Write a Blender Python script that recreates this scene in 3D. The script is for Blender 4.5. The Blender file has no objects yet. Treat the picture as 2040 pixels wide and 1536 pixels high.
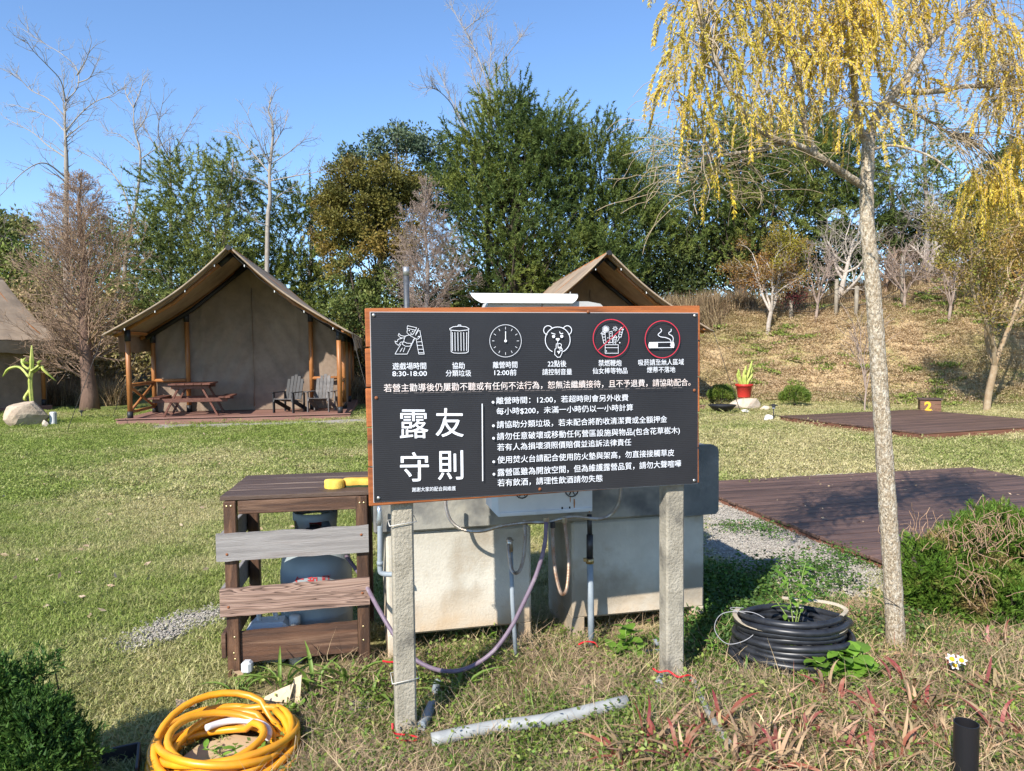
import bpy, math, random
import numpy as np
from mathutils import Vector, Matrix, Euler

# ------------------------------------------------------------------ camera, world, sun, exposure
SC = bpy.context.scene
COL = SC.collection
R = math.radians
F = 1430.0                      # focal length in pixels of the 2040 px wide photograph
CAMM = Matrix.Translation((0, 0, 1.55)) @ Euler((R(90 - 2.72), 0, 0)).to_matrix().to_4x4() @ Matrix.Rotation(R(-0.57), 4, 'Z')
cd = bpy.data.cameras.new('camera'); cam = bpy.data.objects.new('camera', cd); COL.objects.link(cam)
cam.matrix_world = CAMM
cd.sensor_width = 36; cd.lens = 36 * F / 2040; cd.clip_start = 0.05; cd.clip_end = 3000
SC.camera = cam
SUN_AZ, SUN_EL = 209.5, 37.0     # azimuth clockwise from +Y (where the sun stands), elevation
W = bpy.data.worlds.new('World'); SC.world = W; W.use_nodes = True
wn = W.node_tree.nodes; wl = W.node_tree.links
sky = wn.new('ShaderNodeTexSky'); sky.sky_type = 'NISHITA'; sky.sun_disc = False
sky.sun_elevation = R(SUN_EL); sky.sun_rotation = R(SUN_AZ)
sky.air_density = 1.0; sky.dust_density = 0.15; sky.ozone_density = 6.0; sky.altitude = 300
wn['Background'].inputs['Strength'].default_value = 0.14
wl.new(sky.outputs[0], wn['Background'].inputs['Color'])
sd = bpy.data.lights.new('sun', 'SUN'); sd.energy = 4.6; sd.angle = R(0.5); sd.color = (1, 0.94, 0.85)
so = bpy.data.objects.new('sun', sd); COL.objects.link(so)
sdir = Vector((math.sin(R(SUN_AZ)) * math.cos(R(SUN_EL)), math.cos(R(SUN_AZ)) * math.cos(R(SUN_EL)), math.sin(R(SUN_EL))))
so.rotation_euler = sdir.to_track_quat('Z', 'Y').to_euler(); so.location = sdir * 60
SC.view_settings.view_transform = 'Standard'; SC.view_settings.look = 'None'
SC.view_settings.exposure = 0.78; SC.view_settings.gamma = 1; SC.view_settings.use_curve_mapping = False
SC.render.engine = 'CYCLES'
SC.cycles.max_bounces = 6; SC.cycles.transparent_max_bounces = 4; SC.cycles.diffuse_bounces = 3
SC.cycles.caustics_reflective = False; SC.cycles.caustics_refractive = False

random.seed(7); RG = np.random.default_rng(11)

# ------------------------------------------------------------------ measuring the photograph
CR = CAMM.to_3x3(); CO = Vector((0, 0, 1.55))
def ray(u, v):
    return CR @ Vector(((u - 1020) / F, -(v - 768) / F, -1))
def P(u, v, Y):
    d = ray(u, v); return CO + d * (Y / d.y)
def G(u, v, z=0.0):
    d = ray(u, v); return CO + d * ((z - 1.55) / d.z)

# ------------------------------------------------------------------ materials
MATS = {}
def rgb(c): return (c[0], c[1], c[2], 1)
def M(name, c1, c2=None, scale=6, rough=0.75, bump=0.0, bscale=60, island=0.0, metal=0.0, stretch=(1, 1, 1),
      trans=0.0, c3=None, scale3=1.5, spec=0.4, world=False, detail=6, objrand=False, lo=0.35, hi=0.65, bdist=0.01, lo3=0.5, hi3=0.7, coat=0.0):
    if name in MATS: return MATS[name]
    m = bpy.data.materials.new(name); m.use_nodes = True; MATS[name] = m
    n = m.node_tree.nodes; l = m.node_tree.links; b = n['Principled BSDF']
    b.inputs['Roughness'].default_value = rough; b.inputs['Metallic'].default_value = metal
    b.inputs['Specular IOR Level'].default_value = spec; b.inputs['Coat Weight'].default_value = coat
    if world:
        g0 = n.new('ShaderNodeNewGeometry'); vec = g0.outputs['Position']
    else:
        tc = n.new('ShaderNodeTexCoord'); vec = tc.outputs['Object']
    mp = n.new('ShaderNodeMapping'); mp.inputs['Scale'].default_value = stretch; l.new(vec, mp.inputs['Vector'])
    if objrand:
        oi = n.new('ShaderNodeObjectInfo'); mu = n.new('ShaderNodeMath'); mu.operation = 'MULTIPLY'; mu.inputs[1].default_value = 37.0
        l.new(oi.outputs['Random'], mu.inputs[0]); cb = n.new('ShaderNodeCombineXYZ')
        for k in range(3): l.new(mu.outputs[0], cb.inputs[k])
        l.new(cb.outputs[0], mp.inputs['Location'])
    v = mp.outputs[0]
    def noise(s, det=detail):
        t = n.new('ShaderNodeTexNoise'); t.inputs['Scale'].default_value = s; t.inputs['Detail'].default_value = det
        t.inputs['Roughness'].default_value = 0.62; l.new(v, t.inputs['Vector']); return t.outputs['Fac']
    def rng(sock, a, bb):
        r = n.new('ShaderNodeMapRange'); r.inputs[1].default_value = a; r.inputs[2].default_value = bb; l.new(sock, r.inputs[0]); return r.outputs[0]
    col = None
    if c2 is not None:
        mx = n.new('ShaderNodeMix'); mx.data_type = 'RGBA'; mx.inputs[6].default_value = rgb(c1); mx.inputs[7].default_value = rgb(c2)
        l.new(rng(noise(scale), lo, hi), mx.inputs[0]); col = mx.outputs[2]
    if c3 is not None:
        mx3 = n.new('ShaderNodeMix'); mx3.data_type = 'RGBA'; l.new(rng(noise(scale3, 4), lo3, hi3), mx3.inputs[0])
        if col: l.new(col, mx3.inputs[6])
        else: mx3.inputs[6].default_value = rgb(c1)
        mx3.inputs[7].default_value = rgb(c3); col = mx3.outputs[2]
    if island > 0 or objrand:
        hs = n.new('ShaderNodeHueSaturation')
        if col: l.new(col, hs.inputs['Color'])
        else: hs.inputs['Color'].default_value = rgb(c1)
        if island > 0:
            g = n.new('ShaderNodeNewGeometry'); rs = g.outputs['Random Per Island']; amp = island
        else:
            rs = oi.outputs['Random']; amp = 0.22
        r = n.new('ShaderNodeMapRange'); r.inputs[3].default_value = 1 - amp; r.inputs[4].default_value = 1 + amp; l.new(rs, r.inputs[0])
        l.new(r.outputs[0], hs.inputs['Value'])
        if island > 0:
            r2 = n.new('ShaderNodeMapRange'); r2.inputs[3].default_value = 0.5 - 0.04 * island; r2.inputs[4].default_value = 0.5 + 0.04 * island
            wn_ = n.new('ShaderNodeMath'); wn_.operation = 'FRACT'; m7 = n.new('ShaderNodeMath'); m7.operation = 'MULTIPLY'; m7.inputs[1].default_value = 7.31
            l.new(rs, m7.inputs[0]); l.new(m7.outputs[0], wn_.inputs[0]); l.new(wn_.outputs[0], r2.inputs[0]); l.new(r2.outputs[0], hs.inputs['Hue'])
        col = hs.outputs[0]
    if col: l.new(col, b.inputs['Base Color'])
    else: b.inputs['Base Color'].default_value = rgb(c1)
    if bump > 0:
        bp = n.new('ShaderNodeBump'); bp.inputs['Strength'].default_value = bump; bp.inputs['Distance'].default_value = bdist
        l.new(noise(bscale), bp.inputs['Height']); l.new(bp.outputs[0], b.inputs['Normal'])
    if trans > 0:
        tr = n.new('ShaderNodeBsdfTranslucent'); ms = n.new('ShaderNodeMixShader'); ms.inputs[0].default_value = trans
        if col: l.new(col, tr.inputs['Color'])
        else: tr.inputs['Color'].default_value = rgb(c1)
        l.new(b.outputs[0], ms.inputs[1]); l.new(tr.outputs[0], ms.inputs[2]); l.new(ms.outputs[0], n['Material Output'].inputs['Surface'])
    return m

# ------------------------------------------------------------------ mesh builders
def mesh_np(name, V, Fc, smooth=False):
    V = np.asarray(V, dtype=np.float32).reshape(-1, 3); Fc = np.asarray(Fc, dtype=np.int32)
    me = bpy.data.meshes.new(name); k = Fc.shape[1]
    me.vertices.add(len(V)); me.vertices.foreach_set('co', V.ravel())
    me.loops.add(Fc.size); me.loops.foreach_set('vertex_index', Fc.ravel())
    me.polygons.add(len(Fc)); me.polygons.foreach_set('loop_start', np.arange(0, Fc.size, k, dtype=np.int32))
    me.polygons.foreach_set('loop_total', np.full(len(Fc), k, dtype=np.int32))
    if smooth: me.polygons.foreach_set('use_smooth', np.ones(len(Fc), dtype=bool))
    me.update(calc_edges=True); return me

def frame_axes(d):
    d = d.normalized(); a = Vector((0, 0, 1)) if abs(d.z) < 0.9 else Vector((1, 0, 0))
    x = d.cross(a).normalized(); y = x.cross(d).normalized(); return x, y

class MB:
    """collects shapes and links them as one mesh object"""
    def __init__(s): s.V = []; s.F = []; s.S = []
    def add(s, vs, fs, sm=False):
        o = len(s.V); s.V += [Vector(v) for v in vs]; s.F += [tuple(i + o for i in f) for f in fs]; s.S += [sm] * len(fs); return s
    def box(s, c, size, rot=None, bev=0.0):
        hx, hy, hz = size[0] / 2, size[1] / 2, size[2] / 2; b = min(bev, hx * .45, hy * .45, hz * .45)
        c = Vector(c); m = rot if rot is not None else Matrix.Identity(3)
        if b <= 0:
            vs = [(x, y, z) for x in (-hx, hx) for y in (-hy, hy) for z in (-hz, hz)]
            fs = [(0, 1, 3, 2), (4, 6, 7, 5), (0, 4, 5, 1), (2, 3, 7, 6), (0, 2, 6, 4), (1, 5, 7, 3)]
        else:
            vs = []; idx = {}
            for sx in (-1, 1):
                for sy in (-1, 1):
                    for sz in (-1, 1):
                        for ax in range(3):
                            h = [sx * (hx - b), sy * (hy - b), sz * (hz - b)]
                            h[ax] = (sx * hx, sy * hy, sz * hz)[ax]; idx[(sx, sy, sz, ax)] = len(vs); vs.append(tuple(h))
            fs = []
            for ax in range(3):
                o1, o2 = [a for a in range(3) if a != ax]
                for sg in (-1, 1):
                    q = []
                    for (p, r) in ((-1, -1), (1, -1), (1, 1), (-1, 1)):
                        k = [0, 0, 0]; k[ax] = sg; k[o1] = p; k[o2] = r; q.append(idx[(k[0], k[1], k[2], ax)])
                    fs.append(tuple(q))
            for ax in range(3):
                o1, o2 = [a for a in range(3) if a != ax]
                for p in (-1, 1):
                    for r in (-1, 1):
                        q = []
                        for (e, a2) in ((-1, o1), (1, o1), (1, o2), (-1, o2)):
                            k = [0, 0, 0]; k[ax] = e; k[o1] = p; k[o2] = r; q.append(idx[(k[0], k[1], k[2], a2)])
                        fs.append(tuple(q))
            for sx in (-1, 1):
                for sy in (-1, 1):
                    for sz in (-1, 1): fs.append(tuple(idx[(sx, sy, sz, a)] for a in range(3)))
        return s.add([c + m @ Vector(v) for v in vs], fs)
    def beam(s, a, b, w, h, up=(0, 0, 1), bev=0.0):
        a = Vector(a); b = Vector(b); d = (b - a); L = d.length; d.normalize(); up = Vector(up)
        x = d.cross(up).normalized(); z = x.cross(d).normalized()
        return s.box((a + b) / 2, (L, w, h), Matrix((d, x, z)).transposed(), bev)
    def tube(s, pts, r, k=8, cap=True, smooth=True):
        pts = [Vector(p) for p in pts]; n = len(pts)
        rr = r if isinstance(r, (list, tuple)) else [r] * n
        vs = []; fs = []; x = None
        for i, p in enumerate(pts):
            d = (pts[min(i + 1, n - 1)] - pts[max(i - 1, 0)])
            if d.length < 1e-9: d = Vector((0, 0, 1))
            d.normalize()
            if x is None: x, y = frame_axes(d)
            else:
                x = (x - d * x.dot(d)); x = x.normalized() if x.length > 1e-6 else frame_axes(d)[0]; y = x.cross(d).normalized()
            for j in range(k):
                a = 2 * math.pi * j / k; vs.append(p + (x * math.cos(a) + y * math.sin(a)) * rr[i])
        for i in range(n - 1):
            for j in range(k): fs.append((i * k + j, i * k + (j + 1) % k, (i + 1) * k + (j + 1) % k, (i + 1) * k + j))
        s.add(vs, fs, smooth)
        if cap:
            o = len(s.V) - len(vs); s.F += [tuple(o + j for j in range(k))[::-1], tuple(o + (n - 1) * k + j for j in range(k))]; s.S += [False, False]
        return s
    def lathe(s, prof, c=(0, 0, 0), k=24, smooth=True):
        c = Vector(c); vs = []; fs = []
        for (r, z) in prof:
            for j in range(k):
                a = 2 * math.pi * j / k; vs.append(c + Vector((r * math.cos(a), r * math.sin(a), z)))
        for i in range(len(prof) - 1):
            for j in range(k): fs.append((i * k + j, i * k + (j + 1) % k, (i + 1) * k + (j + 1) % k, (i + 1) * k + j))
        return s.add(vs, fs, smooth)
    def grid(s, fn, nu, nv, smooth=True):
        vs = [fn(i / (nu - 1), j / (nv - 1)) for i in range(nu) for j in range(nv)]
        fs = [(i * nv + j, (i + 1) * nv + j, (i + 1) * nv + j + 1, i * nv + j + 1) for i in range(nu - 1) for j in range(nv - 1)]
        return s.add(vs, fs, smooth)
    def mesh(s, name, off=None):
        me = bpy.data.meshes.new(name); o = Vector(off) if off is not None else Vector((0, 0, 0))
        me.from_pydata([v - o for v in s.V], [], s.F); me.polygons.foreach_set('use_smooth', s.S); me.update(); return me

def link(name, me, mat, parent=None, loc=(0, 0, 0), rot=None):
    o = bpy.data.objects.new(name, me); COL.objects.link(o); o.location = loc
    if rot is not None: o.rotation_euler = rot
    if mat is not None and me is not None and len(me.materials) == 0: me.materials.append(mat)
    if parent is not None: o.parent = parent
    return o
def part(name, mb, mat, parent, off=None): return link(name, mb.mesh(name, off), mat, parent)
def tag(o, label=None, cat=None, group=None, kind=None):
    if label: o['label'] = label
    if cat: o['category'] = cat
    if group: o['group'] = group
    if kind: o['kind'] = kind
    return o
def thing(name, loc, label, cat, rotz=0, group=None):
    o = bpy.data.objects.new(name, None); COL.objects.link(o); o.location = loc; o.rotation_euler = (0, 0, rotz); o.empty_display_size = 0.1
    return tag(o, label, cat, group)
def solo(name, mb, mat, loc, label, cat, group=None):
    """a thing that is one mesh, built in world coordinates, origin at its base"""
    return tag(link(name, mb.mesh(name, loc), mat, None, loc), label, cat, group)
def copy_tree(o, parent=None):
    c = o.copy(); COL.objects.link(c); c.parent = parent
    for ch in list(o.children): copy_tree(ch, c)
    return c

def leaf_quads(C, D, L, Wd, rng, fold=0.0):
    """diamond leaves: centres C, directions D (n,3), length and width arrays"""
    n = len(C); D = D / (np.linalg.norm(D, axis=1, keepdims=True) + 1e-9)
    r = rng.normal(size=(n, 3)); S = np.cross(D, r); S /= (np.linalg.norm(S, axis=1, keepdims=True) + 1e-9)
    L = np.asarray(L).reshape(-1, 1) * np.ones((n, 1)); Wd = np.asarray(Wd).reshape(-1, 1) * np.ones((n, 1))
    N = np.cross(D, S)
    V = np.stack([C, C + D * L * .45 + S * Wd / 2 + N * Wd * fold, C + D * L, C + D * L * .45 - S * Wd / 2 + N * Wd * fold], 1).reshape(-1, 3)
    Fc = np.arange(4 * n).reshape(n, 4); return V, Fc
def needle_tris(C, D, L, Wd, rng):
    n = len(C); D = D / (np.linalg.norm(D, axis=1, keepdims=True) + 1e-9)
    r = rng.normal(size=(n, 3)); S = np.cross(D, r); S /= (np.linalg.norm(S, axis=1, keepdims=True) + 1e-9)
    L = np.asarray(L).reshape(-1, 1) * np.ones((n, 1)); Wd = np.asarray(Wd).reshape(-1, 1) * np.ones((n, 1))
    V = np.stack([C - S * Wd / 2, C + S * Wd / 2, C + D * L], 1).reshape(-1, 3)
    return V, np.arange(3 * n).reshape(n, 3)
def seg_mesh(P0, P1, R0, R1, k=4):
    P0 = np.asarray(P0); P1 = np.asarray(P1); R0 = np.asarray(R0).reshape(-1, 1); R1 = np.asarray(R1).reshape(-1, 1); n = len(P0)
    D = P1 - P0; D = D / (np.linalg.norm(D, axis=1, keepdims=True) + 1e-9)
    A = np.where(np.abs(D[:, 2:3]) < .9, np.array([[0, 0, 1.]]), np.array([[1., 0, 0]]))
    X = np.cross(D, A); X /= np.linalg.norm(X, axis=1, keepdims=True) + 1e-9; Y = np.cross(X, D)
    V = np.zeros((n, 2 * k, 3))
    for j in range(k):
        a = 2 * math.pi * j / k; o = X * math.cos(a) + Y * math.sin(a)
        V[:, j] = P0 + o * R0; V[:, k + j] = P1 + o * R1
    b = (np.arange(n) * 2 * k)[:, None]
    Fc = np.concatenate([np.stack([b[:, 0] + j, b[:, 0] + (j + 1) % k, b[:, 0] + k + (j + 1) % k, b[:, 0] + k + j], 1) for j in range(k)])
    return V.reshape(-1, 3), Fc
def smooth_path(pts, n):
    """Catmull-Rom through the points"""
    pts = [Vector(p) for p in pts]; out = []
    q = [pts[0] * 2 - pts[1]] + pts + [pts[-1] * 2 - pts[-2]]; m = len(pts) - 1
    for i in range(n + 1):
        f = i / n * m; k = min(int(f), m - 1); t = f - k; a, b, c, d = q[k:k + 4]
        out.append(0.5 * ((2 * b) + (c - a) * t + (2 * a - 5 * b + 4 * c - d) * t * t + (3 * b - a - 3 * c + d) * t ** 3))
    return out
def rock_mesh(mb, c, size, seed, n=3):
    import bmesh
    bm = bmesh.new(); bmesh.ops.create_icosphere(bm, subdivisions=n, radius=1); rg = random.Random(seed)
    planes = []
    for _ in range(14):
        d = Vector((rg.gauss(0, 1), rg.gauss(0, 1), rg.gauss(0, 1))).normalized(); planes.append((d, rg.uniform(.62, .9)))
    vs = []
    for v in bm.verts:
        p = v.co.copy()
        for d, h in planes:
            k = p.dot(d)
            if k > h: p -= d * (k - h)
        p *= 1 + .03 * math.sin(9 * p.x + seed) * math.sin(8 * p.y) * math.sin(7 * p.z)
        vs.append(Vector(c) + Vector((p.x * size[0], p.y * size[1], p.z * size[2])))
    fs = [tuple(v.index for v in f.verts) for f in bm.faces]; bm.free(); return mb.add(vs, fs)
# ------------------------------------------------------------------ terrain
def ss(x, a, b):
    t = np.clip((x - a) / (b - a), 0, 1); return t * t * (3 - 2 * t)
def hgt(x, y):
    x = np.asarray(x, float); y = np.asarray(y, float)
    bed = (-.055 + .125 * ss(x, -.6, .8)) * (1 - ss(y, 3.15, 3.6)) * (1 - ss(-x, 1.6, 3)) + 0.02 * np.sin(5 * x + 1) * np.sin(4.3 * y) * (1 - ss(y, 3.4, 4))
    toe = 19.6 - 2.6 * ss(x, 4, 12) - 7 * ss(x, 12, 22)
    A = 1.0 + 1.75 * ss(x, -1, 6.5) + 1.0 * ss(x, 9, 16)
    toeL = 24.5
    hr = A * ss(y - toe, 0, 6.2 + 0 * x) * ss(x, -2.5, 4.5)
    hl = 1.3 * ss(y - toeL, 0, 6) * (1 - ss(x, -2.5, 4.5))
    hill = hr + hl + np.clip(y - 30, 0, 60) * 0.02
    w = ss(y, 15, 19)
    wob = (0.10 * np.sin(1.1 * x + .7 * y) + .04 * np.sin(2.3 * x - 1.7 * y + 1) + .02 * np.sin(3.9 * x + 2.9 * y)) * w * ss(hill, .05, .6)
    bed = bed - .038 * (1 - ss(y, 4.3, 5.0)) * (1 - ss(x, 1.5, 2.3)) * ss(x, -2.6, -1.6)
    return bed + hill + wob + .05 * ss(x, -6, -3) * ss(y, 14, 17) * (1 - ss(y, 18, 20))
def hz(x, y): return float(hgt(x, y))
def ground(x, y, dz=0): return Vector((x, y, hz(x, y) + dz))
def GR(u, v):
    """pixel to the terrain"""
    d = ray(u, v); t = 0.5
    p = CO.copy(); last = p
    while t < 200:
        p = CO + d * t
        if p.z < hz(p.x, p.y): break
        last = p; t += 0.02 * max(1, t * .5)
    return ground(last.x, last.y)

xs = np.concatenate([[-700, -400, -200, -110, -70, -45, -34], np.arange(-28, -6, .5), np.arange(-6, 6, .2), np.arange(6, 28.1, .4), [34, 45, 70, 110, 200, 400, 700]])
ys = np.concatenate([[-700, -300, -100, -40, -15, -5, -1], np.arange(0, 6, .15), np.arange(6, 34, .4), [36, 40, 48, 60, 90, 150, 300, 700, 1200]])
XX, YY = np.meshgrid(xs, ys, indexing='ij'); ZZ = hgt(XX, YY)
V = np.stack([XX, YY, ZZ], -1).reshape(-1, 3); ny = len(ys)
ii, jj = np.meshgrid(np.arange(len(xs) - 1), np.arange(ny - 1), indexing='ij')
Fc = np.stack([ii * ny + jj, (ii + 1) * ny + jj, (ii + 1) * ny + jj + 1, ii * ny + jj + 1], -1).reshape(-1, 4)
me = mesh_np('ground', V, Fc, True)

def lawn_material():
    m = bpy.data.materials.new('lawn_turf'); m.use_nodes = True; n = m.node_tree.nodes; l = m.node_tree.links; b = n['Principled BSDF']
    b.inputs['Roughness'].default_value = .9; b.inputs['Specular IOR Level'].default_value = .15
    g = n.new('ShaderNodeNewGeometry'); sep = n.new('ShaderNodeSeparateXYZ'); l.new(g.outputs['Position'], sep.inputs[0])
    def noise(s, det=6, sc=(1, 1, 1)):
        mp = n.new('ShaderNodeMapping'); mp.inputs['Scale'].default_value = sc; l.new(g.outputs['Position'], mp.inputs[0])
        t = n.new('ShaderNodeTexNoise'); t.inputs['Scale'].default_value = s; t.inputs['Detail'].default_value = det; t.inputs['Roughness'].default_value = .65
        l.new(mp.outputs[0], t.inputs['Vector']); return t.outputs['Fac']
    def rg(s, a, c, d=0, e=1):
        r = n.new('ShaderNodeMapRange'); r.inputs[1].default_value = a; r.inputs[2].default_value = c; r.inputs[3].default_value = d; r.inputs[4].default_value = e
        l.new(s, r.inputs[0]); return r.outputs[0]
    def mix(f, a, c):
        x = n.new('ShaderNodeMix'); x.data_type = 'RGBA'; l.new(f, x.inputs[0])
        for k, q in ((6, a), (7, c)):
            if isinstance(q, tuple): x.inputs[k].default_value = rgb(q)
            else: l.new(q, x.inputs[k])
        return x.outputs[2]
    def math_(op, a, c):
        x = n.new('ShaderNodeMath'); x.operation = op
        for k, q in enumerate((a, c)):
            if isinstance(q, (int, float)): x.inputs[k].default_value = q
            else: l.new(q, x.inputs[k])
        x.use_clamp = True; return x.outputs[0]
    green = mix(rg(noise(24, 8), .36, .64), (.11, .15, .03), (.25, .28, .085))
    straw = mix(rg(noise(30, 8), .36, .64), (.20, .19, .07), (.44, .38, .18))
    drym = math_('ADD', rg(noise(.35, 5), .42, .62), rg(sep.outputs['X'], -7, 3, -.35, .35))
    lawn = mix(drym, green, straw)
    hillc = mix(rg(noise(9, 9, (1, .6, 1.4)), .30, .68), (.42, .30, .165), (.58, .44, .26))
    hillc = mix(rg(noise(.9, 6), .45, .66), hillc, mix(rg(noise(12, 6), .4, .6), (.18, .20, .05), (.38, .35, .14)))
    hillc = mix(rg(noise(1.7, 6), .74, .8), hillc, (.62, .36, .19))
    base = mix(rg(sep.outputs['Z'], .10, .45), lawn, hillc)
    # forest floor beyond the crest, and the weedy bed round the sign post
    ff = mix(rg(noise(3, 6), .4, .6), (.05, .04, .022), (.14, .10, .055))
    base = mix(rg(sep.outputs['Y'], 25.5, 28), base, ff)
    bedc = mix(rg(noise(16, 8), .38, .62), (.10, .075, .04), (.27, .20, .115))
    bm_ = math_('MULTIPLY', rg(sep.outputs['Y'], 4.4, 3.4), rg(sep.outputs['X'], -1.55, -.9))
    base = mix(math_('MULTIPLY', bm_, rg(noise(4, 5), .3, .5)), base, bedc)
    l.new(base, b.inputs['Base Color'])
    bp = n.new('ShaderNodeBump'); bp.inputs['Strength'].default_value = .9; bp.inputs['Distance'].default_value = .03
    l.new(noise(38, 6), bp.inputs['Height']); l.new(bp.outputs[0], b.inputs['Normal']); return m
tag(link('ground', me, lawn_material()), 'mown campsite lawn rising to a dry grassy bank', kind='structure')

# gravel sheets lying on the turf, ragged outlines
gravel_mat = M('gravel_grit', (.25, .22, .185), (.48, .435, .375), scale=75, rough=.9, bump=.9, bscale=90, world=True, c3=(.10, .09, .08), scale3=140, lo3=.55, hi3=.62, bdist=.01)
def sheet(name, pix, mat, label, dz=.004, jit=.05, sub=9, seed=3, pts=None):
    rg = random.Random(seed); c = pts or [GR(u, v) for u, v in pix]; out = []
    for i, a in enumerate(c):
        b = c[(i + 1) % len(c)]
        for k in range(sub):
            p = a.lerp(b, k / sub); out.append((p.x + rg.uniform(-jit, jit), p.y + rg.uniform(-jit, jit)))
    cx = sum(p[0] for p in out) / len(out); cy = sum(p[1] for p in out) / len(out); mb = MB(); N = len(out); vs = []; rings = 7
    for r in range(1, rings + 1):
        for (x, y) in out:
            px = cx + (x - cx) * r / rings; py = cy + (y - cy) * r / rings; vs.append((px, py, hz(px, py) + dz))
    vs.append((cx, cy, hz(cx, cy) + dz)); fs = [(N * rings, k, (k + 1) % N) for k in range(N)]
    for r in range(rings - 1):
        for k in range(N): fs.append((r * N + k, (r + 1) * N + k, (r + 1) * N + (k + 1) % N, r * N + (k + 1) % N))
    mb.add(vs, fs, True); return tag(link(name, mb.mesh(name), mat), label, kind='structure'), out
_, strip_out = sheet('gravel_strip', [(1390, 1012), (1440, 1000), (1560, 1048), (1745, 1112), (1760, 1160), (1700, 1195), (1600, 1190), (1500, 1150), (1395, 1105)], gravel_mat, 'grey gravel strip between sink and near deck', dz=.012)
_, patch_out = sheet('gravel_patch', [(232, 1288), (300, 1250), (370, 1222), (436, 1214), (440, 1232), (380, 1250), (330, 1275), (262, 1294)], gravel_mat, 'small patch of grey gravel in the lawn', dz=.012, jit=.03)
_, apron_out = sheet('gravel_apron', None, gravel_mat, 'thin gravel line in front of the tent deck', dz=.01, jit=.06, pts=[GR(300, 846), GR(735, 834), GR(735, 841), GR(500, 849), GR(300, 853)])
path_mat = M('worn_soil', (.20, .15, .10), (.36, .28, .19), scale=20, rough=.95, bump=.6, bscale=50, world=True)
sheet('soil_path', None, path_mat, 'thin bare soil line below the dry bank', dz=.01, jit=.05, pts=[GR(1395, 822), GR(1560, 826), GR(1560, 829), GR(1395, 828)])
slab_mat = M('pale_concrete', (.42, .38, .32), (.55, .50, .43), scale=8, rough=.9, bump=.3)
sl = thing('stepping_slab', GR(1650, 952), 'pale concrete slab on the grass behind the near deck', 'slab', R(12))
part('slab', MB().box((0, .05, .015), (.95, .16, .03), bev=.005), slab_mat, sl)

# ------------------------------------------------------------------ scattering by geometry nodes (only for grass, weeds, gravel: nobody could count them)
def scatter(name, pts, src, label, scl=None, tilt=.15, rng=RG):
    pts = np.asarray(pts, dtype=np.float32); n = len(pts); me = bpy.data.meshes.new(name)
    me.vertices.add(n); me.vertices.foreach_set('co', pts.ravel())
    if scl is None: scl = rng.uniform(.7, 1.3, n)
    a = me.attributes.new('scl', 'FLOAT', 'POINT'); a.data.foreach_set('value', np.asarray(scl, dtype=np.float32))
    rot = np.stack([rng.normal(0, tilt, n), rng.normal(0, tilt, n), rng.uniform(0, 6.28, n)], 1).astype(np.float32)
    a = me.attributes.new('rot', 'FLOAT_VECTOR', 'POINT'); a.data.foreach_set('vector', rot.ravel())
    o = link(name, me, None); tag(o, label, kind='stuff')
    ng = bpy.data.node_groups.new(name, 'GeometryNodeTree')
    ng.interface.new_socket('Geometry', in_out='INPUT', socket_type='NodeSocketGeometry'); ng.interface.new_socket('Geometry', in_out='OUTPUT', socket_type='NodeSocketGeometry')
    N = ng.nodes; L = ng.links; gi = N.new('NodeGroupInput'); go = N.new('NodeGroupOutput'); ip = N.new('GeometryNodeInstanceOnPoints'); oi = N.new('GeometryNodeObjectInfo')
    oi.inputs['Object'].default_value = src; oi.inputs['As Instance'].default_value = True
    an = N.new('GeometryNodeInputNamedAttribute'); an.data_type = 'FLOAT'; an.inputs[0].default_value = 'scl'
    ar = N.new('GeometryNodeInputNamedAttribute'); ar.data_type = 'FLOAT_VECTOR'; ar.inputs[0].default_value = 'rot'
    L.new(gi.outputs[0], ip.inputs['Points']); L.new(oi.outputs['Geometry'], ip.inputs['Instance'])
    L.new(ar.outputs['Attribute'], ip.inputs['Rotation']); L.new(an.outputs['Attribute'], ip.inputs['Scale']); L.new(ip.outputs[0], go.inputs[0])
    md = o.modifiers.new('scatter', 'NODES'); md.node_group = ng; return o
def source(name, V, Fc, mat):
    me = mesh_np(name, V, Fc); me.materials.append(mat); return bpy.data.objects.new(name, me)   # not linked: only its copies are seen

def blades(n, rad, h, w, lean, rng, seg=2):
    """tuft of n curved blades"""
    a = rng.uniform(0, 6.28, n); r = rad * np.sqrt(rng.uniform(0, 1, n)); b = np.stack([r * np.cos(a), r * np.sin(a), np.zeros(n)], 1)
    az = rng.uniform(0, 6.28, n); dirh = np.stack([np.cos(az), np.sin(az), np.zeros(n)], 1); side = np.stack([-np.sin(az), np.cos(az), np.zeros(n)], 1)
    H = h * rng.uniform(.5, 1.2, n)[:, None]; Ln = lean * rng.uniform(.3, 1.3, n)[:, None]; Wd = w * rng.uniform(.7, 1.2, n)[:, None] / 2
    up = np.array([[0, 0, 1.]]); V = []
    for k in range(seg + 1):
        t = k / seg; c = b + up * H * (t - .35 * t * t * np.minimum(Ln / np.maximum(H, 1e-3), 1)) + dirh * Ln * t * t; wd = Wd * (1 - t * .92)
        V += [c - side * wd, c + side * wd]
    V = np.stack(V, 1).reshape(-1, 3); m = 2 * (seg + 1); base = np.arange(n)[:, None] * m
    Fc = np.concatenate([np.stack([base[:, 0] + 2 * k, base[:, 0] + 2 * k + 1, base[:, 0] + 2 * k + 3, base[:, 0] + 2 * k + 2], 1) for k in range(seg)])
    return V, Fc

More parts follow.
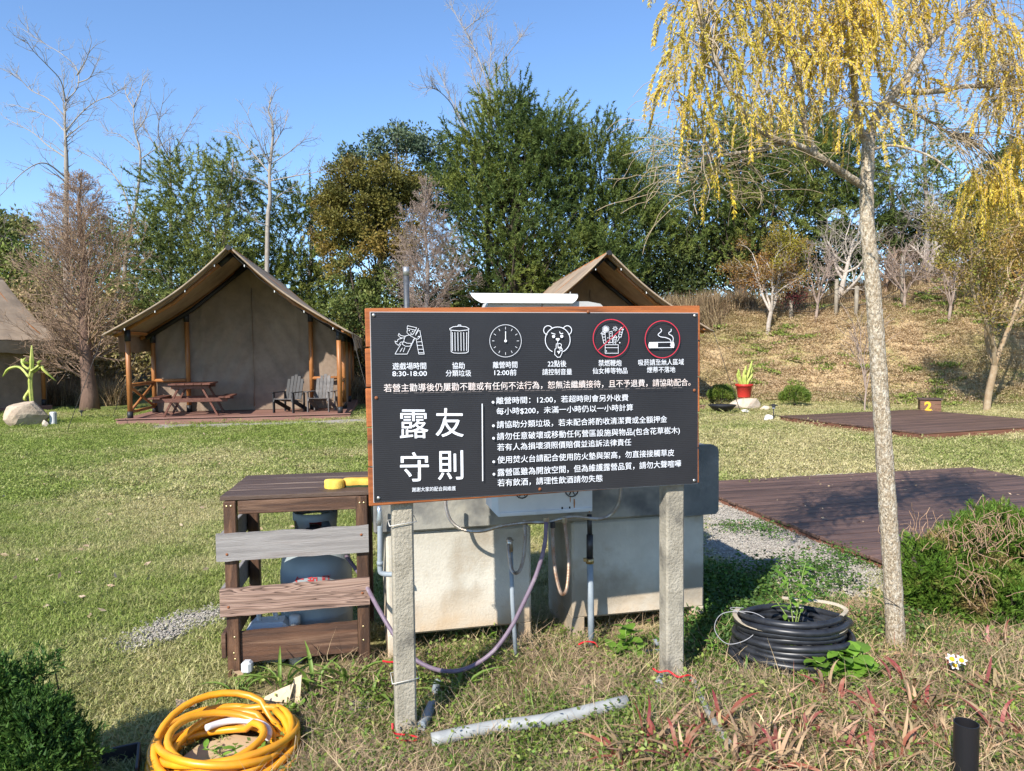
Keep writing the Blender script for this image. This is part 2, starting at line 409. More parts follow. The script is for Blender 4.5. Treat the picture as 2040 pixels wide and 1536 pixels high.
def turf_mat(name, g1, g2, s1, s2, bias):
    m = bpy.data.materials.new(name); m.use_nodes = True; n = m.node_tree.nodes; l = m.node_tree.links; b = n['Principled BSDF']
    b.inputs['Roughness'].default_value = .65; b.inputs['Specular IOR Level'].default_value = .25
    g = n.new('ShaderNodeNewGeometry'); sep = n.new('ShaderNodeSeparateXYZ'); l.new(g.outputs['Position'], sep.inputs[0])
    t = n.new('ShaderNodeTexNoise'); t.inputs['Scale'].default_value = .35; t.inputs['Detail'].default_value = 5; t.inputs['Roughness'].default_value = .65; l.new(g.outputs['Position'], t.inputs['Vector'])
    r1 = n.new('ShaderNodeMapRange'); r1.inputs[1].default_value = .42; r1.inputs[2].default_value = .62; l.new(t.outputs['Fac'], r1.inputs[0])
    r2 = n.new('ShaderNodeMapRange'); r2.inputs[1].default_value = -7; r2.inputs[2].default_value = 3; r2.inputs[3].default_value = -.35 + bias; r2.inputs[4].default_value = .35 + bias; l.new(sep.outputs['X'], r2.inputs[0])
    ri = n.new('ShaderNodeMath'); ri.operation = 'MULTIPLY_ADD'; ri.inputs[1].default_value = .8; ri.inputs[2].default_value = -.4; l.new(g.outputs['Random Per Island'], ri.inputs[0])
    a1 = n.new('ShaderNodeMath'); a1.operation = 'ADD'; l.new(r1.outputs[0], a1.inputs[0]); l.new(r2.outputs[0], a1.inputs[1])
    a2 = n.new('ShaderNodeMath'); a2.operation = 'ADD'; a2.use_clamp = True; l.new(a1.outputs[0], a2.inputs[0]); l.new(ri.outputs[0], a2.inputs[1])
    fr = n.new('ShaderNodeMath'); fr.operation = 'FRACT'; mu = n.new('ShaderNodeMath'); mu.operation = 'MULTIPLY'; mu.inputs[1].default_value = 13.7; l.new(g.outputs['Random Per Island'], mu.inputs[0]); l.new(mu.outputs[0], fr.inputs[0])
    def mix(f, a, c):
        x = n.new('ShaderNodeMix'); x.data_type = 'RGBA'; l.new(f, x.inputs[0])
        for k, q in ((6, a), (7, c)):
            if isinstance(q, tuple): x.inputs[k].default_value = rgb(q)
            else: l.new(q, x.inputs[k])
        return x.outputs[2]
    c = mix(a2.outputs[0], mix(fr.outputs[0], g1, g2), mix(fr.outputs[0], s1, s2)); l.new(c, b.inputs['Base Color'])
    tr = n.new('ShaderNodeBsdfTranslucent'); l.new(c, tr.inputs['Color']); ms = n.new('ShaderNodeMixShader'); ms.inputs[0].default_value = .3
    l.new(b.outputs[0], ms.inputs[1]); l.new(tr.outputs[0], ms.inputs[2]); l.new(ms.outputs[0], n['Material Output'].inputs['Surface']); return m
turf = turf_mat('turf_blade', (.15, .22, .035), (.33, .39, .09), (.38, .36, .13), (.66, .56, .32), .10)
rg1 = np.random.default_rng(5)
tuft_near = source('turf_tuft', *blades(90, .13, .024, .0055, .035, rg1), turf)
tuft_far = source('turf_tuft_far', *blades(110, .26, .026, .014, .045, rg1), turf)

def inside(poly, x, y):
    c = np.zeros(len(x), bool); n = len(poly)
    for i in range(n):
        x1, y1 = poly[i]; x2, y2 = poly[(i + 1) % n]
        k = ((y1 > y) != (y2 > y)) & (x < (x2 - x1) * (y - y1) / (y2 - y1 + 1e-12) + x1); c ^= k
    return c
def quad(o, ang, w, d, m=0):
    a = R(ang); e1 = Vector((math.cos(a), math.sin(a))); e2 = Vector((math.sin(a), -math.cos(a))); o = Vector(o)
    return [tuple(o + e1 * i + e2 * j) for (i, j) in ((-m, -m), (w + m, -m), (w + m, d + m), (-m, d + m))]
DECK1 = ((1.88, 7.88), 12.5, 3.8, 3.45); DECK2 = ((5.67, 15.2), 19, 3.8, 3.6)
deck1_q = quad(*DECK1); deck2_q = quad(*DECK2)
TENT = [((-6.26, 16.3), 10.0), ((2.30, 17.75), 6.4), None]
def tentquad(o, ang, m=0):
    a = R(ang); e1 = Vector((math.cos(a), math.sin(a))); e2 = Vector((-math.sin(a), math.cos(a))); o = Vector(o)
    return [tuple(o + e1 * i + e2 * j) for (i, j) in ((-2.5 - m, -.12 - m), (2.5 + m, -.12 - m), (2.5 + m, 7), (-2.5 - m, 7))]
def rand_pts(n, x0, x1, y0, y1, rng):
    x = rng.uniform(x0, x1, n); y = rng.uniform(y0, y1, n); keep = (np.abs(x) < .76 * y + .6); return x[keep], y[keep]
def avoid(x, y, polys):
    k = np.ones(len(x), bool)
    for p in polys: k &= ~inside(p, x, y)
    return x[k], y[k]
NOGRASS = [deck1_q, deck2_q, strip_out, patch_out, apron_out, tentquad(*TENT[0]), tentquad(*TENT[1])]
def lawn_pts(n, y0, y1, rng):
    x, y = rand_pts(n, -.76 * y1 - .6, .76 * y1 + .6, y0, y1, rng); x, y = avoid(x, y, NOGRASS)
    k = ~((x > -1.3) & (y < 3.75 + .2 * np.sin(5 * x))) & (hgt(x, y) < .35); return x[k], y[k]
x, y = lawn_pts(34000, 2.2, 7.5, rg1); scatter('lawn_grass', np.stack([x, y, hgt(x, y)], 1), tuft_near, 'short green and straw coloured lawn grass', rng=rg1)
x, y = lawn_pts(34000, 7.5, 20, rg1); scatter('lawn_grass', np.stack([x, y, hgt(x, y)], 1), tuft_far, 'short lawn grass further from the camera', rng=rg1)
# dry grass on the bank
bank = turf_mat('bank_blade', (.30, .28, .10), (.42, .35, .16), (.46, .33, .19), (.66, .51, .32), .22)
bank_tuft = source('bank_tuft', *blades(60, .28, .05, .02, .09, rg1), bank)
x, y = rand_pts(26000, -4, 22, 17, 27, rg1); k = hgt(x, y) > .15; x, y = avoid(x[k], y[k], NOGRASS)
scatter('bank_grass', np.stack([x, y, hgt(x, y)], 1), bank_tuft, 'dry brown mown grass on the bank', rng=rg1)
green_tuft = source('green_weed_tuft', *leaf_quads(rg1.normal(0, .13, (140, 3)) * np.array([[1, 1, .0]]) + np.array([[0, 0, .0]]), rg1.normal(0, 1, (140, 3)) + np.array([[0, 0, 1.2]]), .09, .045, rg1), M('bank_weed', (.14, .19, .035), (.28, .32, .08), scale=3, rough=.7, island=.35, trans=.25, spec=.2))
x, y = rand_pts(1600, -3, 20, 17.5, 26, rg1); nn = np.sin(1.3 * x + .4) * np.sin(1.1 * y) + rg1.uniform(-.6, .6, len(x)); k = (hgt(x, y) > .1) & (nn > .35); x, y = avoid(x[k], y[k], NOGRASS)
scatter('bank_weeds', np.stack([x, y, hgt(x, y)], 1), green_tuft, 'green weeds dotted over the dry bank', rng=rg1)
# loose gravel
pm = MB()
for i in range(14): rock_mesh(pm, (rg1.normal(0, .03), rg1.normal(0, .03), .002), (rg1.uniform(.004, .009), rg1.uniform(.004, .008), rg1.uniform(.003, .006)), i, 1)
peb_me = pm.mesh('pebble_cluster'); peb_me.materials.append(M('pebble_stone', (.22, .195, .165), (.44, .40, .345), scale=40, rough=.85, island=.45)); peb = bpy.data.objects.new('pebble_cluster', peb_me)
px = []; py = []
for poly, n in ((strip_out, 2600), (patch_out, 900)):
    a = np.array(poly); xx = rg1.uniform(a[:, 0].min(), a[:, 0].max(), n * 2); yy = rg1.uniform(a[:, 1].min(), a[:, 1].max(), n * 2); k = inside(poly, xx, yy); px += list(xx[k]); py += list(yy[k])
px = np.array(px); py = np.array(py); scatter('loose_gravel', np.stack([px, py, hgt(px, py) + .013], 1), peb, 'loose grey gravel stones on the bare ground', rng=rg1)

# ------------------------------------------------------------------ wooden decks
deck_wood = M('deck_plank_wood', (.075, .044, .034), (.17, .10, .075), scale=5, rough=.5, bump=.35, bscale=30, stretch=(.25, 6, 6), objrand=True, c3=(.03, .018, .018), scale3=2.2, lo3=.52, hi3=.72, bdist=.004, spec=.5)
deck_edge = M('deck_edge_wood', (.13, .05, .03), (.22, .10, .06), scale=4, rough=.7, bump=.3, stretch=(.3, 5, 5), objrand=True)
def deck(o, ang, w, d, top, label, pw):
    a = R(ang); t = thing('wooden_deck', (o[0], o[1], hz(o[0], o[1])), label, 'deck', a)
    n = int(d / pw); pm_ = MB().box((w / 2, 0, 0), (w, pw - .011, .025), bev=.003).mesh('plank')
    for k in range(n):
        link('plank', pm_, deck_wood, t, (RG.uniform(-.012, .012), -(k + .5) * pw, top - .0125 + RG.uniform(-.0015, .0015)))
    D = n * pw
    for (a0, a1) in (((.03, -.03), (w - .03, -.03)), ((.03, -D + .03), (w - .03, -D + .03)), ((.03, -.05), (.03, -D + .05)), ((w - .03, -.05), (w - .03, -D + .05))):
        part('edge_board', MB().beam((a0[0], a0[1], (top - .027) / 2 - .02), (a1[0], a1[1], (top - .027) / 2 - .02), .03, top + .01), deck_edge, t)
    part('joist', MB().box((w / 2, -D / 2, top - .07), (w - .12, D - .12, .05)), deck_edge, t); return t
deck(DECK1[0], DECK1[1], DECK1[2], DECK1[3], .085, 'large near deck of purple-brown planks beside the pale trunk', .14)
deck(DECK2[0], DECK2[1], DECK2[2], DECK2[3], .11, 'far deck of dark brown planks in front of the numbered box', .14)
tag(link('deck_litter', mesh_np('deck_litter', *leaf_quads(np.array([[*(Vector(DECK1[0]) + Vector((math.cos(R(12.5)), math.sin(R(12.5)))) * RG.uniform(.1, 3.6) + Vector((math.sin(R(12.5)), -math.cos(R(12.5)))) * RG.uniform(.1, 3.3)), .09] for _ in range(70)]), np.concatenate([RG.normal(0, 1, (70, 2)), RG.uniform(0, .25, (70, 1))], 1), .035, .014, RG, .1)), M('fallen_leaf', (.30, .20, .12), (.42, .32, .22), scale=8, island=.3, rough=.8)), 'small dry leaves fallen on the near deck', kind='stuff')

# ------------------------------------------------------------------ canvas tents
canvas = M('tan_canvas', (.30, .225, .155), (.38, .29, .205), scale=3, rough=.85, bump=.35, bscale=9, c3=(.20, .155, .115), scale3=1.2, lo3=.5, hi3=.75, bdist=.02, trans=.06)
wallcanvas = M('wall_canvas', (.27, .20, .145), (.20, .145, .105), scale=2.5, rough=.9, bump=.9, bscale=6, c3=(.33, .255, .19), scale3=1.3, lo3=.45, hi3=.8, bdist=.02)
pole_wood = M('orange_pole_wood', (.27, .10, .028), (.40, .165, .05), scale=5, rough=.45, stretch=(4, 4, .6), spec=.5)
black_metal = M('black_metal', (.018, .018, .02), rough=.5)
platform_wood = M('platform_wood', (.20, .10, .075), (.28, .15, .115), scale=4, rough=.65, stretch=(.4, 5, 5), bump=.2)
bulb_mat = M('white_bulb', (.8, .8, .78), rough=.2, spec=.6)
rope_mat = M('dark_rope', (.05, .045, .04), rough=.9)
def make_tent():
    t = thing('canvas_tent', (0, 0, 0), '', 'tent')
    HW, EZ, RZ, T0, T1, Z0 = 2.62, 2.0, 3.92, -.45, 7.2, .13
    def roofz(s, tt): 
        f = abs(s) / HW; base = RZ + (EZ - RZ) * f; sag = -.17 * math.sin(math.pi * min(f, 1)) * (1 - .25 * math.sin(math.pi * (tt - T0) / (T1 - T0)))
        return base + sag + .012 * math.sin(9 * tt + 3 * s)
    def panel(sg):
        mb = MB()
        for off in (0, -.02):
            mb.grid(lambda a, b: (sg * HW * a, T0 + (T1 - T0) * b, roofz(HW * a, T0 + (T1 - T0) * b) + off), 17, 40)
        return mb
    part('roof_canvas', panel(-1), canvas, t); part('roof_canvas', panel(1), canvas, t)
    # hem along the front rakes, with thickness
    for sg in (-1, 1):
        part('roof_hem', MB().tube([(sg * HW * k / 16, T0, roofz(HW * k / 16, T0) - .012) for k in range(17)], .022, 6), canvas, t)
        vb = MB()
        for off in (0, .015): vb.grid(lambda a, b: (sg * (HW - .01 - off + .03 * math.sin(12 * b) * a), T0 + .9 + (T1 - T0 - .9) * b, roofz(HW, T0 + .9 + (T1 - T0 - .9) * b) - .012 - a * (.34 + .04 * math.sin(7 * b + 1))), 4, 40)
        part('side_flap', vb, canvas, t)
    part('platform', MB().box((0, 3.4, Z0 / 2 - .01), (5.0, 7.0, Z0 + .02), bev=.008), platform_wood, t)
    part('fascia_board', MB().box((0, -.115, Z0 / 2 - .03), (5.04, .025, Z0 + .02), bev=.004), platform_wood, t)
    part('deck_nosing', MB().box((0, -.105, Z0 + .012), (5.06, .10, .022), bev=.005), platform_wood, t)
    # canvas walls
    def fw(a, b):
        s = -2.28 + 4.56 * a; top = roofz(s, 1.9) - .06; z = Z0 + .01 + (top - Z0) * b
        seam = sum(.035 * math.exp(-((s - c) / .03) ** 2) for c in (-1.15, 0.05, 1.15))
        wr = .03 * math.sin(6 * s + 3.5 * z) * math.sin(2.2 * z + s) + .02 * math.sin(17 * s + 9 * z * (1 if s > 0 else -1)) * math.exp(-((z - 1.5) / 1.2) ** 2)
        return (s, 1.9 - seam - wr, z)
    mb = MB(); mb.grid(fw, 90, 50); part('front_wall', mb, wallcanvas, t)
    for sg in (-1, 1):
        part('side_wall', MB().grid(lambda a, b: (sg * (2.27 + .012 * math.sin(11 * a + 5 * b)), 1.9 + 5.0 * a, Z0 + (roofz(2.28, 3) - .03 - Z0) * b), 30, 12), wallcanvas, t)
    part('rear_wall', MB().grid(lambda a, b: (-2.28 + 4.56 * a, 6.9, Z0 + (roofz(-2.28 + 4.56 * a, 6.9) - .03 - Z0) * b), 20, 12), wallcanvas, t)
    part('door_seam', MB().tube([(.05, 1.86, Z0 + .1), (.06, 1.85, .9), (.04, 1.86, 2), (.05, 1.87, 3.2)], .014, 6), wallcanvas, t)
    # poles and frame
    def post(s, tt, top, r=.055):
        p = part('post', MB().tube([(s, tt, Z0 + .1), (s, tt, top)], r, 12), pole_wood, t)
        part('post_shoe', MB().tube([(s, tt, Z0), (s, tt, Z0 + .17)], r * 1.15, 12), black_metal, p)
        part('post_bracket', MB().tube([(s, tt, top - .22), (s, tt, top + .03)], r * 1.18, 12), black_metal, p); return p
    for s in (-2.28, 2.28):
        for tt in (.05, 1.8, 4.3, 6.8): post(s, tt, roofz(2.28, tt) - .12)
    for s in (-1.48, 1.48): post(s, 1.78, roofz(1.48, 1.8) - .14)
    for tt in (.05, 1.78, 6.8):
        for sg in (-1, 1):
            part('rafter', MB().tube([(sg * .05, tt, RZ - .12), (sg * 1.3, tt, roofz(1.3, tt) - .09), (sg * 2.55, tt, roofz(2.55, tt) - .07)], .045, 8), pole_wood, t)
            part('rafter_bracket', MB().tube([(sg * .02, tt, RZ - .11), (sg * .30, tt, roofz(.3, tt) - .10)], .06, 8), black_metal, t)
            if tt > 1: part('rafter_sleeve', MB().tube([(sg * .02, tt - .06, RZ - .2), (sg * 1.3, tt - .06, roofz(1.3, tt) - .17), (sg * 2.4, tt - .06, roofz(2.4, tt) - .15)], .055, 8), black_metal, t)
    part('ridge_pole', MB().tube([(0, T0 - .03, RZ - .05), (0, T1, RZ - .05)], .05, 10), pole_wood, t)
    part('ridge_cap', MB().tube([(0, T0 - .05, RZ - .04), (0, T0 + .06, RZ - .04)], .06, 10), black_metal, t)
    for s in (-2.4, 2.4): part('eave_pole', MB().tube([(s, T0 + .05, roofz(2.4, 0) - .07), (s, T1 - .1, roofz(2.4, 7) - .07)], .035, 8), pole_wood, t)
    # railings with crossed braces
    for s in (-2.28, 2.28):
        rl = [part('top_rail', MB().tube([(s, .05, .88), (s, 1.8, .88)], .04, 8), pole_wood, t), part('bottom_rail', MB().tube([(s, .05, .28), (s, 1.8, .28)], .035, 8), pole_wood, t)]
        part('cross_brace', MB().tube([(s, .08, .30), (s, 1.78, .86)], .03, 8), pole_wood, t); part('cross_brace', MB().tube([(s - .01, .08, .86), (s - .01, 1.78, .30)], .03, 8), pole_wood, t)
    for sg in (-1, 1):
        part('top_rail', MB().tube([(sg * 2.28, 1.79, .92), (sg * 1.48, 1.77, .92)], .042, 8), pole_wood, t)
    # festoon of bulbs on the rakes
    wire = MB()
    for sg in (-1, 1):
        pts = []
        for k in range(25):
            f = k / 24; s = sg * 2.5 * f; z = roofz(2.5 * f, T0) - .09 - .03 * abs(math.sin(k * math.pi / 4)); pts.append((s, T0 + .05, z))
        wire.tube(pts, .005, 4)
        for k in range(3, 25, 6):
            p = Vector(pts[k]); b = MB().lathe([(.001, -.05), (.009, -.044), (.012, -.03), (.009, -.012), (.012, 0), (.001, 0)], p, 8); part('light_bulb', b, bulb_mat, t)
    part('festoon_wire', wire, rope_mat, t)
    for (a, b) in (((-2.6, T0, 2.0), (-3.1, T0 - .7, 0)), ((2.6, T0, 2.0), (3.1, T0 - .5, 0)), ((-2.6, 2.0, 1.95), (-3.3, 1.9, 0)), ((2.6, 2.0, 1.95), (3.3, 1.9, 0)), ((2.6, 3.8, 1.95), (3.3, 3.8, 0))):
        part('guy_rope', MB().tube([a, b], .007, 4), rope_mat, t)
    return t
tent = make_tent(); (tx, ty), ta = TENT[0]; tent.location = (tx, ty, 0); tent.rotation_euler.z = R(ta)
tag(tent, 'open fronted tan canvas tent with picnic table and black armchairs on its deck', group='canvas tents round the lawn')
t2 = copy_tree(tent); (tx, ty), ta = TENT[1]; t2.location = (tx, ty, 0); t2.rotation_euler.z = R(ta)
tag(t2, 'tan canvas tent whose peak shows above the right of the rules board')
# far left tent: its far eave corner stands behind the cactus rock
a3 = R(-23); E = Vector((-13.1, 21.0)); o3 = E - Vector((math.cos(a3), math.sin(a3))) * 2.62 - Vector((-math.sin(a3), math.cos(a3))) * 7.2
t3 = copy_tree(tent); t3.location = (o3.x, o3.y, 0); t3.rotation_euler.z = a3
tag(t3, 'tan canvas tent at the left edge behind the rock with a cactus')

# tent frame to world
TM = Matrix.Translation((TENT[0][0][0], TENT[0][0][1], 0)) @ Matrix.Rotation(R(TENT[0][1]), 4, 'Z')
def on_tent(s, t, z=.13): return TM @ Vector((s, t, z))
# picnic table
brown_wood = M('picnic_wood', (.10, .038, .025), (.17, .07, .045), scale=5, rough=.6, stretch=(5, .6, 5), bump=.2, objrand=True)
pt = thing('picnic_table', on_tent(-1.12, .85), 'brown wooden picnic table with attached benches on the tent deck', 'picnic table', R(10 + 4))
for k in range(5): part('tabletop_board', MB().box((-.36 + k * .18, 0, .74), (.17, 1.25, .035), bev=.004), brown_wood, pt)
for sx in (-1, 1):
    for k in range(2): part('bench_board', MB().box((sx * (.68 + k * .13), 0, .43), (.12, 1.25, .035), bev=.004), brown_wood, pt)
    for sy in (-1, 1):
        part('leg', MB().beam((sx * .22, sy * .47, .72), (sx * .58, sy * .47, .0), .04, .09, (0, 1, 0)), brown_wood, pt)
for sy in (-1, 1):
    part('bench_beam', MB().box((0, sy * .515, .375), (1.6, .04, .09), bev=.004), brown_wood, pt); part('top_beam', MB().box((0, sy * .515, .675), (.8, .04, .08), bev=.004), brown_wood, pt)
# armchairs with slatted backs
def armchair(p, rz, mat, seatm, label):
    c = thing('garden_armchair', p, label, 'chair', rz, 'slatted armchairs on the tent deck'); c.scale = (.88, .88, .88)
    tilt = Matrix.Rotation(R(-18), 3, 'X')
    for k in range(5):
        h = .72 - .045 * abs(k - 2) ** 1.5
        mb = MB(); q = Vector((-.2 + .1 * k, .22, .34)); mb.box((0, 0, h / 2), (.092, .018, h), bev=.008); mb.V = [tilt @ v + q for v in mb.V]; part('back_slat', mb, mat, c)
    for z in (.15, .5):
        mb = MB().box((0, .02, z), (.5, .02, .06)); mb.V = [tilt @ v + Vector((0, .22, .34)) for v in mb.V]; part('back_rail', mb, mat, c)
    for k in range(6): part('seat_slat', MB().beam((-.27, -.30 + .095 * k, .38 - .018 * k), (.27, -.30 + .095 * k, .38 - .018 * k), .085, .018, bev=.003), seatm, c)
    for sx in (-1, 1):
        part('arm', MB().beam((sx * .32, -.38, .56), (sx * .32, .38, .55), .12, .02, bev=.004), mat, c)
        part('front_leg', MB().box((sx * .29, -.30, .275), (.03, .09, .55), bev=.003), mat, c)
        part('side_rail', MB().beam((sx * .265, -.34, .36), (sx * .265, .52, .03), .025, .11), mat, c)
        part('back_leg', MB().box((sx * .29, .3, .275), (.03, .07, .53)), mat, c)
    return c
blk = M('black_slat', (.012, .012, .014), (.022, .022, .025), scale=8, rough=.55, objrand=True); gry = M('grey_slat', (.085, .08, .078), (.15, .14, .135), scale=8, rough=.7, objrand=True)
armchair(on_tent(1.02, .95), R(10 - 22), blk, gry, 'black armchair with a rounded slatted back, nearer the tent door')
armchair(on_tent(1.78, 1.0), R(10 - 12), gry, gry, 'grey weathered armchair beside the right post of the tent')
# ------------------------------------------------------------------ trees
def grow(segs, rng, p, d, L, r, lev, maxlev, trop=.02, wig=.12, nch=5, ang=(28, 55), start=.3, ratio=.55, taper=.35, tips=None, step=None):
    n = max(4, int(L / (step or max(.12, L / 9)))); p = np.array(p, float); d = np.array(d, float); d /= np.linalg.norm(d); r0 = r
    ch = sorted(rng.uniform(start, 1, nch if lev < maxlev else 0)); ci = 0
    for i in range(n):
        d = d + rng.normal(0, wig, 3) * (1 if lev else .45) + np.array([0, 0, trop]); d /= np.linalg.norm(d)
        q = p + d * L / n; r1 = r0 * (1 - (1 - taper) * (i + 1) / n); segs.append((p, q, r, r1, lev))
        while ci < len(ch) and ch[ci] <= (i + 1) / n:
            a = R(rng.uniform(*ang)); ax = rng.normal(size=3); ax -= d * ax.dot(d); ax /= np.linalg.norm(ax) + 1e-9
            nd = d * math.cos(a) + ax * math.sin(a)
            grow(segs, rng, q, nd, L * ratio * (1.15 - .55 * ch[ci]) * rng.uniform(.75, 1.25), r1 * .62, lev + 1, maxlev, trop, wig, max(2, int(nch * .8)), ang, .15, ratio, taper, tips, step); ci += 1
        p, r = q, r1
    if tips is not None: tips.append((p, d, lev))
def segs_to_mesh(name, segs, loc, k0=6, lev=None):
    L = [s for s in segs if lev is None or lev(s[4])]
    if not L: return None
    P0 = np.array([s[0] for s in L]) - loc; P1 = np.array([s[1] for s in L]) - loc; R0 = np.array([s[2] for s in L]); R1 = np.array([s[3] for s in L])
    V, Fc = seg_mesh(P0, P1 + (P1 - P0) * .06, R0, R1, k0); return mesh_np(name, V, Fc, True)
bark_pale = M('pale_bark', (.36, .32, .27), (.24, .21, .18), scale=9, rough=.9, bump=.5, bscale=40, stretch=(2, 2, .7))
white_bark = M('whitish_bark', (.52, .46, .39), (.33, .28, .23), scale=14, rough=.9, bump=.5, bscale=50)
bark_grey = M('grey_bark', (.30, .26, .23), (.18, .15, .13), scale=9, rough=.9, bump=.5, bscale=40)
bark_brown = M('brown_bark', (.20, .125, .09), (.12, .075, .055), scale=8, rough=.9, bump=.6, bscale=30, stretch=(3, 3, .5))
bark_dark = M('dark_bark', (.10, .075, .055), (.05, .04, .03), scale=8, rough=.9, bump=.6, bscale=30)
twig_tan = M('tan_twig', (.34, .26, .21), (.25, .19, .155), scale=5, rough=.9)
twig_red = M('reddish_twig', (.36, .25, .17), (.26, .175, .12), scale=5, rough=.9)
def fol(name, a, b, c=None, isl=.3, tr=.25): return M(name, a, b, scale=.9, rough=.6, island=isl, trans=tr, c3=c, scale3=.5, lo3=.5, hi3=.62, spec=.25, world=True, lo=.4, hi=.6)
f_pine = fol('pine_needles', (0.084, 0.119, 0.028), (0.182, 0.224, 0.049), (0.238, 0.252, 0.056))
f_fir = fol('fir_needles', (0.056, 0.091, 0.025), (0.133, 0.182, 0.042), (0.196, 0.231, 0.049))
f_soft = fol('soft_pine_needles', (0.105, 0.140, 0.042), (0.210, 0.252, 0.063), (0.280, 0.308, 0.084))
f_olive = fol('olive_leaves', (.095, .10, .025), (.19, .165, .035), (.25, .175, .04))
f_blue = fol('bluish_leaves', (0.070, 0.105, 0.063), (0.140, 0.182, 0.098))
f_leaf = fol('mixed_leaves', (0.077, 0.112, 0.028), (0.168, 0.210, 0.056), (0.224, 0.210, 0.056))
f_dark = fol('dark_leaves', (0.042, 0.063, 0.020), (0.098, 0.126, 0.035))
f_amber = fol('amber_leaves', (.27, .21, .04), (.36, .22, .06), (.18, .20, .04), .35)
f_russet = fol('russet_leaves', (.30, .15, .045), (.22, .17, .04), (.28, .24, .03), .35)
f_scrub = fol('scrub_leaves', (0.168, 0.154, 0.049), (0.364, 0.266, 0.126), (0.462, 0.336, 0.196), .35)
f_weed = fol('undergrowth_leaves', (0.070, 0.119, 0.025), (0.182, 0.238, 0.049), (0.252, 0.224, 0.084), .35)

def clump_centres(lobes, Y, n, rng, ydepth=.8, shell=.5):
    """lobes given as (u, v, ru, rv, weight) seen at depth Y; returns points of the crown volume and outward directions"""
    C = []; D = []; w = np.array([l[2] * l[3] for l in lobes], float); w /= w.sum()
    for l, m in zip(lobes, rng.multinomial(n, w)):
        dy = l[4] if len(l) > 4 else 0
        c = np.array(P(l[0], l[1], Y + dy)); rx = l[2] * (Y + dy) / F; rz = l[3] * (Y + dy) / F; ry = rx * ydepth
        d = rng.normal(size=(m, 3)); d /= np.linalg.norm(d, axis=1, keepdims=True); rad = rng.uniform(shell ** 3, 1, m) ** (1 / 3)
        bump = 1 + .13 * np.sin(4 * d[:, 0] + 3 * d[:, 2] + l[0]) * np.sin(5 * d[:, 1] + 2 * d[:, 2])
        C.append(c + d * (rad * bump)[:, None] * np.array([rx, ry, rz])); D.append(d)
    return np.concatenate(C), np.concatenate(D)
